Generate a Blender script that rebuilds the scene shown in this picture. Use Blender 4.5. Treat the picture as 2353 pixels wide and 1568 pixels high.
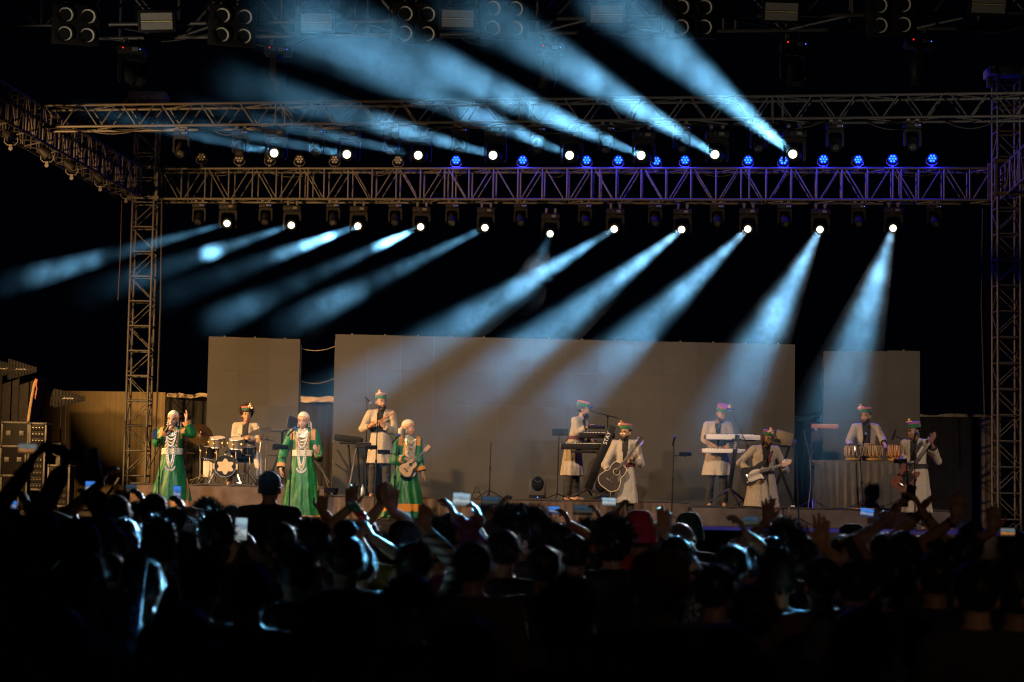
import bpy, bmesh, math, random
import numpy as np
from mathutils import Vector, Matrix, Quaternion, noise as mnoise

R = math.radians
random.seed(7)
SC = bpy.context.scene
COL = SC.collection
for _o in list(bpy.data.objects):
    bpy.data.objects.remove(_o)

# ------------------------------------------------------------------ camera
FOC = 4575.0                       # focal length in units of a 2353 px wide frame (70 mm on 36 mm)
CAM_Z = 1.9
PITCH = math.atan((1133 - 784) / FOC)
ROLL = 0.018
_f = Vector((0, math.cos(PITCH), math.sin(PITCH)))
_u0 = Vector((0, -math.sin(PITCH), math.cos(PITCH)))
_r0 = Vector((1, 0, 0))
CAM_R = _r0 * math.cos(ROLL) + _u0 * math.sin(ROLL)
CAM_U = _u0 * math.cos(ROLL) - _r0 * math.sin(ROLL)
CAM_F = _f
CAM_P = Vector((0, 0, CAM_Z))
cam_data = bpy.data.cameras.new('camera')
cam = bpy.data.objects.new('camera', cam_data)
COL.objects.link(cam)
cam.matrix_world = Matrix((
    (CAM_R.x, CAM_U.x, -CAM_F.x, CAM_P.x),
    (CAM_R.y, CAM_U.y, -CAM_F.y, CAM_P.y),
    (CAM_R.z, CAM_U.z, -CAM_F.z, CAM_P.z),
    (0, 0, 0, 1)))
cam_data.sensor_width = 36
cam_data.lens = 70
cam_data.clip_start = 0.1
cam_data.clip_end = 600
cam_data.dof.use_dof = True
cam_data.dof.focus_distance = 33.5
cam_data.dof.aperture_fstop = 3.5
SC.camera = cam


def ray(x, y):
    return CAM_F + CAM_R * ((x - 1176.5) / FOC) + CAM_U * ((784 - y) / FOC)


def at(x, y, Y):
    """World point at depth Y metres seen at photo pixel x, y (2353 px wide frame)."""
    d = ray(x, y)
    return CAM_P + d * (Y / d.y)


def a4(x, y, Y):
    return at(x / 1.7407, y / 1.7407, Y)


# ------------------------------------------------------------------ world, exposure
world = bpy.data.worlds.new('World')
SC.world = world
world.use_nodes = True
_bg = world.node_tree.nodes['Background']
_bg.inputs[0].default_value = (0.25, 0.4, 1.0, 1)
_bg.inputs[1].default_value = 0.0009
SC.view_settings.view_transform = 'Standard'
SC.view_settings.look = 'None'
SC.view_settings.exposure = 0
SC.view_settings.gamma = 1
SC.view_settings.use_curve_mapping = False
cy = SC.cycles
cy.use_denoising = True
cy.max_bounces = 4
cy.diffuse_bounces = 2
cy.glossy_bounces = 2
cy.transmission_bounces = 3
cy.volume_bounces = 0
cy.transparent_max_bounces = 6
cy.sample_clamp_indirect = 3
cy.filter_width = 1.2
cy.sample_clamp_direct = 0
cy.caustics_reflective = False
cy.caustics_refractive = False


def spot(name, loc, aim, power, col, size, blend=0.5, radius=0.05):
    d = bpy.data.lights.new(name, 'SPOT')
    d.energy = power
    d.color = col
    d.spot_size = R(size)
    d.spot_blend = blend
    d.shadow_soft_size = radius
    o = bpy.data.objects.new(name, d)
    COL.objects.link(o)
    o.location = loc
    o.rotation_euler = (Vector(aim) - Vector(loc)).to_track_quat('-Z', 'Y').to_euler()
    return o


# stage wash lamps out of frame, and fill lamps added for trusses, tower and crowd
spot('amber_wash_lamp', (-12.0, 28.6, 5.6), (-1.6, 38.5, 3.2), 11500, (1.0, 0.53, 0.19), 74, 0.8, 0.15)
spot('front_wash_lamp', (-1.5, 22.0, 7.9), (-0.8, 33.5, 2.2), 4300, (1.0, 0.73, 0.49), 44, 0.6, 0.15)
spot('right_wash_lamp', (7.5, 21.5, 7.8), (4.8, 34.5, 2.3), 2800, (1.0, 0.74, 0.55), 46, 0.6, 0.15)
spot('truss_fill_lamp', (-10.5, 21.5, 2.6), (0.5, 27.0, 8.9), 1500, (1.0, 0.82, 0.6), 52, 0.7, 0.1)  # added fill from below left to lift the front truss and blinders
spot('right_truss_fill_lamp', (10.8, 21.0, 2.4), (4.5, 33.0, 8.3), 1500, (1.0, 0.86, 0.72), 44, 0.7, 0.1)  # added neutral fill so the right trusses and tower show
spot('tower_fill_lamp', (-9.3, 38.2, 1.9), (-7.2, 40.6, 4.2), 420, (1.0, 0.56, 0.18), 80, 0.7, 0.1)  # added amber fill for the lower part of the left tower
spot('crowd_fill_lamp', (5.0, -10.0, 7.0), (1.0, 13.5, 1.7), 480, (1.0, 0.62, 0.36), 15, 0.6, 0.2)  # unseen weak warm fill added behind the camera for the crowd's backs
spot('singer_spot_lamp', (-6.0, 21.5, 7.6), (-4.6, 31.2, 2.4), 3000, (0.98, 0.94, 0.9), 20, 0.7, 0.1)


# ------------------------------------------------------------------ materials
def mat(name, col, rough=0.6, metal=0.0, var=0.25, scale=12.0, bump=0.0, bscale=60.0, spec=0.5, emit=None, es=0.0, sheen=0.0):
    m = bpy.data.materials.get(name)
    if m:
        return m
    m = bpy.data.materials.new(name)
    m.use_nodes = True
    nt = m.node_tree
    b = nt.nodes['Principled BSDF']
    b.inputs['Roughness'].default_value = rough
    b.inputs['Metallic'].default_value = metal
    b.inputs['Specular IOR Level'].default_value = spec
    if sheen:
        b.inputs['Sheen Weight'].default_value = sheen
    tc = nt.nodes.new('ShaderNodeTexCoord')
    if var > 0:
        n = nt.nodes.new('ShaderNodeTexNoise')
        n.inputs['Scale'].default_value = scale
        n.inputs['Detail'].default_value = 4
        nt.links.new(tc.outputs['Object'], n.inputs['Vector'])
        r = nt.nodes.new('ShaderNodeValToRGB')
        lo = [max(0, c * (1 - var)) for c in col]
        hi = [min(1, c * (1 + var)) for c in col]
        r.color_ramp.elements[0].position = 0.3
        r.color_ramp.elements[1].position = 0.7
        r.color_ramp.elements[0].color = (*lo, 1)
        r.color_ramp.elements[1].color = (*hi, 1)
        nt.links.new(n.outputs['Fac'], r.inputs['Fac'])
        nt.links.new(r.outputs['Color'], b.inputs['Base Color'])
    else:
        b.inputs['Base Color'].default_value = (*col, 1)
    if bump > 0:
        n2 = nt.nodes.new('ShaderNodeTexNoise')
        n2.inputs['Scale'].default_value = bscale
        n2.inputs['Detail'].default_value = 3
        nt.links.new(tc.outputs['Object'], n2.inputs['Vector'])
        bp = nt.nodes.new('ShaderNodeBump')
        bp.inputs['Strength'].default_value = bump
        bp.inputs['Distance'].default_value = 0.01
        nt.links.new(n2.outputs['Fac'], bp.inputs['Height'])
        nt.links.new(bp.outputs['Normal'], b.inputs['Normal'])
    if emit:
        b.inputs['Emission Color'].default_value = (*emit, 1)
        b.inputs['Emission Strength'].default_value = es
        m.cycles.emission_sampling = 'NONE'
    return m


STEEL = mat('scuffed_aluminium', (0.085, 0.081, 0.077), 0.55, 0.4, 0.45, 7)
BLACKM = mat('black_painted_metal', (0.010, 0.010, 0.011), 0.55, 0.0, 0.3, 15, spec=0.15)
BLACKP = mat('black_plastic', (0.008, 0.008, 0.009), 0.55, 0, 0.3, 20, spec=0.15)
DARKG = mat('dark_grey_plastic', (0.05, 0.05, 0.055), 0.5, 0, 0.3, 20)
CHROME = mat('chrome', (0.75, 0.73, 0.7), 0.22, 1.0, 0.1, 5)
BRASS = mat('brass', (0.72, 0.48, 0.16), 0.3, 1.0, 0.2, 12)
RUBBER = mat('rubber_cable', (0.02, 0.02, 0.02), 0.7, 0, 0.2, 10)
GREYC = mat('pale_cable', (0.22, 0.18, 0.14), 0.7, 0, 0.2, 10)


# ------------------------------------------------------------------ mesh helpers
class MB:
    def __init__(s):
        s.v = []
        s.f = []
        s.m = []

    def add(s, vs, fs, mi=0):
        o = len(s.v)
        s.v += [tuple(v) for v in vs]
        s.f += [tuple(i + o for i in f) for f in fs]
        s.m += [mi] * len(fs)
        return s

    def box(s, c, d, mi=0, rot=None):
        hx, hy, hz = d[0] / 2, d[1] / 2, d[2] / 2
        vs = [Vector((x, y, z)) for z in (-hz, hz) for y in (-hy, hy) for x in (-hx, hx)]
        if rot is not None:
            vs = [rot @ v for v in vs]
        vs = [v + Vector(c) for v in vs]
        return s.add(vs, [(0, 2, 3, 1), (4, 5, 7, 6), (0, 1, 5, 4), (2, 6, 7, 3), (0, 4, 6, 2), (1, 3, 7, 5)], mi)

    def bbox(s, c, d, bev=0.01, mi=0, rot=None):
        """box with chamfered edges"""
        bm = bmesh.new()
        bmesh.ops.create_cube(bm, size=1)
        for v in bm.verts:
            v.co = Vector((v.co.x * d[0], v.co.y * d[1], v.co.z * d[2]))
        bmesh.ops.bevel(bm, geom=bm.edges[:], offset=bev, segments=2, affect='EDGES', profile=0.6)
        bm.verts.index_update()
        vs = [(rot @ v.co if rot is not None else v.co) + Vector(c) for v in bm.verts]
        s.add(vs, [tuple(v.index for v in f.verts) for f in bm.faces], mi)
        bm.free()
        return s

    def tube(s, p0, p1, r0, r1=None, n=8, mi=0, cap=True):
        r1 = r0 if r1 is None else r1
        p0, p1 = Vector(p0), Vector(p1)
        d = (p1 - p0)
        if d.length < 1e-6:
            return s
        q = d.to_track_quat('Z', 'Y')
        vs = []
        for p, r in ((p0, r0), (p1, r1)):
            for i in range(n):
                a = 2 * math.pi * i / n
                vs.append(p + q @ Vector((r * math.cos(a), r * math.sin(a), 0)))
        fs = [(i, (i + 1) % n, n + (i + 1) % n, n + i) for i in range(n)]
        if cap:
            fs += [tuple(reversed(range(n))), tuple(range(n, 2 * n))]
        return s.add(vs, fs, mi)

    def path(s, pts, r, n=6, mi=0, closed=False):
        """one continuous tube along points; r number or list"""
        pts = [Vector(p) for p in pts]
        N = len(pts)
        rs = r if isinstance(r, (list, tuple)) else [r] * N
        vs = []
        up = None
        for i, p in enumerate(pts):
            a = pts[(i - 1) % N] if (i > 0 or closed) else p
            b = pts[(i + 1) % N] if (i < N - 1 or closed) else p
            t = (b - a).normalized()
            if up is None:
                up = t.orthogonal().normalized()
            up = (up - t * up.dot(t))
            up = up.normalized() if up.length > 1e-6 else t.orthogonal().normalized()
            w = t.cross(up)
            for k in range(n):
                an = 2 * math.pi * k / n
                vs.append(p + (up * math.cos(an) + w * math.sin(an)) * rs[i])
        fs = []
        for i in range(N if closed else N - 1):
            j = (i + 1) % N
            for k in range(n):
                fs.append((i * n + k, i * n + (k + 1) % n, j * n + (k + 1) % n, j * n + k))
        if not closed:
            fs += [tuple(reversed(range(n))), tuple(range((N - 1) * n, N * n))]
        return s.add(vs, fs, mi)

    def lathe(s, prof, M=None, n=20, mi=0, mis=None):
        """profile [(r, z)] spun round local z, closed at r=0 ends"""
        M = M or Matrix()
        vs = []
        idx = []
        for r, z in prof:
            if r < 1e-6:
                idx.append([len(vs)])
                vs.append(M @ Vector((0, 0, z)))
            else:
                st = len(vs)
                for i in range(n):
                    a = 2 * math.pi * i / n
                    vs.append(M @ Vector((r * math.cos(a), r * math.sin(a), z)))
                idx.append(list(range(st, st + n)))
        o = len(s.v)
        s.v += [tuple(v) for v in vs]
        for j in range(len(prof) - 1):
            A, B = idx[j], idx[j + 1]
            m_ = mis[j] if mis else mi
            for i in range(n):
                i2 = (i + 1) % n
                if len(A) == 1 and len(B) == 1:
                    continue
                if len(A) == 1:
                    f = (A[0], B[i2], B[i])
                elif len(B) == 1:
                    f = (A[i], A[i2], B[0])
                else:
                    f = (A[i], A[i2], B[i2], B[i])
                s.f.append(tuple(k + o for k in f))
                s.m.append(m_)
        return s

    def ell(s, c, r, mi=0, rot=None, n=12, k=8):
        vs = []
        c = Vector(c)
        rr = Vector(r) if not isinstance(r, (int, float)) else Vector((r, r, r))
        prof = [(math.sin(math.pi * j / k), -math.cos(math.pi * j / k)) for j in range(k + 1)]
        prof[0] = (0, -1)
        prof[-1] = (0, 1)
        M = Matrix.Translation(c) @ (rot.to_4x4() if rot is not None else Matrix()) @ Matrix.Diagonal((rr.x, rr.y, rr.z, 1))
        return s.lathe(prof, M, n, mi)

    def prism(s, outline, M, t, mi=0, mside=None):
        """outline [(x, y)] (counter-clockwise) extruded along local z from -t/2 to t/2"""
        n = len(outline)
        vs = [M @ Vector((x, y, -t / 2)) for x, y in outline] + [M @ Vector((x, y, t / 2)) for x, y in outline]
        s.add(vs, [tuple(reversed(range(n))), tuple(range(n, 2 * n))], mi)
        o = len(s.v) - 2 * n
        for i in range(n):
            j = (i + 1) % n
            s.f.append((o + i, o + j, o + n + j, o + n + i))
            s.m.append(mi if mside is None else mside)
        return s

    def mesh(s, name, mats, smooth=True, ang=40):
        me = bpy.data.meshes.new(name)
        me.from_pydata(s.v, [], s.f)
        for m in (mats if isinstance(mats, (list, tuple)) else [mats]):
            me.materials.append(m)
        if max(s.m, default=0) > 0:
            me.polygons.foreach_set('material_index', s.m)
        me.update()
        if smooth:
            me.polygons.foreach_set('use_smooth', [True] * len(me.polygons))
            me.set_sharp_from_angle(angle=R(ang))
        return me

    def build(s, name, mats, parent=None, smooth=True, ang=40, M=None):
        return obj(name, s.mesh(name, mats, smooth, ang), parent, M)


def obj(name, me, parent=None, M=None):
    o = bpy.data.objects.new(name, me)
    COL.objects.link(o)
    if parent:
        o.parent = parent
    if M is not None:
        o.matrix_local = M
    return o


def tag(o, label=None, cat=None, group=None, kind=None):
    if label:
        o['label'] = label
    if cat:
        o['category'] = cat
    if group:
        o['group'] = group
    if kind:
        o['kind'] = kind
    return o


def thing(name, label, cat, loc=(0, 0, 0), rz=0.0, group=None, scale=1.0):
    o = bpy.data.objects.new(name, None)
    o.empty_display_size = 0.1
    COL.objects.link(o)
    o.location = loc
    o.rotation_euler = (0, 0, rz)
    o.scale = (scale,) * 3
    return tag(o, label, cat, group)


def T(x, y, z):
    return Matrix.Translation((x, y, z))


def frame(p, zdir, xhint=(1, 0, 0)):
    """4x4 with local z along zdir, local x near xhint, origin p"""
    z = Vector(zdir).normalized()
    x = Vector(xhint)
    x = (x - z * x.dot(z)).normalized()
    y = z.cross(x)
    return Matrix(((x.x, y.x, z.x, p[0]), (x.y, y.y, z.y, p[1]), (x.z, y.z, z.z, p[2]), (0, 0, 0, 1)))


ORD = ['first', 'second', 'third', 'fourth', 'fifth', 'sixth', 'seventh', 'eighth', 'ninth', 'tenth', 'eleventh', 'twelfth',
       'thirteenth', 'fourteenth', 'fifteenth', 'sixteenth', 'seventeenth', 'eighteenth', 'nineteenth', 'twentieth']
_unit = MB().tube((0, 0, 0), (0, 0, 1), 1, n=10).mesh('tube', STEEL)


def member(name, p0, p1, r, parent):
    """a tube as its own object; all share one mesh"""
    p0, p1 = Vector(p0), Vector(p1)
    d = p1 - p0
    M = frame(p0, d, (0.3, 0.9, 0.2)) @ Matrix.Diagonal((r, r, d.length, 1))
    return obj(name, _unit, parent, M)


# ------------------------------------------------------------------ ground, stage
STAGE_Z = 1.42
g = MB().add([(-150, -20, 0), (150, -20, 0), (150, 300, 0), (-150, 300, 0)], [(0, 1, 2, 3)])
tag(g.build('ground', mat('bare_earth', (0.06, 0.05, 0.04), 0.95, 0, 0.4, 3)), kind='structure', label='dark bare earth ground under the crowd')
STAGEB = mat('stage_black_carpet', (0.03, 0.028, 0.026), 0.9, 0, 0.3, 30)
DECK = mat('scuffed_stage_deck', (0.03, 0.025, 0.021), 0.85, 0, 0.3, 8, spec=0.2)
SKIRT = mat('brown_stage_skirt', (0.075, 0.052, 0.042), 0.9, 0, 0.3, 4)


def skirt_pts(x0, x1, z0, z1, y, n, amp, seed, yaw=0.0):
    """pleated cloth sheet facing -y with thickness"""
    rnd = random.Random(seed)
    ph = [rnd.uniform(0, 6.28) for _ in range(4)]
    fr = n * 2 * math.pi / max(0.1, (x1 - x0))
    N = int(n * 8)
    K = 5
    vs, fs = [], []
    for layer in (0, 1):
        for i in range(N + 1):
            x = x0 + (x1 - x0) * i / N
            for k in range(K + 1):
                t = k / K
                w = amp * (0.25 + 0.75 * t)
                dy = w * (math.sin(fr * x + ph[0] + 0.7 * math.sin(x * 2.1 + ph[1])) + 0.4 * math.sin(fr * 1.73 * x + ph[2]))
                vs.append((x, y + dy + layer * 0.006, z1 + (z0 - z1) * t))
    W = K + 1
    L = (N + 1) * W
    for i in range(N):
        for k in range(K):
            a = i * W + k
            fs.append((a, a + 1, a + W + 1, a + W))
            fs.append((L + a, L + a + W, L + a + W + 1, L + a + 1))
    for i in range(N):
        for k in (0, K):
            a = i * W + k
            fs.append((a, a + W, L + a + W, L + a))
    return vs, fs


st = thing('stage', 'raised stage deck behind the crowd with brown skirt', 'stage', (0, 28.6, 0))
MB().box((0, 6, STAGE_Z - 0.06), (17, 12, 0.12)).build('deck', DECK, st, False)
vs, fs = skirt_pts(-8.5, 8.5, 0.0, STAGE_Z - 0.002, -0.05, 40, 0.02, 3)
MB().add(vs, fs).build('skirt', SKIRT, st)
for i in range(9):
    MB().box((-8 + 2 * i, 0.3, (STAGE_Z - 0.12) / 2), (0.08, 0.08, STAGE_Z - 0.122)).build('leg', STEEL, st)


def riser(x0, x1, yf, yb, z, label, seed, pleats=20, amp=0.018, skm=None):
    w = x1 - x0
    r = thing('riser', label, 'riser', ((x0 + x1) / 2, yf, STAGE_Z), 0, 'risers on the stage')
    h = z - STAGE_Z
    MB().box((0, (yb - yf) / 2, h - 0.04), (w, yb - yf, 0.08)).build('deck', STAGEB, r, False)
    vs, fs = skirt_pts(-w / 2, w / 2, 0.003, h - 0.004, -0.03, pleats, amp, seed)
    MB().add(vs, fs).build('skirt', skm or SKIRT, r)
    MB().path([(-w / 2 + w * i / 40, -0.02 + 0.012 * math.sin(i * 1.7), h + 0.012 + 0.01 * math.sin(i * 0.9)) for i in range(41)],
              0.018, 6).build('edge_roll', STAGEB, r)
    for x in (-w / 2 + 0.05, w / 2 - 0.05):
        for y in (0.1, yb - yf - 0.1):
            MB().box((x, y, (h - 0.08) / 2), (0.06, 0.06, h - 0.082)).build('leg', STEEL, r)
    return r


DRUM_Z, MID_Z, RIGHT_Z = 1.93, 1.78, 1.72
_xl = lambda x, Y: at(x, 1120, Y).x
riser(_xl(300, 33.6), _xl(745, 33.6), 33.6, 36.4, DRUM_Z, 'tall brown skirted riser under the drum kit', 1, 6, 0.006)
riser(_xl(752, 33.7), _xl(1585, 33.7), 33.7, 36.8, MID_Z, 'long brown skirted riser under the flute player and black keyboards', 2, 44, 0.01)
riser(_xl(1592, 32.8), _xl(2190, 32.8), 32.8, 36.6, RIGHT_Z, 'black edged riser under the white keyboards and hand drums', 3, 8, 0.01,
      mat('dark_riser_skirt', (0.09, 0.075, 0.075), 0.9, 0, 0.25, 4))

# ------------------------------------------------------------------ LED walls
def led_mat():
    m = bpy.data.materials.new('led_panel_face')
    m.use_nodes = True
    nt = m.node_tree
    b = nt.nodes['Principled BSDF']
    b.inputs['Roughness'].default_value = 0.62
    b.inputs['Specular IOR Level'].default_value = 0.35
    tc = nt.nodes.new('ShaderNodeTexCoord')
    oi = nt.nodes.new('ShaderNodeObjectInfo')
    n = nt.nodes.new('ShaderNodeTexNoise')
    n.inputs['Scale'].default_value = 2.5
    nt.links.new(tc.outputs['Object'], n.inputs['Vector'])
    mx = nt.nodes.new('ShaderNodeMath')
    mx.operation = 'MULTIPLY_ADD'
    mx.inputs[1].default_value = 0.009
    mx.inputs[2].default_value = 0.034
    nt.links.new(oi.outputs['Random'], mx.inputs[0])
    ad = nt.nodes.new('ShaderNodeMath')
    ad.operation = 'MULTIPLY_ADD'
    ad.inputs[1].default_value = 0.016
    nt.links.new(n.outputs['Fac'], ad.inputs[0])
    nt.links.new(mx.outputs[0], ad.inputs[2])
    cb = nt.nodes.new('ShaderNodeCombineColor')
    for i in range(3):
        nt.links.new(ad.outputs[0], cb.inputs[i])
    nt.links.new(cb.outputs[0], b.inputs['Base Color'])
    return m


LED = led_mat()


def led_wall(x0, y0, x1, y1, Y0, Y1, cols, rows, zb, label):
    a, b = at(x0, y0, Y0), at(x1, y1, Y1)
    wall = thing('led_wall', label, 'screen', ((a.x + b.x) / 2, (Y0 + Y1) / 2, zb), 0, 'video walls behind the band')
    L = (b - a)
    w = Vector((L.x, L.y, L.z)) / cols
    h = ((a.z + b.z) / 2 - zb) / rows
    wl = L.length / cols
    pm = MB().bbox((0, 0.04, 0), (wl - 0.0008, 0.08, h - 0.0008), 0.0006).mesh('led_panel', LED, False)
    rnd = random.Random(int(x0))
    xd = L.normalized()
    org = wall.location
    for i in range(cols):
        for j in range(rows):
            p = a + w * (i + 0.5) - Vector((0, 0, h * (j + 0.5))) - org
            M = frame(p, (0, 0, 1), xd) @ Matrix.Rotation(rnd.gauss(0, 0.0007), 4, 'Z') @ Matrix.Rotation(rnd.gauss(0, 0.0008), 4, 'X')
            obj('led_panel', pm, wall, M)
        p = a + w * (i + 0.5) - org
        MB().box((p.x, p.y + 0.04, p.z + 0.012), (0.03, 0.03, 0.024)).build('lifting_eye', DARKG, wall, False)
    for i in range(0, cols + 1):
        p = a + w * i - org
        m = MB().tube((p.x, p.y + 0.16, p.z - 0.1), (p.x, p.y + 0.16, STAGE_Z - zb), 0.02)
        m.build('support_pole', STEEL, wall)
    return wall


led_wall(480, 773, 690, 780, 37.2, 37.3, 3, 5, 1.55, 'narrow blank video wall left of the wide one, behind the drummer')
led_wall(771, 768, 1827, 792, 37.0, 37.2, 14, 5, 1.62, 'wide blank video wall behind the middle of the stage')
led_wall(1893, 808, 2114, 806, 37.4, 37.4, 3, 5, 1.5, 'narrow blank video wall on the right behind the hand drum player')

# ------------------------------------------------------------------ trusses
def truss(name, label, p0, p1, h, w, n, pat, r=0.025, rb=0.012, up=(0, 0, 1)):
    """box truss from p0 to p1 (its bottom near-side chord line), height h along up, width w away from the camera"""
    p0, p1 = Vector(p0), Vector(p1)
    t = thing(name, label, 'truss', p0)
    u = p1 - p0
    L = u.length
    u = u.normalized()
    z = Vector(up).normalized()
    z = (z - u * z.dot(u)).normalized()
    s = z.cross(u)
    if s.y < 0:
        s = -s
    P = lambda d, a, b: u * d + z * (h * a) + s * (w * b)
    for a in (0, 1):
        for b in (0, 1):
            member('chord', P(0, a, b), P(L, a, b), r, t)
    B = L / n
    for b in (0, 1):
        for i in range(n + 1):
            if pat == 'N' or i % 6 == 0:
                member('upright', P(i * B, 0, b), P(i * B, 1, b), rb * 1.35, t)
                if i % 6 == 0 and 0 < i < n:
                    member('upright', P(i * B + 0.16, 0, b), P(i * B + 0.16, 1, b), rb * 1.35, t)
            if i < n:
                e = 0.06
                if pat == 'N':
                    d = (1, 0) if i % 2 == 0 else (0, 1)
                    member('brace', P(i * B + e, d[0], b), P(i * B + B - e, d[1], b), rb, t)
                else:
                    member('brace', P(i * B + e, 1, b), P(i * B + B / 2 - e * 0.4, 0, b), rb, t)
                    member('brace', P(i * B + B / 2 + e * 0.4, 0, b), P(i * B + B - e, 1, b), rb, t)
    for a in (0, 1):
        for i in range(n):
            d = (0, 1) if i % 2 == 0 else (1, 0)
            member('brace', P(i * B, a, d[0]), P(i * B + B, a, d[1]), rb, t)
    t['ax'] = 0
    return t


def atz(x, y, z):
    d = ray(x, y)
    return CAM_P + d * ((z - CAM_Z) / d.z)


def truss_px(name, label, xa, ya, xb, yb, z, h, w, n, pat, **k):
    """both ends given by pixel of the bottom near chord, at height z"""
    return truss(name, label, atz(xa, ya, z), atz(xb, yb, z), h, w, n, pat, **k)


ZG = 7.72
rear_a, rear_b = atz(362, 457, ZG), atz(2288, 460, ZG)
truss('rear_truss', 'grey rear truss of square bays between the two towers, carrying blue lamps', rear_a, rear_b, 0.62, 0.5, 34, 'N', r=0.027, rb=0.014)
mid_a, mid_b = atz(95, 292, 7.86), atz(2380, 266, 7.86)
truss('middle_truss', 'zigzag braced truss across the picture above the rear truss', mid_a, mid_b, 0.36, 0.42, 24, 'W', r=0.025, rb=0.013)
fr_a, fr_b = atz(-40, 60, 8.05), atz(2420, 28, 8.05)
truss('front_truss', 'nearest truss along the top edge carrying blinders and strobes', fr_a, fr_b, 0.8, 0.8, 17, 'N', r=0.028, rb=0.018)
sl_a, sl_b = atz(-70, 232, ZG), atz(322, 452, ZG)
truss('side_truss', 'amber lit side truss running back to the left tower', sl_a, sl_b, 0.6, 0.5, 22, 'N', r=0.026, rb=0.014)
sr_a, sr_b = atz(2420, 352, ZG), atz(2300, 458, ZG)
truss('side_truss', 'dim side truss at the right edge meeting the right tower', sr_a, sr_b, 0.6, -0.5, 10, 'N', r=0.026, rb=0.014)


def tower(xb, yb, Y, ztop, label, w):
    b = at(xb, yb, Y)
    t = thing('tower', label, 'tower', (b.x, b.y, 0))
    H = ztop
    for a in (-1, 1):
        for c in (-1, 1):
            member('leg', (a * w / 2, c * w / 2, 0), (a * w / 2, c * w / 2, H), 0.026, t)
    n = int(H / 0.5)
    for i in range(n + 1):
        z = 0.1 + i * (H - 0.2) / n
        z2 = 0.1 + (i + 1) * (H - 0.2) / n
        for c in (-1, 1):
            member('rung', (-w / 2, c * w / 2, z), (w / 2, c * w / 2, z), 0.018, t)
            member('rung', (c * w / 2, -w / 2, z), (c * w / 2, w / 2, z), 0.018, t)
            if i < n:
                s = 1 if (i % 2 == 0) else -1
                member('brace', (-s * w / 2, c * w / 2, z + 0.04), (s * w / 2, c * w / 2, z2 - 0.04), 0.011, t)
                member('brace', (c * w / 2, -s * w / 2, z + 0.04), (c * w / 2, s * w / 2, z2 - 0.04), 0.011, t)
    MB().bbox((0, 0, H + 0.08), (w + 0.34, w + 0.1, 0.16), 0.02).build('head_block', mat('grey_steel_plate', (0.2, 0.19, 0.17), 0.6, 0.4), t)
    k = MB().lathe([(0, -0.05), (0.14, -0.05), (0.14, 0.05), (0, 0.05)], T(-w / 2 - 0.2, 0, H - 0.12) @ Matrix.Rotation(R(90), 4, 'X'), 16)
    (k if xb < 1000 else MB().bbox((-w / 2 - 0.1, 0, H - 0.1), (0.12, 0.14, 0.2), 0.02)).build('chain_motor', mat('orange_motor', (0.2, 0.1, 0.05), 0.6) if xb < 1000 else DARKG, t)
    for a in (-1, 1):
        for c in (-1, 1):
            MB().box((a * (w / 2 + 0.05), c * (w / 2 + 0.05), ZG + 0.3), (0.05, 0.05, 0.72)).build('sleeve_post', STEEL, t, False)
    for dz in (0, 0.62):
        MB().box((0, -w / 2 - 0.06, ZG + dz), (w + 0.2, 0.04, 0.06)).build('sleeve_bar', STEEL, t, False)
    return t


tower(313, 1115, 40.2, 9.75, 'amber lit lattice tower on the left between the curtain and the singer', 0.43)
tower(2313, 1115, 37.6, 10.0, 'grey lattice tower at the right edge of the stage', 0.43)
# ------------------------------------------------------------------ lamps
LENS_ON = mat('lit_lens', (0.9, 0.9, 0.9), 0.3, 0, 0, emit=(0.96, 1.0, 0.88), es=5)
LENS_RIM = mat('lit_lens_rim', (0.9, 0.9, 0.9), 0.3, 0, 0, emit=(0.62, 0.78, 0.42), es=0.9)
LENS_OFF = mat('dark_lens', (0.04, 0.045, 0.05), 0.08, 0, 0, spec=1.0)
BLUE_ON = mat('blue_led', (0.0, 0.0, 0.02), 0.6, 0, 0, spec=0.0, emit=(0.04, 0.30, 1.0), es=2.2)
BLUE_HALO = mat('blue_lit_lens', (0.0, 0.0, 0.02), 0.6, 0, 0, spec=0.0, emit=(0.0, 0.008, 1.0), es=0.9)
LED_OFF = mat('unlit_led', (0.30, 0.28, 0.25), 0.2, 0, 0, spec=0.8)
SCREEN_DIM = mat('fixture_display', (0.1, 0.1, 0.1), 0.3, 0, 0.1)
DOT_BLUE = mat('blue_pilot_light', (0, 0, 0), 0.5, 0, 0, emit=(0.08, 0.15, 1.0), es=4)
DOT_RED = mat('red_pilot_light', (0, 0, 0), 0.5, 0, 0, emit=(1.0, 0.02, 0.02), es=2)


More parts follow.
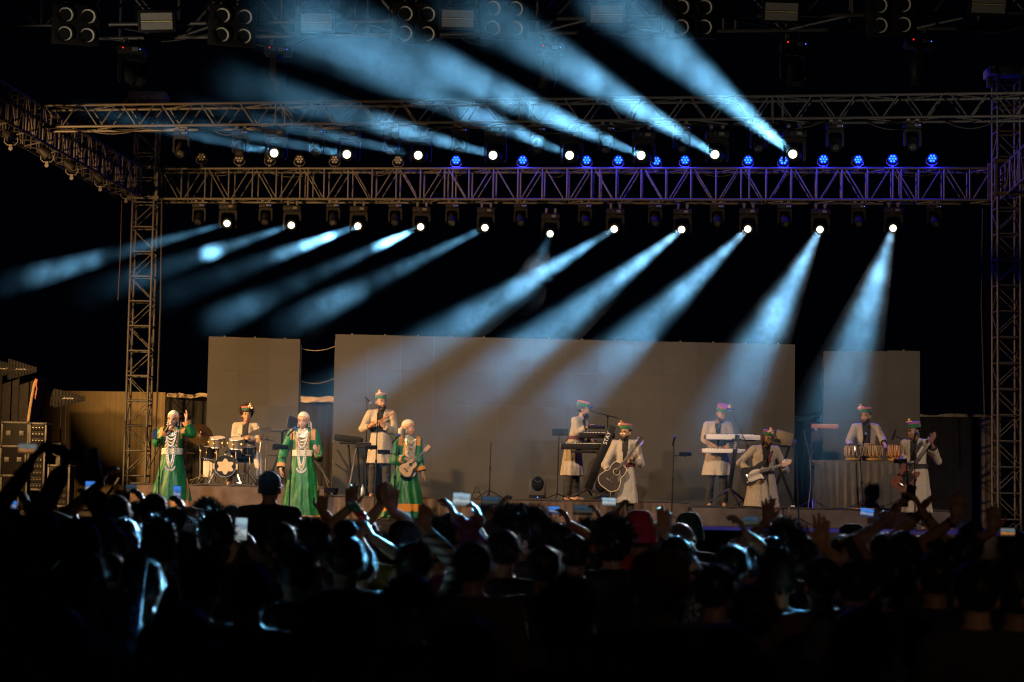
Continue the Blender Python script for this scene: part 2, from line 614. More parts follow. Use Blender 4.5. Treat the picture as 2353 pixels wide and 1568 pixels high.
def fixture_meshes(w):
    """moving head meshes; local origin = truss chord it hangs from, -z down, w = base width"""
    k = w / 0.36
    base = MB().bbox((0, 0, -0.14 * k), (w, 0.26 * k, 0.11 * k), 0.015).mesh('base', BLACKP)
    disp = MB().box((0.06 * k, -0.132 * k, -0.14 * k), (0.085 * k, 0.004, 0.05 * k)).mesh('display', SCREEN_DIM, False)
    kb = MB()
    for i in range(2):
        for j in range(2):
            kb.box((-0.06 * k + 0.025 * k * i, -0.132 * k, -0.125 * k - 0.025 * k * j), (0.012 * k, 0.004, 0.012 * k))
    keys = kb.mesh('button_pad', DARKG, False)
    y = MB()
    out = [(-0.17, -0.2), (0.17, -0.2), (0.185, -0.27), (0.185, -0.53), (0.165, -0.58), (0.14, -0.56), (0.14, -0.31), (0.105, -0.262),
           (-0.105, -0.262), (-0.14, -0.31), (-0.14, -0.56), (-0.165, -0.58), (-0.185, -0.53), (-0.185, -0.27)]
    My = Matrix(((k, 0, 0, 0), (0, 0, -k, 0), (0, k, 0, 0), (0, 0, 0, 1)))
    y.prism(out, My, 0.09)
    y.tube((0, 0, -0.195 * k), (0, 0, -0.21 * k), 0.07 * k, n=14)
    yoke = y.mesh('yoke', BLACKP, True, 35)
    hd = MB().lathe([(0, -0.17), (0.075, -0.165), (0.105, -0.12), (0.115, 0.0), (0.105, 0.07), (0.098, 0.16), (0.104, 0.17), (0.104, 0.2),
                     (0.086, 0.2), (0.084, 0.17), (0, 0.165)], Matrix.Diagonal((k, k, k, 1)), 20).mesh('head', BLACKP, True, 50)
    clamp = MB().box((0, 0, -0.03), (0.04, 0.05, 0.11)).tube((-0.025, 0, 0.0), (0.025, 0, 0), 0.038, n=10).mesh('clamp', STEEL)
    lens = MB().lathe([(0, 0.2), (0.045, 0.196), (0.062, 0.188), (0.07, 0.184), (0.083, 0.178)], Matrix.Diagonal((k, k, k, 1)), 20, mis=[0, 0, 1, 2]).mesh('lens', [LENS_ON, LENS_RIM, BLACKP])
    lo = MB()
    for i in range(19):                      # bubble lens: small facets
        if i == 0:
            c = (0, 0)
        elif i < 7:
            a = i * math.pi / 3
            c = (0.03 * math.cos(a), 0.03 * math.sin(a))
        else:
            a = i * math.pi / 6
            c = (0.058 * math.cos(a), 0.058 * math.sin(a))
        lo.ell((c[0] * k, c[1] * k, 0.182 * k), (0.016 * k, 0.016 * k, 0.014 * k), n=8, k=5)
    lensoff = lo.mesh('lens', LENS_OFF)
    dot = MB().ell((0.13 * k, -0.135 * k, -0.14 * k), 0.006, n=6, k=4).mesh('pilot_light', DOT_BLUE)
    return dict(base=base, disp=disp, keys=keys, yoke=yoke, head=hd, clamp=clamp, lens=lens, lensoff=lensoff, dot=dot, k=k)


FX_BIG, FX_SMALL = fixture_meshes(0.36), fixture_meshes(0.27)


def moving_head(F, p, d, on, label, group, yaw=0.0):
    """hangs from point p, its head turned along direction d"""
    k = F['k']
    t = thing('moving_head_lamp', label, 'stage light', p, 0, group)
    d = Vector(d).normalized()
    pan = math.atan2(d.x, -d.y) * 0.45
    b = obj('base', F['base'], t)
    obj('display', F['disp'], b)
    obj('button_pad', F['keys'], b)
    if not on:
        obj('pilot_light', F['dot'], b)
    for x in (-0.09, 0.09):
        obj('clamp', F['clamp'], t, T(x * k, 0, 0))
    obj('yoke', F['yoke'], t, Matrix.Rotation(pan, 4, 'Z'))
    piv = Vector((0, 0, -0.47 * k))
    Mh = frame(piv, d, (1, 0, 0.1))
    h = obj('head', F['head'], t, Mh)
    obj('lens', F['lens'] if on else F['lensoff'], h)
    return t, Vector(p) + piv + d * (0.225 * k)


def smoke_mat(name, L, stops, sigma, seed, wisp, g=0.62):
    m = bpy.data.materials.new(name)
    m.use_nodes = True
    nt = m.node_tree
    nt.nodes.remove(nt.nodes['Principled BSDF'])
    out = nt.nodes['Material Output']
    pv = nt.nodes.new('ShaderNodeVolumePrincipled')
    pv.inputs['Color'].default_value = (0.9, 0.93, 0.95, 1)
    pv.inputs['Anisotropy'].default_value = g
    tc = nt.nodes.new('ShaderNodeTexCoord')
    mp = nt.nodes.new('ShaderNodeMapping')
    mp.inputs['Location'].default_value = (seed * 3.1, seed * 1.7, seed * 2.3)
    nt.links.new(tc.outputs['Object'], mp.inputs['Vector'])
    n1 = nt.nodes.new('ShaderNodeTexNoise')
    n1.inputs['Scale'].default_value = 1.3
    n1.inputs['Detail'].default_value = 4
    n1.inputs['Roughness'].default_value = 0.55
    n1.inputs['Distortion'].default_value = 0.6
    nt.links.new(mp.outputs[0], n1.inputs['Vector'])
    n1.inputs['Scale'].default_value = 1.0
    n2 = nt.nodes.new('ShaderNodeTexNoise')
    n2.inputs['Scale'].default_value = 4.6
    n2.inputs['Detail'].default_value = 5
    n2.inputs['Roughness'].default_value = 0.6
    n2.inputs['Distortion'].default_value = 1.4
    nt.links.new(mp.outputs[0], n2.inputs['Vector'])
    sx = nt.nodes.new('ShaderNodeSeparateXYZ')
    nt.links.new(tc.outputs['Object'], sx.inputs[0])
    # distance along the beam, its boundaries broken up by the noise
    ma = nt.nodes.new('ShaderNodeMath')
    ma.operation = 'MULTIPLY_ADD'
    ma.inputs[1].default_value = 2.6 * wisp
    nt.links.new(n1.outputs['Fac'], ma.inputs[0])
    nt.links.new(sx.outputs['Z'], ma.inputs[2])
    dv = nt.nodes.new('ShaderNodeMath')
    dv.operation = 'MULTIPLY_ADD'
    dv.inputs[1].default_value = 1.0 / L
    dv.inputs[2].default_value = -1.3 * wisp / L
    nt.links.new(ma.outputs[0], dv.inputs[0])
    cr = nt.nodes.new('ShaderNodeValToRGB')
    cr.color_ramp.interpolation = 'LINEAR'
    els = cr.color_ramp.elements
    for i, (pos, v) in enumerate(stops):
        e = els[i] if i < 2 else els.new(pos)
        e.position = pos
        e.color = (v, v, v, 1)
    nt.links.new(dv.outputs[0], cr.inputs['Fac'])
    mr = nt.nodes.new('ShaderNodeMapRange')
    mr.inputs['From Min'].default_value = 0.36
    mr.inputs['From Max'].default_value = 0.66
    mr.inputs['To Min'].default_value = 0.25
    mr.inputs['To Max'].default_value = 2.0
    nt.links.new(n1.outputs['Fac'], mr.inputs['Value'])
    mu = nt.nodes.new('ShaderNodeMath')
    mu.operation = 'MULTIPLY'
    nt.links.new(cr.outputs['Color'], mu.inputs[0])
    nt.links.new(mr.outputs['Result'], mu.inputs[1])
    mr2 = nt.nodes.new('ShaderNodeMapRange')
    mr2.inputs['From Min'].default_value = 0.36
    mr2.inputs['From Max'].default_value = 0.66
    mr2.inputs['To Min'].default_value = 0.35
    mr2.inputs['To Max'].default_value = 1.75
    nt.links.new(n2.outputs['Fac'], mr2.inputs['Value'])
    mu3 = nt.nodes.new('ShaderNodeMath')
    mu3.operation = 'MULTIPLY'
    nt.links.new(mu.outputs[0], mu3.inputs[0])
    nt.links.new(mr2.outputs['Result'], mu3.inputs[1])
    mu2 = nt.nodes.new('ShaderNodeMath')
    mu2.operation = 'MULTIPLY'
    mu2.inputs[1].default_value = sigma
    nt.links.new(mu3.outputs[0], mu2.inputs[0])
    nt.links.new(mu2.outputs[0], pv.inputs['Density'])
    nt.links.new(pv.outputs[0], out.inputs['Volume'])
    m.cycles.volume_step_rate = 0.1
    m.cycles.volume_sampling = 'MULTIPLE_IMPORTANCE'
    return m


BEAM_COL = (0.21, 0.62, 1.0)
SIG = 0.024


def beam(p, d, half, L, power, stops, label, seed, wisp=1.0, lensr=0.06, sig=SIG):
    """a real spot lamp at the lens and the drift of smoke that hangs in its light"""
    d = Vector(d).normalized()
    p = Vector(p)
    spot('beam_lamp', p, p + d, power, BEAM_COL, 2 * half, 0.85, lensr)
    m = MB()
    n = 16
    ra, rb = lensr * 1.1, lensr * 1.1 + L * math.tan(R(half)) * 1.04
    m.tube((0, 0, 0.03), (0, 0, L), ra, rb, n)
    o = m.build('smoke', smoke_mat('beam_smoke', L, stops, sig, seed, wisp), None, False)
    o.matrix_world = frame(p, d, (0.1, 0.2, 1))
    tag(o, label, 'smoke', 'smoke drifting in the light beams', 'stuff')
    return o


# upper row: lamps under the middle truss.  lens pixel, aim pixel, depth at aim, half angle, power,
# smoke thickness along the beam [(fraction of the way from lens to aim as seen in the photo, amount)]
UP = [
    ((629, 352), (360, 290), 24, 0.33, 0.5, [(0, 3.6), (.3, 1.6), (.8, .6), (1.3, .18), (1.7, .02)]),
    ((796, 355), (530, 303), 24, 0.33, 0.5, [(0, 3.6), (.3, 1.6), (.8, .6), (1.3, .18), (1.7, .02)]),
    ((960, 357), (640, 285), 23, 0.36, 0.55, [(0, 3.6), (.3, 1.7), (.8, .6), (1.3, .18), (1.7, .02)]),
    ((1132, 357), (850, 277), 23, 0.9, 0.9, [(0, .5), (.26, .5), (.36, 1.2), (.6, 1.3), (.9, .8), (1.05, .35), (1.5, .22), (2.2, .05)]),
    ((1308, 357), (990, 215), 22, 1.05, 1.0, [(0, .4), (.18, .35), (.24, 1.2), (.32, .7), (.5, 1.1), (.72, .85), (.95, .8), (1.2, .45), (1.7, .25), (2.2, .08)]),
    ((1472, 357), (960, 130), 20, 1.25, 1.1, [(0, .5), (.12, .9), (.26, 1.3), (.36, 1.45), (.46, .8), (.56, 1.1), (.68, 1.1), (.85, .75), (1.1, .5), (1.5, .25)]),
    ((1642, 355), (1290, 140), 21, 1.25, 1.0, [(0, .8), (.08, 1.5), (.16, .8), (.3, 1.1), (.55, 1.15), (.85, .95), (1.1, .55), (1.7, .2)]),
    ((1821, 354), (1560, 132), 21, 1.3, 1.0, [(0, .9), (.15, 1.4), (.4, 1.25), (.7, .9), (1.0, .65), (1.7, .25)]),
]
LO = [
    ((521, 514), (60, 640), 22, 0.34, 0.27, [(0, .55), (.35, .2), (.58, .07), (.64, .6), (.75, 1.1), (.93, .8), (1.02, .06), (1.2, .02)]),
    ((669, 518), (330, 633), 22, 0.36, 0.7, [(0, .35), (.25, .16), (.44, .08), (.46, 2.6), (.57, 2.4), (.59, .05), (.92, .02), (1.0, .12), (1.1, .015), (1.4, .005)]),
    ((822, 520), (480, 645), 22, 0.36, 0.85, [(0, .35), (.15, .22), (.17, 3.0), (.36, 2.6), (.38, .3), (.52, .2), (.6, .03), (1.1, .015), (1.4, .005)]),
    ((966, 522), (600, 690), 22, 0.45, 0.85, [(0, .35), (.05, .3), (.07, 3.4), (.27, 3.0), (.29, .08), (.8, .02), (1.0, .03), (1.12, .17), (1.24, .12), (1.34, .01)]),
    ((1114, 524), (750, 702), 22, 0.55, 0.36, [(0, .6), (.3, .3), (.5, .16), (.74, .05), (.84, .35), (1.0, .6), (1.12, .2), (1.3, .03)]),
    ((1264, 538), (1222, 640), 28, 0.8, 0.04, [(0, .3), (.6, .25), (1.4, .1)]),
    ((1411, 527), (321, 1200), 11, 0.64, 1.0, [(0, .5), (.04, .6), (.06, 2.4), (.14, 1.6), (.22, 1.0), (.26, .8), (.31, 1.25), (.36, .6), (.5, .5), (.6, .3), (.68, .16), (.85, .03)]),
    ((1566, 528), (705, 1200), 11, 0.64, 1.0, [(0, .6), (.03, 1.6), (.05, 2.6), (.09, 1.4), (.12, 2.2), (.22, 1.2), (.34, .8), (.46, .65), (.54, .5), (.62, .28), (.7, .14), (.85, .03)]),
    ((1718, 527), (1015, 1200), 11, 0.64, 1.0, [(0, .8), (.08, 1.8), (.16, 1.5), (.3, 1.0), (.42, .7), (.5, .6), (.56, .55), (.64, .28), (.72, .13), (.85, .03)]),
    ((1884, 528), (1530, 1200), 11, 0.64, 0.95, [(0, .7), (.12, 1.4), (.22, 1.0), (.29, 1.7), (.38, 1.0), (.5, .5), (.62, .25), (.72, .1), (.85, .03)]),
    ((2052, 525), (1835, 1200), 11.5, 0.64, 0.9, [(0, .7), (.12, 1.2), (.28, 1.1), (.42, .85), (.52, .6), (.62, .32), (.74, .12), (.85, .03)]),
]
PU, PL = 150000, 520000


def profile(stops, Y0, Ya, D):
    """picture fractions -> fractions of the real length; smoke is thinner close to the hot lamp"""
    fe = stops[-1][0]
    toY = lambda f: 1.0 / (1.0 / Y0 + f * (1.0 / Ya - 1.0 / Y0))
    ln = lambda f: (Y0 - toY(f)) / (Y0 - Ya) * D
    L = ln(fe)
    fs = sorted(set([f for f, v in stops] + [fe * i / 14 for i in range(15)]))
    out = []
    for f in fs:
        for (f0, v0), (f1, v1) in zip(stops, stops[1:]):
            if f0 <= f <= f1 + 1e-9:
                v = v0 + (v1 - v0) * (f - f0) / max(1e-9, f1 - f0)
        r = ln(f)
        out.append((r / L, min(1.0, v * (0.10 + r / 16.0) * 0.5)))
    return out, L


def on_line(a, b, x, dz=0.0, dy=0.0):
    """point on segment a-b (world) that projects to pixel column x"""
    lo, hi = 0.0, 1.0
    def px(p):
        q = Vector(p) - CAM_P
        return 1176.5 + FOC * q.dot(CAM_R) / q.dot(CAM_F)
    for _ in range(40):
        mdl = (lo + hi) / 2
        if px(a + (b - a) * mdl) < x:
            lo = mdl
        else:
            hi = mdl
    p = a + (b - a) * lo
    return Vector((p.x, p.y + dy, p.z + dz))


for i, (lp, ap, Ya, half, pw, stops) in enumerate(UP):
    c = on_line(mid_a, mid_b, lp[0], -0.02, 0.05)
    q = at(lp[0], lp[1], c.y)
    aim = at(ap[0], ap[1], Ya)
    d = (aim - q).normalized()
    # hang the lamp so that its lens sits on the pixel
    k = FX_BIG['k']
    hang = q - d * (0.225 * k) + Vector((0, 0, 0.47 * k))
    t, lens = moving_head(FX_BIG, hang, d, True, f'lit moving head lamp on the middle truss, {ORD[i]} lit one from the left', 'lit lamps on the middle truss')
    stops, L = profile(stops, q.y, Ya, (aim - q).length)
    beam(lens, d, half, L, PU * pw, stops, f'smoke lit by the {ORD[i]} beam from the left of the upper row, rising to the left', i + 1)
for i, (lp, ap, Ya, half, pw, stops) in enumerate(LO):
    c = on_line(rear_a, rear_b, lp[0], -0.02, 0.05)
    q = at(lp[0], lp[1], c.y)
    aim = at(ap[0], ap[1], Ya)
    d = (aim - q).normalized()
    k = FX_BIG['k']
    hang = q - d * (0.225 * k) + Vector((0, 0, 0.47 * k))
    t, lens = moving_head(FX_BIG, hang, d, True, f'lit moving head lamp under the rear truss, {ORD[i]} lit one from the left', 'lit lamps under the rear truss')
    stops, L = profile(stops, q.y, Ya, (aim - q).length)
    if Ya < 15:                                    # second spot added at these lenses to rim-light the crowd's heads
        spot('crowd_rim_fill_lamp', lens, at(ap[0] + 30, 1190, 15.0), 19000, (0.85, 0.94, 1.0), 5.2, 0.8, 0.06)
    beam(lens, d, half, L, PL * pw, stops, f'smoke lit by the {ORD[i]} beam from the left of the lower row, falling to the left', i + 21, sig=SIG * (0.19 if Ya < 15 else 1.0))
# unlit small heads between the lit ones
for row, (xs, ends, yy, nm) in enumerate((
        ((417, 553, 727, 900, 1057, 1236, 1395, 1568, 1745, 1920, 2098), (mid_a, mid_b), 345, 'on the middle truss'),
        ((458, 611, 766, 909, 1040, 1197, 1345, 1506, 1649, 1804, 1974, 2148), (rear_a, rear_b), 505, 'under the rear truss'))):
    for i, x in enumerate(xs):
        c = on_line(*ends, x, -0.03, 0.05)
        d = Vector((random.uniform(-0.1, 0.1), -0.75, -0.75))
        moving_head(FX_SMALL, c, d, False, f'unlit moving head lamp {nm}, {ORD[i]} unlit one from the left', 'unlit lamps ' + nm)

# round lamps with seven LEDs standing on the rear truss
par_body = MB().lathe([(0, 0.16), (0.06, 0.15), (0.085, 0.08), (0.095, 0.0), (0.095, -0.03), (0.085, -0.03), (0.083, 0.0), (0, 0.0)], None, 18).mesh('can', BLACKM)
par_yoke = MB().path([(-0.105, 0.03, 0), (-0.11, 0.03, -0.08), (-0.06, 0.03, -0.13), (0.06, 0.03, -0.13), (0.11, 0.03, -0.08), (0.105, 0.03, 0)], 0.009, 6)
par_yoke.box((0, 0.03, -0.15), (0.05, 0.05, 0.05)).tube((0, 0, -0.19), (0, 0.06, -0.19), 0.035, n=10)
par_yoke = par_yoke.mesh('bracket', STEEL)


def led_mesh(m):
    b = MB()
    for i in range(7):
        a = i * math.pi / 3
        c = (0, 0) if i == 6 else (0.055 * math.cos(a), 0.055 * math.sin(a))
        b.ell((c[0], c[1], -0.012), (0.022, 0.022, 0.012), n=10, k=5)
    return b.mesh('leds', m)


leds_blue, leds_off = led_mesh(BLUE_ON), led_mesh(LED_OFF)
face_on = MB().lathe([(0, -0.002), (0.083, -0.004)], None, 18).mesh('lens_plate', BLUE_HALO)
face_off = MB().lathe([(0, -0.002), (0.083, -0.004)], None, 18).mesh('lens_plate', BLACKM)


def par(p, d, on, label, group):
    t = thing('led_lamp', label, 'stage light', p, 0, group)
    obj('bracket', par_yoke, t)
    c = obj('can', par_body, t, frame((0, 0, 0), -Vector(d), (1, 0, 0)))
    obj('lens_plate', face_on if on else face_off, c)
    obj('leds', leds_blue if on else leds_off, c)
    if on:
        q = Vector(p) + Vector(d).normalized() * 0.1
        ld = bpy.data.lights.new('blue_lamp', 'POINT')
        ld.energy = 32
        ld.color = (0.012, 0.02, 1.0)
        ld.shadow_soft_size = 0.012
        lo = bpy.data.objects.new('blue_lamp', ld)
        COL.objects.link(lo)
        lo.location = q
        if p[0] > 3.0:
            spot('blue_back_lamp', q, (q.x - 0.6, 33.2, 2.2), 620, (0.10, 0.09, 1.0), 46, 0.7, 0.012)
    return t


for i, (x, y, on) in enumerate([(463, 361, 0), (550, 364, 0), (620, 364, 0), (688, 366, 0), (769, 367, 0), (915, 368, 0)] +
                               [(x, y, 1) for x, y in ((1048, 368), (1201, 368), (1348, 368), (1421, 368), (1508, 370), (1574, 368), (1719, 368),
                                                       (1800, 369), (1892, 366), (1971, 367), (2051, 365), (2142, 364))]):
    c = on_line(rear_a, rear_b, x)
    p = at(x, y, c.y)
    d = (random.uniform(-0.08, 0.08) + (0.35 if x == 1971 else 0), -1, -0.28)
    j = i if not on else i - 6
    par(p, d, on, f'{"lit blue" if on else "unlit"} round LED lamp standing on the rear truss, {ORD[j]} from the left',
        'blue lamps on the rear truss' if on else 'unlit round lamps on the rear truss')
for i, (x, y, Y) in enumerate(((25, 315, 32.3), (108, 355, 33.9), (165, 385, 35.3), (231, 413, 37.2), (290, 441, 39.2))):
    par(at(x, y, Y), (0.75, 0.25, -0.6) if i else (0.7, -0.3, -0.5), False,
        f'unlit round LED lamp slung under the left side truss, {ORD[i]} from the left', 'lamps under the side truss')

# blinders, strobes and spare heads on the front truss
REFL = mat('blinder_reflector', (0.72, 0.7, 0.64), 0.45, 0.1, 0.15, 20)
COB = mat('blinder_led_chip', (0.55, 0.45, 0.22), 0.4, 0, 0)
bl_body = MB().bbox((0, 0.09, 0), (0.62, 0.18, 0.54), 0.02).mesh('housing', BLACKM)
bl_ref = MB().lathe([(0.098, -0.012), (0.098, 0.004), (0.085, 0.0), (0.05, 0.05), (0.03, 0.058), (0, 0.058)], None, 22).mesh('reflector', REFL)
bl_chip = MB().lathe([(0.026, 0.05), (0.022, 0.04), (0, 0.038)], None, 12).mesh('led_chip', COB)
bl_hole = MB().lathe([(0.1, -0.013), (0.125, -0.013), (0.125, 0.01), (0.1, 0.01)], None, 22).mesh('bezel', BLACKM)
yoke_b = MB().path([(-0.33, 0.09, 0), (-0.34, 0.09, 0.25), (-0.3, 0.09, 0.34), (0.3, 0.09, 0.34), (0.34, 0.09, 0.25), (0.33, 0.09, 0)], 0.012, 6).mesh('bracket', BLACKM)
Rx90 = Matrix.Rotation(R(-90), 4, 'X')
for i, (x, y, rz, rx) in enumerate(((175, 58, 0.28, 0.3), (535, 60, 0.22, 0.25), (956, 55, 0.06, 0.3), (1158, 43, 0.0, 0.25), (1592, 40, -0.05, 0.2), (2048, 35, -0.22, 0.25))):
    p = at(x, y, on_line(fr_a, fr_b, x).y - 0.28)
    t = thing('blinder_lamp', f'four lens blinder lamp on the front truss, {ORD[i]} from the left', 'stage light', p, rz, 'blinder lamps')
    body = obj('housing', bl_body, t, Matrix.Rotation(rx, 4, 'X'))
    obj('bracket', yoke_b, t)
    for a in (-0.145, 0.145):
        for b in (-0.125, 0.125):
            M = T(a, -0.008, b) @ Rx90
            l = obj('reflector', bl_ref, body, M)
            obj('bezel', bl_hole, body, M)
            obj('led_chip', bl_chip, body, M)
GRID = bpy.data.materials.new('strobe_led_grid')
GRID.use_nodes = True
_nt = GRID.node_tree
_b = _nt.nodes['Principled BSDF']
_tc = _nt.nodes.new('ShaderNodeTexCoord')
_br = _nt.nodes.new('ShaderNodeTexBrick')
_br.offset = 0
_br.inputs['Scale'].default_value = 55
_br.inputs['Mortar Size'].default_value = 0.03
_br.inputs['Brick Width'].default_value = 0.5
_br.inputs['Row Height'].default_value = 0.5
_br.inputs['Color1'].default_value = (0.4, 0.39, 0.34, 1)
_br.inputs['Color2'].default_value = (0.33, 0.32, 0.28, 1)
_br.inputs['Mortar'].default_value = (0.03, 0.03, 0.03, 1)
_mp = _nt.nodes.new('ShaderNodeMapping')
_mp.inputs['Rotation'].default_value = (R(90), 0, 0)
_nt.links.new(_tc.outputs['Object'], _mp.inputs['Vector'])
_nt.links.new(_mp.outputs[0], _br.inputs['Vector'])
_nt.links.new(_br.outputs['Color'], _b.inputs['Base Color'])
_b.inputs['Roughness'].default_value = 0.3
st_body = MB().bbox((0, 0.06, 0), (0.5, 0.12, 0.3), 0.015).mesh('housing', BLACKM)
st_face = MB().box((0, -0.004, 0.062), (0.41, 0.008, 0.095)).box((0, -0.004, -0.062), (0.41, 0.008, 0.095)).mesh('led_grid', GRID, False)
st_bar = MB().tube((-0.205, -0.006, 0), (0.205, -0.006, 0), 0.009).mesh('flash_tube', mat('strobe_tube', (0.75, 0.65, 0.35), 0.3))
for i, (x, y, rz, ry) in enumerate(((360, 49, 0.12, 0.06), (727, 51, 0.35, 0.1), (1052, 43, 0.02, 0.0), (1394, 33, 0.0, 0.0), (1796, 27, -0.08, -0.03), (2272, 10, -0.15, -0.06))):
    p = at(x, y, on_line(fr_a, fr_b, x).y - 0.28)
    t = thing('strobe_lamp', f'flat strobe lamp on the front truss, {ORD[i]} from the left', 'stage light', p, rz, 'strobe lamps')
    b = obj('housing', st_body, t, Matrix.Rotation(0.3, 4, 'X') @ Matrix.Rotation(-ry, 4, 'Y'))
    obj('led_grid', st_face, b)
    obj('flash_tube', st_bar, b)
    MB().path([(-0.27, 0.06, 0), (-0.28, 0.06, 0.2), (0.28, 0.06, 0.2), (0.27, 0.06, 0)], 0.01, 6).build('bracket', BLACKM, t)
for i, (x, y, d) in enumerate(((305, 95, (0.6, -0.5, -0.6)), (640, 95, (0.1, 0.5, -1)), (1265, 90, (-0.3, 0.3, -1)), (1825, 82, (0.1, -0.3, -1)), (2112, 76, (0, 0.2, -1)))):
    p = at(x, y, on_line(fr_a, fr_b, x).y + 0.4)
    t, _ = moving_head(FX_BIG, p, d, False, f'dark red-dotted moving head lamp under the front truss, {ORD[i]} from the left', 'dark lamps under the front truss')
    MB().ell((-0.1, -0.14, -0.12), 0.009, n=8, k=5).build('pilot_light', DOT_RED, t)
# ------------------------------------------------------------------ people: tools
def remesh(mb, vox, smooth=2, adapt=0.0):
    """fuse overlapping closed pieces into one continuous skin"""
    me = bpy.data.meshes.new('tmp')
    me.from_pydata(mb.v, [], mb.f)
    o = bpy.data.objects.new('tmp', me)
    COL.objects.link(o)
    r = o.modifiers.new('r', 'REMESH')
    r.mode = 'VOXEL'
    r.voxel_size = vox
    r.adaptivity = adapt
    if smooth:
        s = o.modifiers.new('s', 'SMOOTH')
        s.factor = 0.5
        s.iterations = smooth
    dg = bpy.context.evaluated_depsgraph_get()
    out = bpy.data.meshes.new_from_object(o.evaluated_get(dg))
    bpy.data.objects.remove(o)
    bpy.data.meshes.remove(me)
    return out


def verts_of(me):
    a = np.empty(len(me.vertices) * 3, np.float32)
    me.vertices.foreach_get('co', a)
    return a.reshape(-1, 3)


def polys_of(me):
    n = len(me.polygons)
    ls = np.empty(n, np.int32)
    lt = np.empty(n, np.int32)
    me.polygons.foreach_get('loop_start', ls)
    me.polygons.foreach_get('loop_total', lt)
    vi = np.empty(len(me.loops), np.int32)
    me.loops.foreach_get('vertex_index', vi)
    return [tuple(vi[s:s + t]) for s, t in zip(ls, lt)]


def centers_of(me):
    n = len(me.polygons)
    c = np.empty(n * 3, np.float32)
    me.polygons.foreach_get('center', c)
    nn = np.empty(n * 3, np.float32)
    me.polygons.foreach_get('normal', nn)
    return c.reshape(-1, 3), nn.reshape(-1, 3)


def submesh(name, V, F, mask, mats):
    """faces of (V, F) where mask holds, as a mesh of their own"""
    used = {}
    vs, fs = [], []
    for f, m in zip(F, mask):
        if not m:
            continue
        g = []
        for i in f:
            if i not in used:
                used[i] = len(vs)
                vs.append(tuple(float(c) for c in V[i]))
            g.append(used[i])
        fs.append(tuple(g))
    me = bpy.data.meshes.new(name)
    me.from_pydata(vs, [], fs)
    for m in (mats if isinstance(mats, (list, tuple)) else [mats]):
        me.materials.append(m)
    me.polygons.foreach_set('use_smooth', [True] * len(fs))
    me.update()
    return me


def wrinkle(me, amp, sx, sz, seed):
    V = verts_of(me)
    n = len(V)
    nn = np.empty(n * 3, np.float32)
    me.vertices.foreach_get('normal', nn)
    nn = nn.reshape(-1, 3)
    for i in range(n):
        p = V[i]
        k = mnoise.noise(Vector((p[0] * sx + seed, p[1] * sx, p[2] * sz))) + 0.5 * mnoise.noise(Vector((p[0] * sx * 2.3, p[1] * sx * 2.3 + seed, p[2] * sz * 2.6)))
        V[i] = V[i] + nn[i] * (amp * k)
    me.vertices.foreach_set('co', V.reshape(-1))
    me.update()


def ik(S, W, la, lb, pole):
    S, W = Vector(S), Vector(W)
    d = W - S
    L = max(1e-4, d.length)
    u = d / L
    Lc = min(L, (la + lb) * 0.999)
    a = (la * la - lb * lb + Lc * Lc) / (2 * Lc)
    h = math.sqrt(max(0, la * la - a * a))
    p = Vector(pole)
    p = p - u * p.dot(u)
    p = p.normalized() if p.length > 1e-4 else u.orthogonal().normalized()
    return S + u * (a * L / Lc) + p * h


def limb(mb, pts, rs, n=12):
    for i in range(len(pts) - 1):
        mb.tube(pts[i], pts[i + 1], rs[i], rs[i + 1], n)
    for p, r in zip(pts, rs):
        mb.ell(p, r * 0.995, n=n, k=8)


CURL = {'open': (0.12, 0.34), 'relax': (0.55, 0.08), 'grip': (1.25, 0.02), 'fist': (1.5, 0.0), 'spread': (0.1, 0.42), 'point': (1.45, 0.0), 'horns': (1.45, 0.1),
        'cup': (0.8, 0.12)}


def hand(mb, w, d, pn, pose, thumb=1, s=1.0, fr=0.0088):
    """hand at wrist w, fingers along d, palm facing pn, thumb on side +x*thumb of the frame"""
    d = Vector(d).normalized()
    pn = Vector(pn)
    pn = (pn - d * pn.dot(d)).normalized()
    x = d.cross(pn) * thumb
    w = Vector(w)
    q = Matrix((x, d, pn)).transposed()
    mb.ell(w + d * 0.045 * s, (0.04 * s, 0.052 * s, 0.017 * s), rot=q, n=12, k=8)
    mb.ell(w + d * 0.07 * s, (0.041 * s, 0.026 * s, 0.014 * s), rot=q, n=12, k=6)
    curl, spr = CURL[pose]
    for i, (ox, L) in enumerate(((0.030, 0.074), (0.011, 0.083), (-0.009, 0.077), (-0.028, 0.06))):
        c = curl + 0.06 * i
        if (pose == 'point' and i == 0) or (pose == 'horns' and i in (0, 3)):
            c = 0.1
        p = w + d * (0.083 - 0.006 * abs(i - 1)) * s + x * ox * s
        an = 0.0
        side = spr * (0.5 - i / 3)
        pts = [p - d * 0.02 * s]
        for j, fr_ in enumerate((0.45, 0.31, 0.24)):
            an += c * (0.55 if j == 0 else 0.8)
            dd = d * math.cos(an) + pn * math.sin(an) + x * side * math.cos(an)
            p = p + dd.normalized() * (L * fr_ * s)
            pts.append(p)
        limb(mb, pts, [fr * s * k for k in (1.12, 1.05, 0.95, 0.85)], 8)
    tc = 0.35 + 0.5 * min(1.2, curl)
    p0 = w + d * 0.025 * s + x * 0.03 * s
    p1 = p0 + (x * 0.8 + d * 0.75 + pn * 0.25 * tc).normalized() * 0.038 * s
    p2 = p1 + (x * (0.55 - 0.4 * tc) + d * 0.9 + pn * 0.6 * tc).normalized() * 0.032 * s
    p3 = p2 + (x * (0.4 - 0.5 * tc) + d * 0.9 + pn * 0.8 * tc).normalized() * 0.025 * s
    limb(mb, [p0, p1, p2, p3], [0.014 * s, 0.0115 * s, 0.0098 * s, 0.0085 * s], 8)


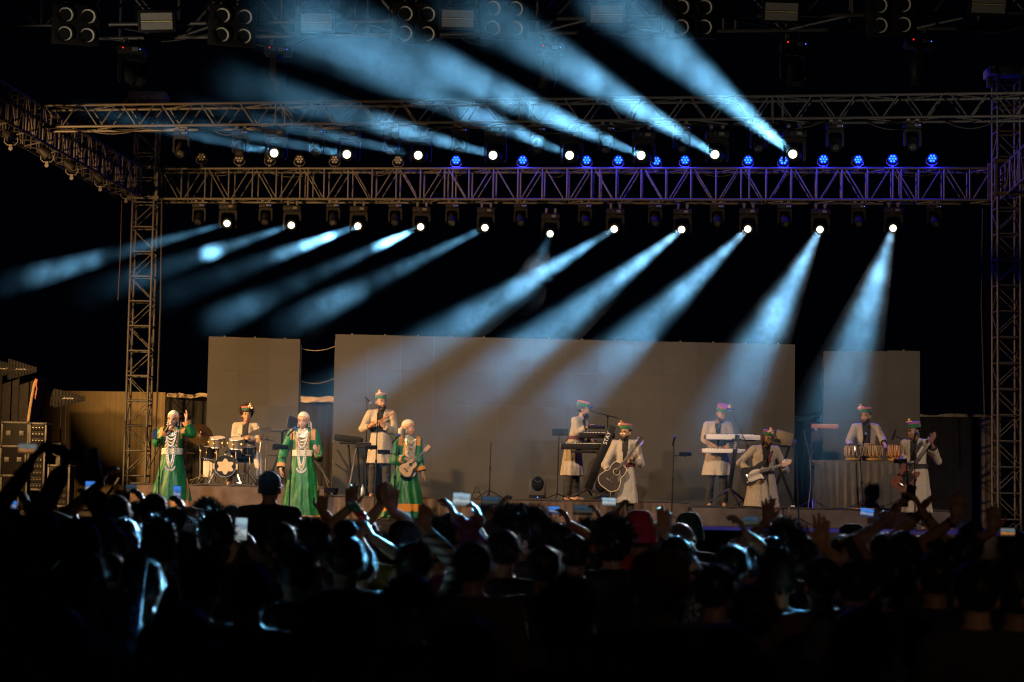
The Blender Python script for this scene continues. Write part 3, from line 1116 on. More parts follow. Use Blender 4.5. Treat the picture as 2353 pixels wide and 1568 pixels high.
def head_pieces(mb, Mh, fem=False):
    q = Mh.to_3x3().normalized()
    e = lambda c, r: mb.ell(Mh @ Vector(c), tuple(k * Mh.median_scale for k in r), rot=q, n=16, k=12)
    e((0, 0.012, 0.03), (0.075, 0.096, 0.088))
    e((0, -0.03, -0.03), (0.064 if not fem else 0.062, 0.066, 0.083))
    e((0, -0.048, -0.085), (0.043 if not fem else 0.036, 0.044, 0.033))
    e((0.026, -0.07, -0.035), (0.028, 0.026, 0.03))
    e((-0.026, -0.07, -0.035), (0.028, 0.026, 0.03))
    e((0, -0.1, -0.032), (0.014, 0.018, 0.014))
    e((0, -0.094, -0.01), (0.009, 0.014, 0.026))
    e((0, -0.082, 0.022), (0.05, 0.017, 0.012))
    e((0, -0.09, -0.068), (0.024, 0.016, 0.014))
    for s in (-1, 1):
        e((s * 0.077, 0.012, -0.012), (0.011, 0.021, 0.033))


def face_marks(mb, Mh, fem=False, m=(1, 2, 3, 4), closed=False):
    """eyes, brows and lips set on the face"""
    q = Mh.to_3x3().normalized()
    k0 = Mh.median_scale
    def e(c, r, mi, tilt=0):
        mb.ell(Mh @ Vector(c), tuple(k * k0 for k in r), mi, q @ Matrix.Rotation(tilt, 3, 'Y'), 10, 6)
    for s in (-1, 1):
        if not closed:
            e((s * 0.03, -0.083, 0.002), (0.0135, 0.010, 0.0075), m[0])
            e((s * 0.03, -0.0905, 0.002), (0.0062, 0.0045, 0.0065), m[1])
        e((s * 0.03, -0.086, 0.0085 if not closed else 0.0), (0.0155, 0.009, 0.0028), m[1], 0.05 * s)
        e((s * 0.031, -0.0935, 0.024), (0.019, 0.008, 0.0042 if not fem else 0.0028), m[1], 0.12 * s)
    e((0, -0.102, -0.064), (0.02, 0.008, 0.0045), m[2])
    e((0, -0.101, -0.072), (0.018, 0.0085, 0.005), m[2])


def skin(name, c, r=0.5):
    return mat(name, c, r, 0, 0.12, 14, spec=0.4)


SK_M = skin('brown_skin', (0.41, 0.235, 0.15))
SK_D = skin('deep_brown_skin', (0.28, 0.15, 0.09))
SK_L = skin('light_brown_skin', (0.44, 0.25, 0.17))
EYEW = mat('eye_white', (0.5, 0.45, 0.4), 0.3, 0, 0)
EYED = mat('dark_hair_brow', (0.012, 0.009, 0.008), 0.5, 0, 0)
LIPS = mat('lips', (0.3, 0.09, 0.07), 0.45, 0, 0.1)
HAIR = mat('black_hair', (0.014, 0.011, 0.010), 0.48, 0, 0.3, 40, spec=0.4)
LINEN = mat('beige_linen', (0.41, 0.36, 0.30), 0.9, 0, 0.16, 40, 0.25, 140)
SHIRT = mat('black_tshirt', (0.018, 0.018, 0.02), 0.9, 0, 0.2, 20)
TROUS = mat('black_trousers', (0.022, 0.021, 0.024), 0.85, 0, 0.2, 20)
GREEN = mat('emerald_silk', (0.005, 0.125, 0.03), 0.5, 0, 0.22, 9, 0.3, 40)
SASHW = mat('cream_sash', (0.62, 0.55, 0.42), 0.85, 0, 0.12, 20, 0.3, 50)
MAROON = mat('maroon_sash', (0.12, 0.035, 0.045), 0.8, 0, 0.4, 40)
BLACKBELT = mat('black_waistband', (0.02, 0.02, 0.025), 0.8, 0, 0.2, 10)
SILVER = mat('silver_jewellery', (0.62, 0.6, 0.55), 0.3, 0.35, 0.15, 60)
GOLD = mat('gold_jewellery', (0.55, 0.38, 0.12), 0.3, 0.4, 0.15, 60)
CAPG = mat('green_velvet', (0.012, 0.13, 0.055), 0.85, 0, 0.2, 40, sheen=0.5)
CAPP = mat('rose_velvet', (0.48, 0.13, 0.13), 0.85, 0, 0.15, 40)
CAPV = mat('violet_velvet', (0.28, 0.09, 0.26), 0.85, 0, 0.15, 40)
FLW = mat('cream_flower', (0.8, 0.72, 0.55), 0.8, 0, 0.15, 30)
FLY = mat('yellow_flower', (0.8, 0.5, 0.1), 0.8, 0, 0.15, 30)
FLR = mat('red_flower', (0.6, 0.06, 0.08), 0.8, 0, 0.15, 30)


def woven(name, a, b, c, sc):
    """embroidered band: small zigzag motif in three colours"""
    m = bpy.data.materials.new(name)
    m.use_nodes = True
    nt = m.node_tree
    bs = nt.nodes['Principled BSDF']
    bs.inputs['Roughness'].default_value = 0.75
    tc = nt.nodes.new('ShaderNodeTexCoord')
    ck = nt.nodes.new('ShaderNodeTexVoronoi')
    ck.distance = 'MANHATTAN'
    ck.inputs['Scale'].default_value = sc
    nt.links.new(tc.outputs['Object'], ck.inputs['Vector'])
    r = nt.nodes.new('ShaderNodeValToRGB')
    r.color_ramp.interpolation = 'CONSTANT'
    el = r.color_ramp.elements
    el[0].position, el[0].color = 0.0, (*a, 1)
    el[1].position, el[1].color = 0.38, (*b, 1)
    e = el.new(0.62)
    e.color = (*c, 1)
    nt.links.new(ck.outputs['Distance'], r.inputs['Fac'])
    nt.links.new(r.outputs['Color'], bs.inputs['Base Color'])
    return m


TRIM = woven('embroidered_trim', (0.42, 0.04, 0.07), (0.5, 0.07, 0.12), (0.6, 0.3, 0.05), 75)
TRIMO = woven('orange_trim', (0.6, 0.14, 0.01), (0.62, 0.17, 0.02), (0.66, 0.28, 0.03), 75)
SCARFW = mat('cream_headscarf', (0.68, 0.60, 0.46), 0.9, 0, 0.1, 20)
SCARFB = woven('headscarf_border', (0.5, 0.05, 0.035), (0.55, 0.09, 0.05), (0.62, 0.42, 0.2), 80)


def J0(s, dz=0.0, lean=(0, 0), neck=(0, 0), hipx=0.0, wide=1.0):
    """joints of a standing figure, s = stature / 1.7"""
    lx, ly = lean
    J = dict(
        pel=Vector((hipx, 0, 0.93 * s + dz)), wai=Vector((lx * 0.4 + hipx * 0.6, ly * 0.4, 1.08 * s + dz)), che=Vector((lx * 0.8, ly * 0.8, 1.27 * s + dz)),
        nec=Vector((lx, ly, 1.44 * s + dz)), hea=Vector((lx + neck[0], ly + neck[1] - 0.015, 1.585 * s + dz)),
        sA=Vector((lx - 0.178 * s * wide, ly, 1.385 * s + dz)), sB=Vector((lx + 0.178 * s * wide, ly, 1.385 * s + dz)),
        hA=Vector((hipx - 0.09 * s, 0, 0.9 * s + dz)), hB=Vector((hipx + 0.09 * s, 0, 0.9 * s + dz)),
        kA=Vector((-0.11 * s, -0.02, 0.49 * s)), kB=Vector((0.11 * s, -0.02, 0.49 * s)),
        aA=Vector((-0.13 * s, 0.02, 0.085)), aB=Vector((0.13 * s, 0.02, 0.085)))
    return J


def body_mb(J, s, Mh, hands, fem=False, fat=1.0):
    m = MB()
    f = fat
    m.ell(J['che'], (0.158 * s * f, 0.105 * s * f, 0.2 * s))
    m.ell(J['wai'], (0.135 * s * f, 0.098 * s * f, 0.17 * s))
    m.ell(J['pel'], (0.158 * s * f, 0.108 * s * f, 0.14 * s))
    m.tube(J['che'], J['pel'], 0.1 * s, 0.1 * s)
    limb(m, [J['sA'], J['nec'] + Vector((0, 0, -0.03)), J['sB']], [0.058 * s, 0.066 * s, 0.058 * s])
    limb(m, [J['nec'] + Vector((0, 0.0, -0.03)), J['hea'] + Vector((0, 0.01, -0.06))], [0.056 * s, 0.05 * s])
    for a in 'AB':
        limb(m, [J['s' + a], J['e' + a], J['w' + a]], [0.05 * s, 0.042 * s, 0.027 * s])
        limb(m, [J['h' + a], J['k' + a], J['a' + a]], [0.088 * s, 0.06 * s, 0.04 * s])
        ft = J.get('f' + a, Vector((0, -1, 0)))
        limb(m, [J['a' + a] + Vector((0, 0.03, -0.04)), J['a' + a] + ft * 0.1 + Vector((0, 0, -0.045)), J['a' + a] + ft * 0.17 + Vector((0, 0, -0.055))],
             [0.036, 0.036, 0.026])
        hd = hands[a]
        hand(m, J['w' + a], hd[0], hd[1], hd[2], hd[3] if len(hd) > 3 else (1 if a == 'A' else -1), s)
    head_pieces(m, Mh, fem)
    return m


def ring(c, rx, ry, n, fold=0.0, nf=9, ph=0.0):
    out = []
    for i in range(n):
        a = 2 * math.pi * i / n
        k = 1 + fold * (math.sin(nf * a + ph) + 0.45 * math.sin((nf * 1.6 // 1) * a + ph * 2.3))
        out.append(Vector((c[0] + rx * k * math.cos(a), c[1] + ry * k * math.sin(a), c[2])))
    return out


def loft(mb, rings, mi=0):
    n = len(rings[0])
    o = len(mb.v)
    for r in rings:
        mb.v += [tuple(v) for v in r]
    for j in range(len(rings) - 1):
        for i in range(n):
            i2 = (i + 1) % n
            mb.f.append((o + j * n + i, o + j * n + i2, o + (j + 1) * n + i2, o + (j + 1) * n + i))
            mb.m.append(mi)
    mb.f.append(tuple(o + i for i in reversed(range(n))))
    mb.f.append(tuple(o + (len(rings) - 1) * n + i for i in range(n)))
    mb.m += [mi, mi]


def coat_mb(J, s, hem, hemr, cuff=(0.9, 0.9), slv=(0.074, 0.062, 0.047), fold=0.03, nf=9, hemc=(0, 0), waist=1.0, fat=1.0):
    """kurta or dress: shoulders, sleeves, bodice and skirt down to height hem"""
    m = MB()
    f = fat
    m.ell(J['che'], (0.178 * s * f, 0.125 * s * f, 0.205 * s))
    limb(m, [J['sA'], J['nec'] + Vector((0, 0, -0.045)), J['sB']], [0.07 * s, 0.078 * s, 0.07 * s])
    m.tube(J['nec'] + Vector((0, 0, -0.05)), J['nec'] + Vector((0, 0.004, 0.03)), 0.075 * s, 0.066 * s, 14)
    for i, a in enumerate('AB'):
        S, E, W = J['s' + a], J['e' + a], J['w' + a]
        C = E + (W - E) * cuff[i]
        limb(m, [S, S.lerp(E, 0.5), E], [slv[0] * s, (slv[0] + slv[1]) / 2 * s, slv[1] * s])
        m.tube(E, C, slv[1] * s, slv[2] * s * (1.12 if cuff[i] > 0.8 else 1.3), 14)
    rings = []
    top = J['che']
    P = J['pel']
    N = 64
    rings.append(ring(top + Vector((0, 0, 0.03)), 0.168 * s * f, 0.118 * s * f, N))
    wz = J['wai']
    rings.append(ring(wz, 0.158 * s * waist * f, 0.118 * s * waist * f, N, fold * 0.2, nf, 1))
    rings.append(ring(P, 0.182 * s * waist * f, 0.138 * s * waist * f, N, fold * 0.45, nf, 1))
    for k in range(1, 5):
        t = k / 4
        z = P.z + (hem - P.z) * t
        r = (0.182 * s * waist * f) * (1 - t) + hemr[0] * t
        ry = (0.138 * s * waist * f) * (1 - t) + hemr[1] * t
        rings.append(ring((P.x * (1 - t) + hemc[0] * t, P.y * (1 - t) + hemc[1] * t, z), r, ry, N, fold * (0.45 + 0.55 * t), nf, 1))
    loft(m, list(reversed(rings)))
    return m


def cap(root, Mh, top=CAPP, flower=None, tilt=0.0, band=CAPG):
    """flat-topped round cap with a velvet band and a posy"""
    M = Mh @ T(0, 0.008, 0.05) @ Matrix.Rotation(tilt, 4, 'X')
    b = MB().lathe([(0.088, 0.0), (0.093, 0.0), (0.096, 0.055), (0.096, 0.057), (0.097, 0.078), (0.09, 0.086), (0, 0.088)],
                   M @ Matrix.Diagonal((0.97, 1.14, 1, 1)), 28, mis=[0, 0, 1, 1, 1, 1])
    c = b.build('cap', [band, top], root)
    if flower is not None:
        rnd = random.Random(5)
        fl = MB()
        a = flower
        base = Vector((math.sin(a) * 0.088, -math.cos(a) * 0.102, 0.062))
        for i in range(22):
            o = Vector((rnd.gauss(0, 0.015), rnd.gauss(0, 0.013), rnd.gauss(0.0, 0.02)))
            mi = (0, 1, 2, 0, 2, 1)[i % 6]
            fl.ell(M @ (base + o), 0.014 + rnd.random() * 0.008, mi, n=8, k=5)
        fl.build('flower_posy', [FLW, FLY, FLR], c)
    return c


def hair_mb(kind, seed, n_str=500, M=None):
    """hair in head space (face towards -y)"""
    rnd = random.Random(seed)
    m = MB()
    M = M or Matrix()
    c, r = Vector((0, 0.016, 0.036)), Vector((0.082, 0.1, 0.094))
    if kind == 'curly':
        r = Vector((0.108, 0.122, 0.118))
        c = Vector((0, 0.02, 0.05))
    elif kind == 'tall':
        r = Vector((0.092, 0.105, 0.125))
        c = Vector((0, 0.01, 0.06))
    nseg, nrow = 26, 16
    vs = []
    for j in range(nrow + 1):
        th = math.pi * j / nrow
        for i in range(nseg):
            a = 2 * math.pi * i / nseg
            d = Vector((math.sin(th) * math.cos(a), math.sin(th) * math.sin(a), math.cos(th)))
            amp = {'curly': 0.16, 'tall': 0.1, 'short': 0.05, 'long': 0.05, 'bun': 0.05}.get(kind, 0.06)
            fq = 6 if kind == 'curly' else 4
            k = 1 + amp * mnoise.noise(d * fq + Vector((seed * 3.3, 0, 0))) + amp * 0.6 * mnoise.noise(d * fq * 2.6)
            p = Vector((d.x * r.x * k, d.y * r.y * k, d.z * r.z * k)) + c
            front = max(0.0, -d.y)
            if p.z < 0.045 and d.y < -0.25:                 # clear the face
                p.y = max(p.y, -0.04)
                p.x *= 0.8
                p.z = max(p.z, 0.0)
            low = -0.035 if kind in ('short', 'tall') else -0.06
            if p.z < low:
                p = Vector((p.x * 0.86, max(p.y, 0.0) * 0.9, low - 0.012))
            if kind == 'long' and d.z < 0.1 and d.y > -0.3:
                p.z -= 0.22 * (0.1 - d.z)
                p.x *= 1.12
            vs.append(M @ p)
    fs = []
    for j in range(nrow):
        for i in range(nseg):
            a, b = j * nseg + i, j * nseg + (i + 1) % nseg
            fs.append((a, a + nseg, b + nseg, b))
    m.add(vs, fs)
    if kind == 'bun':
        m.ell(M @ Vector((0, 0.05, 0.155)), (0.055, 0.055, 0.045), n=14, k=9)
    for i in range(n_str):
        z = rnd.uniform(-0.2, 1)
        a = rnd.uniform(0, 2 * math.pi)
        q = math.sqrt(1 - z * z)
        d = Vector((q * math.cos(a), q * math.sin(a), z))
        if d.y < -0.5 and d.z < 0.45:
            continue
        p = Vector((d.x * r.x, d.y * r.y, d.z * r.z)) + c
        if kind == 'curly':
            L = rnd.uniform(0.02, 0.05)
            t = (d + Vector((rnd.gauss(0, 0.6), rnd.gauss(0, 0.6), rnd.gauss(0, 0.6)))).normalized()
        elif kind == 'tall':
            L = rnd.uniform(0.015, 0.045)
            t = (d * 0.8 + Vector((0, 0, 0.5)) + Vector((rnd.gauss(0, 0.4), rnd.gauss(0, 0.4), rnd.gauss(0, 0.3)))).normalized()
        else:
            L = rnd.uniform(0.015, 0.035)
            t = (d * 0.45 + Vector((rnd.gauss(0, 0.45), 0.3 + rnd.gauss(0, 0.4), -0.5 + rnd.gauss(0, 0.3)))).normalized()
        s = t.cross(d + Vector((0.01, 0.02, 0.03))).normalized() * 0.0016
        if kind == 'curly':
            e = p + t * L * 0.6 + d * 0.012
            e2 = e + (t + Vector((rnd.gauss(0, 0.8), rnd.gauss(0, 0.8), rnd.gauss(0, 0.8)))).normalized() * L * 0.5
        else:
            e = p + t * L * 0.55 + d * 0.006
            e2 = e + (t + Vector((0, 0, -0.35))).normalized() * L * 0.5
        m.add([M @ (p - s), M @ (p + s), M @ (e + s * 0.8), M @ (e - s * 0.8), M @ e2], [(0, 1, 2, 3), (3, 2, 4)])
    return m


def head_matrix(J, s, yaw=0, pitch=0, roll=0):
    return T(*J['hea']) @ Matrix.Rotation(yaw, 4, 'Z') @ Matrix.Rotation(roll, 4, 'Y') @ Matrix.Rotation(pitch, 4, 'X') @ Matrix.Scale(s, 4)


def figure(label, x, Y, z, s, rz=0.0, J=None, arms=None, head=(0, 0, 0), fem=False, skinm=SK_M, group=None, closed=False, fat=1.0, vox=0.0095):
    """root + body; arms = {'A': (elbow, wrist, fingerdir, palmdir, pose)} in root space"""
    root = thing('person', label, 'person', (at(x, 1120, Y).x, Y, z), rz, group)
    hands = {}
    for a in 'AB':
        e, w, d, pn, pose = arms[a]
        J['e' + a], J['w' + a] = Vector(e), Vector(w)
        hands[a] = (d, pn, pose)
    Mh = head_matrix(J, s * 1.09, *head)
    me = remesh(body_mb(J, s, Mh, hands, fem, fat), vox, 2, 0.0)
    V, F = verts_of(me), polys_of(me)
    mk = MB()
    mk.v = [tuple(map(float, v)) for v in V]
    mk.f = [tuple(map(int, f)) for f in F]
    mk.m = [0] * len(F)
    face_marks(mk, Mh, fem, closed=closed)
    body = mk.build('body', [skinm, EYEW, EYED, LIPS], root, True, 180)
    bpy.data.meshes.remove(me)
    return root, J, Mh


def in_v(c, nrm, J, s, z0, z1, w0, w1):
    """front opening between heights z0 (half width w0) and z1 (half width w1)"""
    t = np.clip((c[:, 2] - z0) / (z1 - z0), 0, 1)
    return (c[:, 2] > z0) & (c[:, 2] < z1 + 0.08) & (nrm[:, 1] < -0.25) & (np.abs(c[:, 0] - J['che'].x - (J['nec'].x - J['che'].x) * t) < w0 + (w1 - w0) * t)


def kurta(root, J, s, hem, hemr, cuff=(0.9, 0.9), v=(1.12, 1.43, 0.012, 0.06), seed=1, wr=0.0105, mat_=None, hemc=(0, 0), fat=1.0, cuffs=True, fold=0.03):
    me = remesh(coat_mb(J, s, hem, hemr, cuff, hemc=hemc, fat=fat, fold=fold), 0.0125, 2)
    wrinkle(me, wr, 13, 3.6, seed)
    V, F = verts_of(me), polys_of(me)
    c, nrm = centers_of(me)
    dz = J['che'].z - 1.27 * s
    mv = in_v(c, nrm, J, s, v[0] * s + dz, v[1] * s + dz, v[2], v[3]) if v else np.zeros(len(F), bool)
    k = obj('kurta', submesh('kurta', V, F, ~mv, mat_ or LINEN), root)
    if mv.any():
        sm = submesh('undershirt', V, F, mv, SHIRT)
        W = verts_of(sm)
        nn = np.empty(len(W) * 3, np.float32)
        sm.vertices.foreach_get('normal', nn)
        W -= nn.reshape(-1, 3) * 0.007
        sm.vertices.foreach_set('co', W.reshape(-1))
        obj('undershirt', sm, root)
    if cuffs:
        for i, a in enumerate('AB'):
            E, W_ = J['e' + a], J['w' + a]
            p = E.lerp(W_, cuff[i] - 0.01)
            q = E.lerp(W_, min(1.0, cuff[i] + 0.09))
            MB().tube(p, q, 0.047 * s * (1 if cuff[i] > 0.8 else 1.2), 0.042 * s * (1 if cuff[i] > 0.8 else 1.2), 16).build('cuff', SHIRT, root)
    bpy.data.meshes.remove(me)
    return k


def trousers(root, J, s, m=None):
    mb = MB()
    mb.ell(J['pel'], (0.15 * s, 0.105 * s, 0.13 * s))
    for a in 'AB':
        limb(mb, [J['h' + a], J['k' + a], J['a' + a] + Vector((0, 0, 0.03))], [0.085 * s, 0.076 * s, 0.066 * s])
    me = remesh(mb, 0.014, 2)
    wrinkle(me, 0.010, 9, 16, 4)
    me.materials.append(m or TROUS)
    me.polygons.foreach_set('use_smooth', [True] * len(me.polygons))
    obj('trousers', me, root)


def sash(root, J, s, z, m, h=0.09, rx=0.178, ry=0.138, name='sash'):
    b = MB()
    c = J['wai'].lerp(J['pel'], max(0, min(1, (J['wai'].z - z) / (J['wai'].z - J['pel'].z))))
    N = 40
    rs = []
    for k, f in ((-0.5, 0.97), (-0.45, 1.03), (-0.2, 1.05), (0.0, 1.02), (0.2, 1.05), (0.45, 1.03), (0.5, 0.97)):
        rs.append(ring((c.x, c.y, z + h * k), rx * s * f, ry * s * f, N, 0.012, 7, k * 3))
    loft(b, rs)
    return b.build(name, m, root)


def beard(root, Mh, full=True):
    b = MB()
    q = Mh.to_3x3().normalized()
    k = Mh.median_scale
    for c, r in (((0, -0.058, -0.1), (0.042, 0.045, 0.03)), ((0.034, -0.035, -0.07), (0.029, 0.045, 0.034)), ((-0.034, -0.035, -0.07), (0.029, 0.045, 0.034)),
                 ((0, -0.103, -0.055), (0.024, 0.007, 0.005))) + ((((0, -0.062, -0.118), (0.036, 0.036, 0.026)),) if full else ()):
        b.ell(Mh @ (Vector(c) + Vector((0, -0.006, -0.003))), tuple(v * k * 1.1 for v in r), 0, q, 14, 10)
    b.build('beard', HAIR, root)


def hair(root, Mh, kind, seed=1, n=300):
    return hair_mb(kind, seed, n, Mh).build('hair', HAIR, root, True, 60)


def scarf(root, Mh, tail=1):
    """tied headscarf with a patterned border"""
    m = MB()
    q = Mh.to_3x3().normalized()
    k = Mh.median_scale
    m.ell(Mh @ Vector((0, 0.014, 0.036)), (0.087 * k, 0.107 * k, 0.1 * k), 0, q, 28, 20)
    me = m.mesh('headscarf', SCARFW)
    V, F = verts_of(me), polys_of(me)
    c, n_ = centers_of(me)
    Mi = np.array(Mh.inverted())
    L = c @ Mi[:3, :3].T + Mi[:3, 3]
    zz = L[:, 2] + L[:, 1] * 0.45           # border runs lower at the nape
    keep = (zz > 0.002)
    bandm = keep & (zz < 0.048)
    o = obj('headscarf', submesh('headscarf', V, F, keep & ~bandm, SCARFW), root)
    obj('border', submesh('border', V, F, bandm, SCARFB), o)
    t = MB()
    pts = [Mh @ Vector(p) for p in ((0.03 * tail, 0.1, -0.01), (0.06 * tail, 0.115, -0.05), (0.075 * tail, 0.1, -0.1), (0.085 * tail, 0.09, -0.16))]
    t.path(pts, [0.02 * k, 0.034 * k, 0.03 * k, 0.014 * k], 10)
    t.build('tail', SCARFW, o)
    b = MB()
    for s_ in (-1, 1):
        b.ell(Mh @ Vector((0.08 * s_, -0.005, -0.05)), (0.008, 0.008, 0.016), n=8, k=6)
        b.ell(Mh @ Vector((0.082 * s_, -0.005, -0.08)), (0.013, 0.013, 0.013), n=8, k=6)
    b.build('earrings', SILVER, root)
    h = MB()
    for s_ in (-1, 1):
        h.path([Mh @ Vector(p) for p in ((0.07 * s_, 0.03, -0.03), (0.072 * s_, 0.045, -0.1), (0.09 * s_, 0.03, -0.17), (0.1 * s_, 0.0, -0.25))],
               [0.02, 0.022, 0.018, 0.006], 8)
    h.build('hair', HAIR, root)


def dress(root, J, s, hemr=(0.36, 0.3), trim=TRIM, seed=2, hemc=(0, 0), band=(0.16, 0.27)):
    me = remesh(coat_mb(J, s, 0.05, hemr, (0.93, 0.93), (0.078, 0.07, 0.066), 0.05, 11, hemc, 0.98), 0.0135, 2)
    wrinkle(me, 0.013, 12, 2.2, seed)
    V, F = verts_of(me), polys_of(me)
    c, n_ = centers_of(me)
    none = np.zeros(len(F), bool)
    pieces = [('hem_band', (c[:, 2] > band[0]) & (c[:, 2] < band[1]))]
    for a in 'AB':
        S, E, W = np.array(J['s' + a]), np.array(J['e' + a]), np.array(J['w' + a])
        L = np.linalg.norm(W - E)
        d = (W - E) / L
        t = (c - E) @ d
        rad = np.linalg.norm(c - (E + np.outer(t, d)), axis=1)
        pieces.append(('cuff_band', (t > L * 0.66) & (t < L * 0.9) & (rad < 0.12)))
        ds = np.abs(c[:, 0] - S[0] + 0.01 * np.sign(S[0]))
        pieces.append(('shoulder_band', (ds < 0.032) & (np.abs(c[:, 2] - S[2]) < 0.13) & (n_[:, 2] > -0.3) & (c[:, 2] > S[2] - 0.1)))
    fx = c[:, 0] - J['che'].x
    up = (c[:, 2] > J['wai'].z) & (c[:, 2] < J['nec'].z - 0.03)
    for sg in (-1, 1):
        pieces.append(('front_band', (n_[:, 1] < -0.3) & (sg * fx < 0.105) & (sg * fx > 0.075) & up))
    pieces.append(('side_band', (np.abs(c[:, 0] - 0.22 - (J['pel'].z - c[:, 2]) * 0.1) < 0.012) & (c[:, 2] < 0.75) & (n_[:, 1] < 0)))
    bib = (n_[:, 1] < -0.2) & (np.abs(fx) <= 0.075) & (c[:, 2] > J['wai'].z) & (c[:, 2] < J['nec'].z + 0.02)
    used = bib.copy()
    parts_ = []
    for nm, mk_ in pieces:
        mk_ = mk_ & ~used
        used |= mk_
        parts_.append((nm, mk_))
    d = obj('dress', submesh('dress', V, F, ~used, GREEN), root)
    for nm, mk_ in parts_:
        if mk_.any():
            obj(nm, submesh(nm, V, F, mk_, trim), d)
    obj('bodice', submesh('bodice', V, F, bib, mat('silver_brocade', (0.6, 0.55, 0.45), 0.4, 0.5, 0.5, 90)), d)
    bpy.data.meshes.remove(me)
    # beaded necklaces
    ch = J['che']
    def chain(name, w, ztop, zbot, r, m, y0, n):
        b = MB()
        pts_ = []
        for i in range(n + 1):
            t = i / n
            x = -w + 2 * w * t
            u = 1 - (2 * t - 1) ** 2
            zz = ztop + (zbot - ztop) * (u ** 0.55)
            fy = y0 - 0.035 * (u ** 0.5)
            pp = Vector((ch.x + x, ch.y + fy, zz))
            b.ell(pp, r, 0, None, 6, 4)
            pts_.append(pp)
        b.path(pts_, r * 0.3, 4)
        return b.build(name, m, root)
    for i in range(3):
        chain('bead_necklace', 0.085 - 0.014 * i, J['nec'].z - 0.07, 0.80 * s + 0.035 * i, 0.0125, SILVER if i != 1 else GOLD, -0.115 - 0.004 * i, 44)
    for i in range(4):
        chain('bead_necklace', 0.082, J['nec'].z - 0.055, J['nec'].z - 0.13 - 0.05 * i, 0.0115, SILVER if i % 2 else GOLD, -0.105 - 0.014 * i, 22)
    pd = MB()
    out = []
    for i in range(15):
        a = math.pi * (1.0 + i / 14)
        out.append((0.085 * math.cos(a), 0.085 * math.sin(a)))
    for i in range(15):
        a = math.pi * (2.0 - i / 14)
        out.append((0.06 * math.cos(a), 0.045 * math.sin(a)))
    pd.prism(out, Matrix(((1, 0, 0, ch.x), (0, 0, -1, ch.y - 0.165), (0, 1, 0, 0.83 * s), (0, 0, 0, 1))), 0.012)
    pd.build('crescent_pendant', SILVER, root)
    sash(root, J, s, J['wai'].z - 0.015, SASHW, 0.1, 0.168, 0.135)
    return d
# ------------------------------------------------------------------ performers
K1, K2, K3, K4, K5, K6, K7 = (560, 1560, 2.904), (1260, 1500, 2.614), (2060, 1560, 2.614), (2700, 1560, 2.752), (3180, 1540, 2.529), (730, 1580, 4.126), (0, 1300, 1.96)
K8, K9 = (580, 1600, 3.564), (1080, 1620, 3.92)


def C(k, x, y, Y):
    return a4(k[0] + x / k[2], k[1] + y / k[2], Y)


class Loc:
    """turns points picked in the photo into a figure's own space"""
    def __init__(s, k, Y, x, z, rz=0.0):
        s.k, s.Y, s.rz = k, Y, rz
        s.o = Vector((C(k, x, 800, Y).x, Y, z))
        s.q = Matrix.Rotation(-rz, 3, 'Z')

    def __call__(s, x, y, dy=0.0):
        return s.q @ (C(s.k, x, y, s.Y + dy) - s.o)

    def d(s, v):
        return s.q @ Vector(v)

    def vx(s):
        return 1176.5


def perf(label, L, s, arms, head, J, fem=False, sk=SK_M, closed=False, fat=1.0):
    x = 0
    root, J, Mh = figure(label, 0, L.Y, L.o.z, s, L.rz, J, arms, head, fem, sk, 'band on stage', closed, fat)
    root.location = L.o
    return root, J, Mh


PERF = {}
# singer with raised arm
L = Loc(K8, 31.1, 388, STAGE_Z)
s = 1.64 / 1.7
J = J0(s)
A = (L(172, 610, -0.02), L(318, 425, -0.17), L.d((0.75, -0.3, 0.6)), L.d((0.5, 0.85, -0.1)), 'grip')
B = (L(668, 485, -0.05), L(588, 285, -0.08), L.d((0.1, -0.1, 1)), L.d((-0.9, -0.5, 0)), 'open')
r, J, Mh = perf('woman in green dress singing into a microphone with one arm raised', L, s, {'A': A, 'B': B}, (-0.12, 0.1, 0.05), J, True, SK_L, True)
dress(r, J, s, (0.37, 0.3), TRIM, 2, (0.0, 0), (0.17, 0.27))
scarf(r, Mh, 1)
PERF['singer1'] = (r, J, Mh, L)
# second singer
L = Loc(K9, 31.2, 512, STAGE_Z)
s = 1.66 / 1.7
J = J0(s)
A = (L(196, 770, 0.02), L(168, 1010, -0.1), L.d((0.08, -0.12, -1)), L.d((0.9, 0.3, 0)), 'relax')
B = (L(770, 830, 0.0), L(755, 745, -0.2), L.d((-0.45, -0.5, 0.75)), L.d((-0.3, 0.9, 0.3)), 'cup')
r, J, Mh = perf('woman in green dress standing behind a microphone stand, looking down, in front of the gap', L, s, {'A': A, 'B': B}, (-0.15, 0.16, 0), J, True, SK_L)
dress(r, J, s, (0.34, 0.29), TRIM, 5, (0, 0), (0.02, 0.07))
scarf(r, Mh, 1)
PERF['singer2'] = (r, J, Mh, L)
# ukulele player, turned to the right
L = Loc(K2, 32.0, 950, STAGE_Z, 0.45)
s = 1.6 / 1.7
J = J0(s, lean=(0.02, -0.03))
A = (L(832, 905, -0.05), L(950, 880, -0.24), L.d((0.95, -0.1, -0.3)), L.d((0.2, 0.9, -0.3)), 'relax')
B = (L(1080, 850, 0.05), L(1125, 1020, -0.02), L.d((0.45, -0.1, -0.85)), L.d((-0.6, 0.3, -0.3)), 'open')
r, J, Mh = perf('smiling woman in green dress playing a ukulele', L, s, {'A': A, 'B': B}, (0.75, 0.05, 0.12), J, True, SK_M)
dress(r, J, s, (0.37, 0.32), TRIMO, 9, (-0.02, 0), (0.16, 0.28))
scarf(r, Mh, -1)
PERF['uke'] = (r, J, Mh, L)
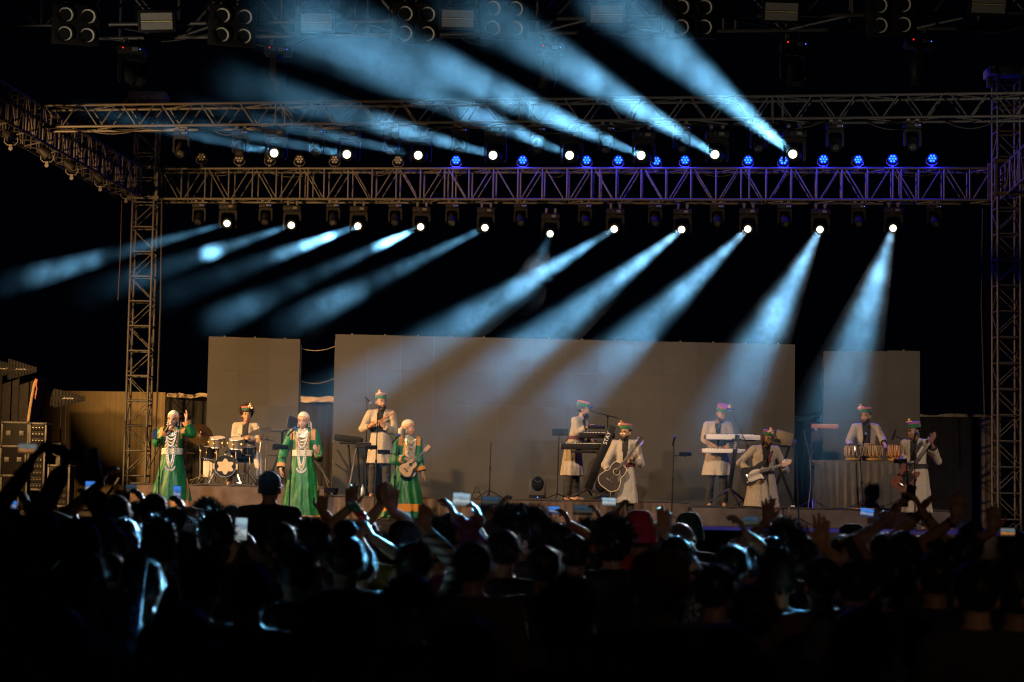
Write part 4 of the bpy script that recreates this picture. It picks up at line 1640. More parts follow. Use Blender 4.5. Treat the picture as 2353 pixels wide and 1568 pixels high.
# flute player
L = Loc(K2, 34.0, 682, MID_Z)
s = 1.75 / 1.7
J = J0(s)
A = (L(492, 565, -0.02), L(568, 540, -0.22), L.d((0.85, -0.3, 0.35)), L.d((0.3, 0.9, -0.2)), 'grip')
B = (L(842, 600, -0.02), L(722, 545, -0.22), L.d((-0.55, -0.3, 0.8)), L.d((-0.3, 0.9, 0.2)), 'grip')
r, J, Mh = perf('bearded man in long beige kurta holding a wooden flute', L, s, {'A': A, 'B': B}, (0.4, 0.05, 0), J, False, SK_M)
kurta(r, J, s, 0.58, (0.235, 0.185), (0.95, 0.95), (1.12, 1.43, 0.02, 0.055), 3, cuffs=False)
trousers(r, J, s)
sash(r, J, s, 1.13 * s, BLACKBELT, 0.08, 0.172, 0.138)
hair(r, Mh, 'short', 3, 60)
cap(r, Mh, CAPP, -0.75)
beard(r, Mh, True)
PERF['flute'] = (r, J, Mh, L)
# keyboard player in profile
L = Loc(K3, 35.2, 600, MID_Z, 1.05)
s = 1.72 / 1.7
J = J0(s, lean=(0.0, -0.14), neck=(0, -0.04))
A = (L(648, 440, -0.22), L(752, 392, -0.28), L.d((0.85, 0, 0.5)), L.d((0, 0.2, -1)), 'relax')
B = (L(720, 520, 0.1), L(790, 520, -0.05), L.d((0.9, -0.1, -0.25)), L.d((0.2, 0, -1)), 'relax')
r, J, Mh = perf('man in beige kurta seen in profile bending over black keyboards', L, s, {'A': A, 'B': B}, (0.55, 0.12, 0), J, False, SK_M)
kurta(r, J, s, 0.44, (0.25, 0.2), (0.82, 0.85), (1.15, 1.43, 0.012, 0.05), 5)
trousers(r, J, s)
sash(r, J, s, 1.1 * s, MAROON, 0.06, 0.174, 0.14)
hair(r, Mh, 'short', 4, 60)
cap(r, Mh, CAPP, None, 0.12)
beard(r, Mh, False)
PERF['keys1'] = (r, J, Mh, L)
# acoustic guitarist
L = Loc(K3, 33.2, 1140, STAGE_Z, -0.1)
s = 1.63 / 1.7
J = J0(s, lean=(0.02, 0))
A = (L(936, 785, -0.02), L(980, 845, -0.26), L.d((0.1, -0.1, -1)), L.d((0.3, 0.9, 0)), 'cup')
B = (L(1322, 785, -0.02), L(1222, 715, -0.24), L.d((-0.65, -0.1, 0.7)), L.d((0.2, 0.9, 0.2)), 'grip')
r, J, Mh = perf('man with glasses in beige kurta playing a dark acoustic guitar', L, s, {'A': A, 'B': B}, (-0.5, 0.02, 0), J, False, SK_M)
kurta(r, J, s, 0.34, (0.24, 0.19), (0.9, 0.85), (1.0, 1.43, 0.03, 0.055), 7)
trousers(r, J, s)
sash(r, J, s, 1.02 * s, MAROON, 0.07)
hair(r, Mh, 'short', 5, 60)
cap(r, Mh, CAPP, -1.2, -0.1)
beard(r, Mh, False)
gl = MB()
for q in (-1, 1):
    gl.path([Mh @ Vector((q * 0.031 + 0.026 * math.cos(a * 0.6283), -0.104, 0.0 + 0.022 * math.sin(a * 0.6283))) for a in range(10)], 0.0022, 5, closed=True)
    gl.path([Mh @ Vector(p) for p in ((q * 0.057, -0.1, 0.004), (q * 0.078, -0.03, 0.006), (q * 0.08, 0.02, 0))], 0.002, 5)
gl.path([Mh @ Vector(p) for p in ((-0.006, -0.105, 0.004), (0.006, -0.105, 0.004))], 0.002, 5)
gl.build('glasses', CHROME, r)
PERF['acoustic'] = (r, J, Mh, L)
# keyboard player with white keyboards
L = Loc(K4, 34.8, 462, RIGHT_Z)
s = 1.74 / 1.7
J = J0(s, lean=(0.0, -0.06), neck=(0.06, -0.06))
A = (L(318, 540, -0.05), L(408, 602, -0.32), L.d((0.7, -0.5, -0.25)), L.d((0, 0, -1)), 'relax')
B = (L(622, 540, -0.05), L(580, 612, -0.32), L.d((-0.2, -0.8, -0.25)), L.d((0, 0, -1)), 'relax')
r, J, Mh = perf('man in beige kurta looking down at two white keyboards', L, s, {'A': A, 'B': B}, (0.3, 0.35, 0.1), J, False, SK_M)
kurta(r, J, s, 0.55, (0.27, 0.2), (0.5, 0.5), (1.0, 1.43, 0.012, 0.06), 8, cuffs=False)
trousers(r, J, s)
hair(r, Mh, 'short', 6, 60)
cap(r, Mh, CAPP, 0.95, 0.1)
beard(r, Mh, False)
PERF['keys2'] = (r, J, Mh, L)
# electric guitarist
L = Loc(K4, 33.5, 958, STAGE_Z, 0.12)
s = 1.58 / 1.7
J = J0(s, lean=(0.03, -0.08), neck=(0.03, -0.05), wide=1.12)
J['aA'].x, J['aB'].x = -0.2, 0.2
A = (L(705, 805, 0.02), L(818, 880, -0.24), L.d((0.85, -0.15, -0.5)), L.d((0.3, 0.9, -0.2)), 'cup')
B = (L(1225, 890, 0.02), L(1180, 850, -0.24), L.d((-0.25, -0.1, 0.95)), L.d((-0.1, 0.95, 0.1)), 'grip')
r, J, Mh = perf('stout bearded man in beige kurta playing a black electric guitar', L, s, {'A': A, 'B': B}, (0.2, 0.25, 0.05), J, False, SK_D, False, 1.18)
kurta(r, J, s, 0.2, (0.33, 0.24), (0.9, 0.9), (1.05, 1.43, 0.05, 0.075), 11, fat=1.25, cuffs=False)
trousers(r, J, s)
hair(r, Mh, 'long', 7, 200)
cap(r, Mh, CAPV, -0.15, -0.12)
beard(r, Mh, True)
gl = MB()
for q in (-1, 1):
    gl.path([Mh @ Vector((q * 0.031 + 0.026 * math.cos(a * 0.6283), -0.104, 0.0 + 0.018 * math.sin(a * 0.6283))) for a in range(10)], 0.0026, 5, closed=True)
gl.path([Mh @ Vector(p) for p in ((-0.006, -0.105, 0.004), (0.006, -0.105, 0.004))], 0.002, 5)
gl.build('glasses', BLACKP, r)
PERF['electric'] = (r, J, Mh, L)
# hand drum player behind the table
L = Loc(K5, 35.0, 712, RIGHT_Z)
s = 1.76 / 1.7
J = J0(s)
A = (L(545, 575, -0.05), L(570, 640, -0.3), L.d((0.3, -0.8, -0.2)), L.d((0, 0, -1)), 'relax')
B = (L(880, 545, -0.05), L(915, 620, -0.28), L.d((0.2, -0.8, -0.5)), L.d((-0.3, 0, -1)), 'relax')
r, J, Mh = perf('man in beige jacket looking left behind the hand drum table', L, s, {'A': A, 'B': B}, (-0.55, 0.05, 0), J, False, SK_M)
kurta(r, J, s, 0.6, (0.24, 0.19), (0.7, 0.5), (1.12, 1.43, 0.06, 0.08), 12)
trousers(r, J, s)
hair(r, Mh, 'short', 8, 60)
cap(r, Mh, CAPP, -0.9, -0.05)
beard(r, Mh, False)
PERF['tabla'] = (r, J, Mh, L)
# bass player turned to the left
L = Loc(K5, 31.9, 1235, STAGE_Z, -0.5)
s = 1.7 / 1.7
J = J0(s, lean=(-0.03, 0), neck=(-0.02, -0.02))
A = (L(1075, 800, 0.1), L(1078, 825, -0.22), L.d((0.4, -0.1, -0.4)), L.d((0.2, 0.9, 0)), 'cup')
B = (L(1450, 775, -0.02), L(1385, 600, -0.22), L.d((-0.25, 0, 0.95)), L.d((-0.8, 0.4, 0.1)), 'grip')
J['eA'] = A[0]
r, J, Mh = perf('man in beige kurta playing a brown bass guitar beside the dark backdrop', L, s, {'A': (L(1110, 720, 0.2), A[1], A[2], A[3], A[4]), 'B': B}, (-0.55, 0.12, 0), J, False, SK_D)
kurta(r, J, s, 0.28, (0.25, 0.19), (0.9, 0.72), (1.1, 1.43, 0.05, 0.06), 13)
trousers(r, J, s)
sash(r, J, s, 1.02 * s, BLACKBELT, 0.08)
hair(r, Mh, 'short', 9, 60)
cap(r, Mh, CAPV, -1.5, 0.0)
PERF['bass'] = (r, J, Mh, L)
# drummer, seated
L = Loc(K6, 35.2, 1045, DRUM_Z)
s = 1.72 / 1.7
J = J0(s, dz=-0.34 * s, neck=(0.01, -0.03))
J['hA'].z = J['hB'].z = 0.58
J['kA'], J['kB'] = Vector((-0.24, -0.42, 0.55)), Vector((0.26, -0.4, 0.55))
J['aA'], J['aB'] = Vector((-0.2, -0.5, 0.09)), Vector((0.33, -0.45, 0.09))
A = (L(850, 690, -0.02), L(1010, 715, -0.3), L.d((0.9, -0.3, 0.1)), L.d((0.2, 0.6, -0.5)), 'grip')
B = (L(1260, 690, -0.02), L(1275, 770, -0.3), L.d((0.25, -0.5, 0.4)), L.d((-0.6, 0.3, -0.3)), 'grip')
r, J, Mh = perf('long haired drummer in beige jacket seated behind the drum kit', L, s, {'A': A, 'B': B}, (0.2, -0.02, 0), J, False, SK_M)
kurta(r, J, s, 0.5, (0.24, 0.2), (0.9, 0.9), (0.85, 1.43, 0.04, 0.06), 14, cuffs=False)
trousers(r, J, s, mat('beige_trousers', (0.42, 0.36, 0.29), 0.9, 0, 0.15, 20))
hair(r, Mh, 'curly', 10, 350).scale = (1, 1, 1)
cap(r, Mh, CAPP, 0.5, -0.05)
PERF['drum'] = (r, J, Mh, L)
for kx in PERF:
    PERF[kx][0].name = 'person'
st = thing('drum_stool', 'round black stool under the drummer', 'stool', PERF['drum'][0].location)
MB().lathe([(0, 0.42), (0.17, 0.42), (0.18, 0.45), (0.17, 0.49), (0, 0.5)], None, 20).build('seat', BLACKP, st)
for a in range(3):
    an = a * 2.094 + 0.5
    MB().tube((0, 0, 0.3), (0.24 * math.cos(an), 0.24 * math.sin(an), 0.0), 0.012).build('leg', CHROME, st)
MB().tube((0, 0, 0.1), (0, 0, 0.42), 0.016).build('post', CHROME, st)

# ------------------------------------------------------------------ instruments held
WOODD = mat('sunburst_dark_top', (0.018, 0.007, 0.004), 0.45, 0, 0.5, 6, spec=0.2)
WOODN = mat('pale_spruce', (0.55, 0.30, 0.10), 0.4, 0, 0.15, 12)
WOODB = mat('red_brown_wood', (0.13, 0.03, 0.016), 0.3, 0, 0.25, 10)
MAPLE = mat('maple_headstock', (0.5, 0.24, 0.09), 0.35, 0, 0.15, 14)
ROSEW = mat('rosewood', (0.03, 0.014, 0.009), 0.4, 0, 0.25, 20)
IVORY = mat('cream_binding', (0.7, 0.6, 0.42), 0.4, 0, 0.05)
BLKGL = mat('gloss_black', (0.007, 0.007, 0.008), 0.4, 0, 0.1, spec=0.15)
PICKG = mat('cream_pickguard', (0.66, 0.6, 0.5), 0.3, 0, 0.08)
STRING = mat('steel_string', (0.5, 0.48, 0.45), 0.3, 1, 0)


def spline(pts, n=8):
    """closed Catmull-Rom through 2D points"""
    out = []
    N = len(pts)
    for i in range(N):
        p0, p1, p2, p3 = (Vector(pts[(i + k - 1) % N]) for k in range(4))
        for j in range(n):
            t = j / n
            out.append(tuple(0.5 * ((2 * p1) + (p2 - p0) * t + (2 * p0 - 5 * p1 + 4 * p2 - p3) * t * t + (3 * p1 - p0 - 3 * p2 + p3) * t ** 3)))
    return out


ACOU = [(-0.25, 0), (-0.235, -0.12), (-0.14, -0.195), (-0.02, -0.165), (0.05, -0.125), (0.13, -0.135), (0.22, -0.11), (0.25, 0),
        (0.22, 0.11), (0.13, 0.135), (0.05, 0.125), (-0.02, 0.165), (-0.14, 0.195), (-0.235, 0.12)]
STRAT = [(-0.2, 0.0), (-0.2, -0.1), (-0.13, -0.16), (-0.02, -0.14), (0.06, -0.115), (0.13, -0.15), (0.2, -0.13), (0.16, -0.07), (0.12, -0.035),
         (0.12, 0.035), (0.17, 0.075), (0.25, 0.13), (0.25, 0.165), (0.14, 0.155), (0.03, 0.12), (-0.06, 0.14), (-0.14, 0.16), (-0.2, 0.11)]


def guitar(name, label, p, neck, normal, kind, sc=1.0, group=None):
    M = frame(p, normal, neck)
    t = thing(name, label, 'guitar')
    t.matrix_world = M
    o = spline([(x * sc, y * sc) for x, y in (ACOU if kind in ('acoustic', 'ukulele') else STRAT)])
    I = Matrix()
    if kind in ('acoustic', 'ukulele'):
        th = 0.1 * sc
        top, sidem = (WOODD, BLKGL) if kind == 'acoustic' else (WOODN, WOODN)
        b = MB().prism(o, I, th, 0, 1).build('body', [top, sidem], t, True, 30)
        bd = MB().path([(x, y, th / 2) for x, y in o], 0.005, 6, closed=True)
        bd.build('binding', IVORY if kind == 'acoustic' else ROSEW, b)
        MB().lathe([(0.052 * sc, 0), (0.06 * sc, 0.002), (0.06 * sc, 0)], T(0.09 * sc, 0, th / 2), 22).build('rosette', IVORY, b)
        MB().lathe([(0, 0.0015), (0.052 * sc, 0.0015)], T(0.09 * sc, 0, th / 2), 22).build('sound_hole', BLACKP, b)
        MB().bbox((-0.1 * sc, 0, th / 2 + 0.005), (0.03 * sc, 0.15 * sc, 0.012), 0.003).build('bridge', ROSEW, b)
        zf, nl, hs = th / 2 + 0.006, (0.4 if kind == 'acoustic' else 0.36) * sc, ROSEW
        if kind == 'acoustic':
            MB().prism(spline([(0.09, -0.062), (0.02, -0.08), (-0.03, -0.12), (0.0, -0.14), (0.08, -0.105)]), T(0, 0, th / 2 + 0.002), 0.003).build('pickguard', ROSEW, b)
        n0 = 0.12 * sc
        xe = 0.25 * sc + nl
    else:
        th = 0.045
        b = MB().prism(o, I, th, 0).build('body', [BLKGL if kind == 'electric' else WOODB], t, True, 30)
        if kind == 'electric':
            MB().prism(spline([(-0.13, -0.02), (-0.1, -0.1), (0.0, -0.1), (0.08, -0.1), (0.13, -0.12), (0.12, -0.04), (0.11, 0.05), (0.02, 0.07), (-0.06, 0.05)]),
                       T(0, 0, th / 2 + 0.002), 0.004).build('pickguard', PICKG, b)
        else:
            MB().prism(spline([(-0.1, -0.08), (0.0, -0.1), (0.1, -0.1), (0.11, 0.05), (0.0, 0.06)]), T(0, 0, th / 2 + 0.002), 0.004).build('pickguard', BLKGL, b)
        for i, x in enumerate((-0.07, -0.01, 0.06)):
            MB().bbox((x, 0, th / 2 + 0.007), (0.018, 0.085, 0.008), 0.002).build('pickup', IVORY if kind == 'electric' else BLKGL, b)
        MB().bbox((-0.13, 0, th / 2 + 0.008), (0.035, 0.08, 0.014), 0.003).build('bridge', CHROME, b)
        for i in range(3):
            MB().lathe([(0.012, 0), (0.011, 0.012), (0, 0.012)], T(-0.09 - 0.03 * i, -0.075 - 0.008 * i, th / 2 + 0.004), 10).build('knob', IVORY if kind == 'electric' else CHROME, b)
        zf, nl, n0 = th / 2 + 0.01, (0.36 if kind == 'electric' else 0.56), 0.09
        hs = MAPLE if kind == 'electric' else WOODB
        xe = 0.12 + nl
    nw = 0.05 * (sc if kind == 'ukulele' else 1)
    nk = MB().bbox(((n0 + xe) / 2, 0, zf - 0.006), (xe - n0, nw, 0.024), 0.004).build('neck', ROSEW, t)
    for i in range(12):
        x = n0 + (xe - n0) * (1 - 0.94 ** (i * 1.6))/(1 - 0.94 ** 20) if False else n0 + (xe - n0) * i / 12
        MB().box((x, 0, zf + 0.007), (0.003, nw * 0.96, 0.003)).build('fret', CHROME, nk, False)
    if kind in ('electric', 'bass'):
        hsl = [(xe, -0.02), (xe + 0.03, -0.045), (xe + 0.15, -0.03), (xe + 0.185, 0.0), (xe + 0.19, 0.035), (xe + 0.15, 0.04), (xe + 0.12, 0.03), (xe, 0.025)]
    else:
        w_ = 0.036 * (1 if kind == 'acoustic' else 0.8)
        hsl = [(xe, -0.022), (xe + 0.03, -w_), (xe + 0.17 * (1 if kind == 'acoustic' else 0.7), -w_ * 0.95), (xe + 0.17 * (1 if kind == 'acoustic' else 0.7), w_ * 0.95), (xe + 0.03, w_), (xe, 0.022)]
    h = MB().prism(hsl, T(0, 0, zf - 0.012), 0.018).build('headstock', BLKGL if kind == 'acoustic' else (MAPLE if kind != 'bass' else WOODB), t, False)
    npg = {'acoustic': 6, 'electric': 6, 'bass': 4, 'ukulele': 4}[kind]
    for i in range(npg):
        if kind in ('electric', 'bass'):
            x, y, sg = xe + 0.035 + 0.13 * i / npg, -0.045, -1
            sg = 1
            y = 0.04
        else:
            x, sg = xe + 0.045 + 0.11 * (i // 2) / (npg / 2) * (1 if kind == 'acoustic' else 0.6), (1 if i % 2 else -1)
            y = sg * 0.035 * (1 if kind == 'acoustic' else 0.8)
        MB().tube((x, y * 0.5, zf - 0.012), (x, y + sg * 0.022, zf - 0.012), 0.0045, n=6).ell((x, y + sg * 0.026, zf - 0.012), (0.006, 0.011, 0.009), n=8, k=5).build('tuning_peg', CHROME, h)
    br = -0.1 * sc if kind in ('acoustic', 'ukulele') else -0.13
    ns = npg if kind != 'ukulele' else 4
    for i in range(ns):
        y = (i / (ns - 1) - 0.5) * nw * 0.75
        MB().tube((br, y, zf + 0.014), (xe, y * 0.9, zf + 0.011), 0.0012, n=4).build('string', STRING, t)
    return t


P = lambda k, x, y, Y: C(k, x, y, Y)
g_ = guitar('ukulele', 'small pale wooden ukulele held by the woman in green', P(K2, 975, 968, 31.76), P(K2, 1190, 740, 31.62) - P(K2, 975, 968, 31.76), (0.1, -1, 0.1), 'ukulele', 0.6)
g_ = guitar('acoustic_guitar', 'dark acoustic guitar with pale edging held by the man in glasses', P(K3, 1030, 905, 32.93), P(K3, 1290, 550, 32.9) - P(K3, 1030, 905, 32.93), (-0.12, -1, 0.12), 'acoustic', 0.98)
g_ = guitar('electric_guitar', 'black electric guitar with cream pickguard and maple headstock', P(K4, 868, 930, 33.2), P(K4, 1385, 752, 33.18) - P(K4, 868, 930, 33.2), (0.0, -1, 0.12), 'electric', 1.0)
g_ = guitar('bass_guitar', 'brown bass guitar with long neck pointing up to the right', P(K5, 1115, 945, 31.6), P(K5, 1480, 410, 31.6) - P(K5, 1115, 945, 31.6), (-0.2, -1, 0.1), 'bass', 1.05)
# straps
MB().path([P(K4, 1040, 800, 33.28), P(K4, 1045, 740, 33.25), P(K4, 1065, 690, 33.32), P(K4, 1075, 640, 33.5)], [0.02, 0.026, 0.026, 0.02], 6).build('guitar_strap', MAROON)
tag(bpy.data.objects['guitar_strap'], 'dark red strap over the shoulder of the electric guitarist', 'strap')
o = MB().path([P(K5, 1215, 700, 31.62), P(K5, 1240, 640, 31.68), P(K5, 1275, 590, 31.78), P(K5, 1290, 555, 31.9)], [0.02, 0.035, 0.035, 0.025], 6).build('guitar_strap', mat('quilted_black_leather', (0.05, 0.05, 0.045), 0.3, 0, 0.4, 60, 0.6, 40))
tag(o, 'quilted black strap over the shoulder of the bass player', 'strap')
# flute
fl = thing('flute', 'pale bamboo flute held across the chest of the bearded man', 'flute')
a, b = P(K2, 558, 552, 33.74), P(K2, 826, 394, 33.7)
MB().tube(a, b, 0.014, n=12).build('tube', mat('bamboo', (0.5, 0.2, 0.07), 0.4, 0, 0.2, 20), fl)
for t in (0.35, 0.42, 0.5, 0.58, 0.65, 0.9):
    p = a.lerp(b, t)
    MB().ell(p + Vector((0, -0.012, 0.004)), 0.005, n=8, k=5).build('finger_hole', BLACKP, fl)
for t in (0.12, 0.75):
    p = a.lerp(b, t)
    MB().tube(p, p + (b - a) * 0.02, 0.0155, n=12).build('binding', MAROON, fl)
# drum sticks
for (q, w_, lab) in (((1085, 680, 34.86), (1200, 620, 34.6), 'wooden drumstick in the hand by the large cymbal'), ((1300, 735, 34.85), (1355, 655, 34.7), 'wooden drumstick raised beside the large cymbal')):
    o = MB().path([P(K6, *q), P(K6, *q).lerp(P(K6, *w_), 0.8), P(K6, *w_)], [0.008, 0.0075, 0.004], 6).build('drumstick', MAPLE)
    tag(o, lab, 'drumstick')
# hand microphone of the singer
hm = thing('microphone', 'handheld microphone at the mouth of the singer with the raised arm', 'microphone')
a, b = P(K8, 368, 348, 30.93), P(K8, 290, 465, 30.9)
MB().ell(a, (0.026, 0.026, 0.028), n=14, k=9).build('grille', mat('mic_mesh', (0.45, 0.45, 0.47), 0.4, 0.8, 0.3, 120), hm)
MB().path([a.lerp(b, 0.12), a.lerp(b, 0.3), b], [0.024, 0.019, 0.014], 12).build('handle', BLACKP, hm)
# ------------------------------------------------------------------ backdrop
def cloth(name, label, x0, x1, z0, z1, Y0, Y1, m, pleats, amp, seed, cat='curtain'):
    vs, fs = skirt_pts(0, 1, z0, z1, 0, pleats, amp, seed)
    out = []
    for x, y, z in vs:
        out.append((x0 + (x1 - x0) * x, Y0 + (Y1 - Y0) * x + y, z))
    o = MB().add(out, fs).build(name, m)
    return tag(o, label, cat, 'cloth hung behind the stage')


TAN = mat('tan_tent_cloth', (0.25, 0.185, 0.1), 0.95, 0, 0.12, 3)
PALE = mat('pale_cloth_strip', (0.5, 0.4, 0.3), 0.9, 0, 0.2, 2)
DARKC = mat('dark_backdrop_cloth', (0.018, 0.017, 0.018), 0.95, 0, 0.3, 2)
a, b = at(60, 897, 42), at(384, 900, 42)
cloth('curtain', 'pleated tan cloth wall behind the left tower', a.x, b.x, 0, a.z, 42, 41.8, TAN, 26, 0.016, 1)
a, b = at(380, 905, 41.6), at(800, 912, 41.6)
cloth('curtain', 'black cloth hung between the tan curtain and the video walls', a.x, b.x, 0, a.z, 41.6, 41.6, DARKC, 30, 0.02, 2)
a, b = at(1780, 955, 41.6), at(2290, 965, 40.5)
cloth('curtain', 'black cloth hung at the right behind the bass player', a.x, b.x, 0, a.z, 41.6, 40.5, DARKC, 30, 0.03, 3)
a, b = at(2252, 960, 40.0), at(2300, 960, 39.6)
cloth('curtain', 'tan cloth gathered beside the right tower', a.x, b.x, 0, a.z, 40.0, 39.6, TAN, 4, 0.06, 4)
for i, (x0, y0, x1, y1, h, lab) in enumerate(((384, 904, 480, 906, 9, 'pale cloth strip edging the black cloth beside the tan curtain'), (685, 911, 775, 913, 13, 'pale cloth strip crossing the gap between the left and wide video walls'),
                                              (1822, 950, 1898, 953, 16, 'pale cloth strip crossing the gap between the wide and right video walls'), (2110, 952, 2290, 953, 14, 'pale sagging cloth strip along the top right of the backdrop'))):
    a, b = at(x0, y0, 41.4), at(x1, y1, 41.2)
    hh = h * 41.3 / FOC
    vs, fs = [], []
    N = 24
    for j in range(N + 1):
        t = j / N
        p = a.lerp(b, t)
        sg = 0.03 * math.sin(t * 9 + i)
        for k in range(5):
            vs.append((p.x, p.y + 0.03 * math.sin(k * 1.9 + t * 14), p.z + sg * 0.5 - hh * (k / 4) * (1 + 0.12 * math.sin(t * 7 + i))))
    for j in range(N):
        for k in range(4):
            q = j * 5 + k
            fs.append((q, q + 1, q + 6, q + 5))
    o = MB().add(vs, fs).build('cloth_strip', PALE)
    sm = o.modifiers.new('thick', 'SOLIDIFY')
    sm.thickness = 0.012
    tag(o, lab, 'cloth', 'pale cloth strips')

# ------------------------------------------------------------------ stands
def tripod(t, z0, p, r=0.3, n=3, m=None, lift=0.16):
    for i in range(n):
        an = i * 2 * math.pi / n + 0.4
        MB().tube((p.x, p.y, z0 + lift), (p.x + r * math.cos(an), p.y + r * math.sin(an), z0 + 0.012), 0.009, n=8).build('leg', m or BLACKM, t)


MICG = mat('mic_mesh', (0.45, 0.45, 0.47), 0.4, 0.8, 0.3, 120)
MICB = mat('mic_foam_blue', (0.03, 0.05, 0.35), 0.8, 0, 0.2, 80)


def mic_part(t, tip, tail, ball=MICG):
    tip, tail = Vector(tip), Vector(tail)
    d = (tail - tip).normalized()
    o = MB().path([tip + d * 0.02, tip + d * 0.05, tip + d * 0.17], [0.022, 0.018, 0.012], 12).build('microphone', BLACKP, t)
    MB().ell(tip, 0.027, n=14, k=9).build('grille', ball, o)


def mic_stand(label, base, top, z0, tip=None, tail=None, ball=MICG, boom=None, holder=None, group='microphone stands', legs=True, m=None):
    """base, top: world points of the pole; boom: two world points; holder: point for a tablet clamp"""
    base, top = Vector(base), Vector(top)
    t = thing('microphone_stand', label, 'stand', (base.x, base.y, z0), 0, group)
    o = Vector((base.x, base.y, z0))
    top = top - o
    mid = top * 0.55
    MB().tube((0, 0, 0.06), mid, 0.012).build('pole', m or BLACKM, t)
    MB().tube(mid * 0.97, top, 0.009).build('inner_pole', m or BLACKM, t)
    MB().tube(mid - Vector((0, 0, 0.03)), mid + Vector((0, 0, 0.02)), 0.018, n=10).build('collar', BLACKP, t)
    if legs:
        tripod(t, 0.0, Vector((0, 0, 0)), m=m)
    if boom:
        MB().tube(Vector(boom[0]) - o, Vector(boom[1]) - o, 0.008).build('boom', m or BLACKM, t)
        MB().ell(top, 0.022, n=10, k=6).build('knuckle', BLACKP, t)
    if tip is not None:
        mic_part(t, Vector(tip) - o, Vector(tail) - o, ball)
    if holder is not None:
        h = Vector(holder) - o
        arm_from = top * (h.z / top.z) if h.z < top.z else top
        MB().tube(arm_from, h, 0.008).build('arm', BLACKM, t)
        MB().bbox(h + Vector((0, -0.02, 0.03)), (0.2, 0.02, 0.07), 0.006, rot=Matrix.Rotation(0.5, 3, 'X')).build('tablet_clamp', BLACKP, t)
        MB().ell(h, 0.02, n=8, k=6).build('joint', BLACKP, t)
    return t


mic_stand('black stand with a phone clamp beside the singer with the raised arm', P(K8, 195, 1330, 30.75), P(K8, 215, 640, 30.75), STAGE_Z, boom=(P(K8, 60, 975, 30.75), P(K8, 262, 545, 30.75)))
o = thing('phone', 'black phone clamped to the stand beside the singer with the raised arm', 'phone', P(K8, 140, 490, 30.7), 0.5)
MB().bbox((0, 0, 0), (0.075, 0.012, 0.15), 0.005).build('case', BLACKP, o)
MB().box((0, -0.0075, 0), (0.066, 0.002, 0.135)).build('screen', mat('dim_screen', (0.05, 0.06, 0.1), 0.2, 0, 0, emit=(0.1, 0.15, 0.3), es=0.15), o, False)
MB().tube((0, 0.01, -0.07), (0.1, 0.0, -0.09), 0.008).build('clamp_arm', BLACKM, o)
mic_stand('black stand with blue-headed microphone in front of the second green singer', P(K9, 300, 1440, 30.85), P(K9, 352, 440, 30.85), STAGE_Z, P(K9, 392, 366, 30.8), P(K9, 340, 420, 30.8), MICB, holder=P(K9, 190, 690, 30.85))
mic_stand('tall stand with a boom microphone behind the flute player', P(K2, 530, 1200, 34.3), P(K2, 542, 262, 34.3), MID_Z, P(K2, 580, 295, 34.2), P(K2, 520, 225, 34.3))
mic_stand('thin stand with a tablet clamp in front of the flute player', P(K2, 622, 1270, 33.2), P(K2, 655, 400, 33.2), STAGE_Z, holder=P(K2, 590, 775, 33.2))
mic_stand('stand with a blue microphone in front of the ukulele player', P(K2, 815, 1230, 31.4), P(K2, 858, 690, 31.4), STAGE_Z, P(K2, 878, 630, 31.4), P(K2, 835, 680, 31.4), MICB, holder=P(K2, 720, 825, 31.4))
mic_stand('lone empty microphone stand in front of the wide video wall', P(K2, 1820, 1280, 34.2), P(K2, 1840, 700, 34.2), MID_Z)
mic_stand('stand with a boom microphone over the black keyboards', P(K3, 960, 900, 35.4), P(K3, 970, 280, 35.4), MID_Z, P(K3, 800, 180, 35.3), P(K3, 745, 205, 35.4), MICB, boom=(P(K3, 770, 216, 35.4), P(K3, 1078, 296, 35.4)))
mic_stand('stand with blue microphone and tablet clamp between the two guitarists', P(K3, 1635, 1310, 32.4), P(K3, 1663, 530, 32.4), STAGE_Z, P(K3, 1672, 487, 32.35), P(K3, 1655, 550, 32.4), MICB, holder=P(K3, 1780, 690, 32.4))
mic_stand('boom stand with a blue microphone by the white keyboards', P(K4, 800, 1200, 34.3), P(K4, 800, 620, 34.3), RIGHT_Z, P(K4, 582, 212, 34.2), P(K4, 650, 218, 34.3), MICB, boom=(P(K4, 622, 235, 34.3), P(K4, 802, 625, 34.3)))
mic_stand('stand with blue microphone right of the electric guitarist', P(K4, 1365, 1450, 32.2), P(K4, 1332, 640, 32.2), STAGE_Z, P(K4, 1324, 568, 32.2), P(K4, 1332, 640, 32.2), MICB)
BLUELIT = mat('metal_tinted_by_blue_light', (0.08, 0.1, 0.2), 0.3, 0.8, 0.2)  # blue lamplight on these stands put into the metal colour
mic_stand('stand with level microphone beside the bar chimes', P(K5, 175, 1240, 33.5), P(K5, 168, 475, 33.5), RIGHT_Z, P(K5, 210, 452, 33.4), P(K5, 100, 460, 33.4), m=BLUELIT)
mic_stand('stand with tilted microphone in front of the dark metal hand drum', P(K5, 690, 1250, 34.0), P(K5, 660, 760, 34.0), RIGHT_Z, P(K5, 715, 498, 33.9), P(K5, 695, 560, 33.9), m=BLUELIT, boom=(P(K5, 655, 765, 34.0), P(K5, 712, 520, 33.9)))
mic_stand('boom stand with black microphone over the orange hand drum', P(K5, 1180, 1200, 34.8), P(K5, 1140, 565, 34.8), RIGHT_Z, P(K5, 985, 545, 34.7), P(K5, 1015, 470, 34.7), mat('black_foam', (0.015, 0.015, 0.015), 0.9), boom=(P(K5, 1000, 512, 34.75), P(K5, 1145, 570, 34.8)))
mic_stand('stand with blue microphone in front of the bass player', P(K5, 1215, 1400, 31.2), P(K5, 1210, 545, 31.2), STAGE_Z, P(K5, 1224, 480, 31.2), P(K5, 1205, 560, 31.2), MICB, holder=P(K5, 1060, 790, 31.3))
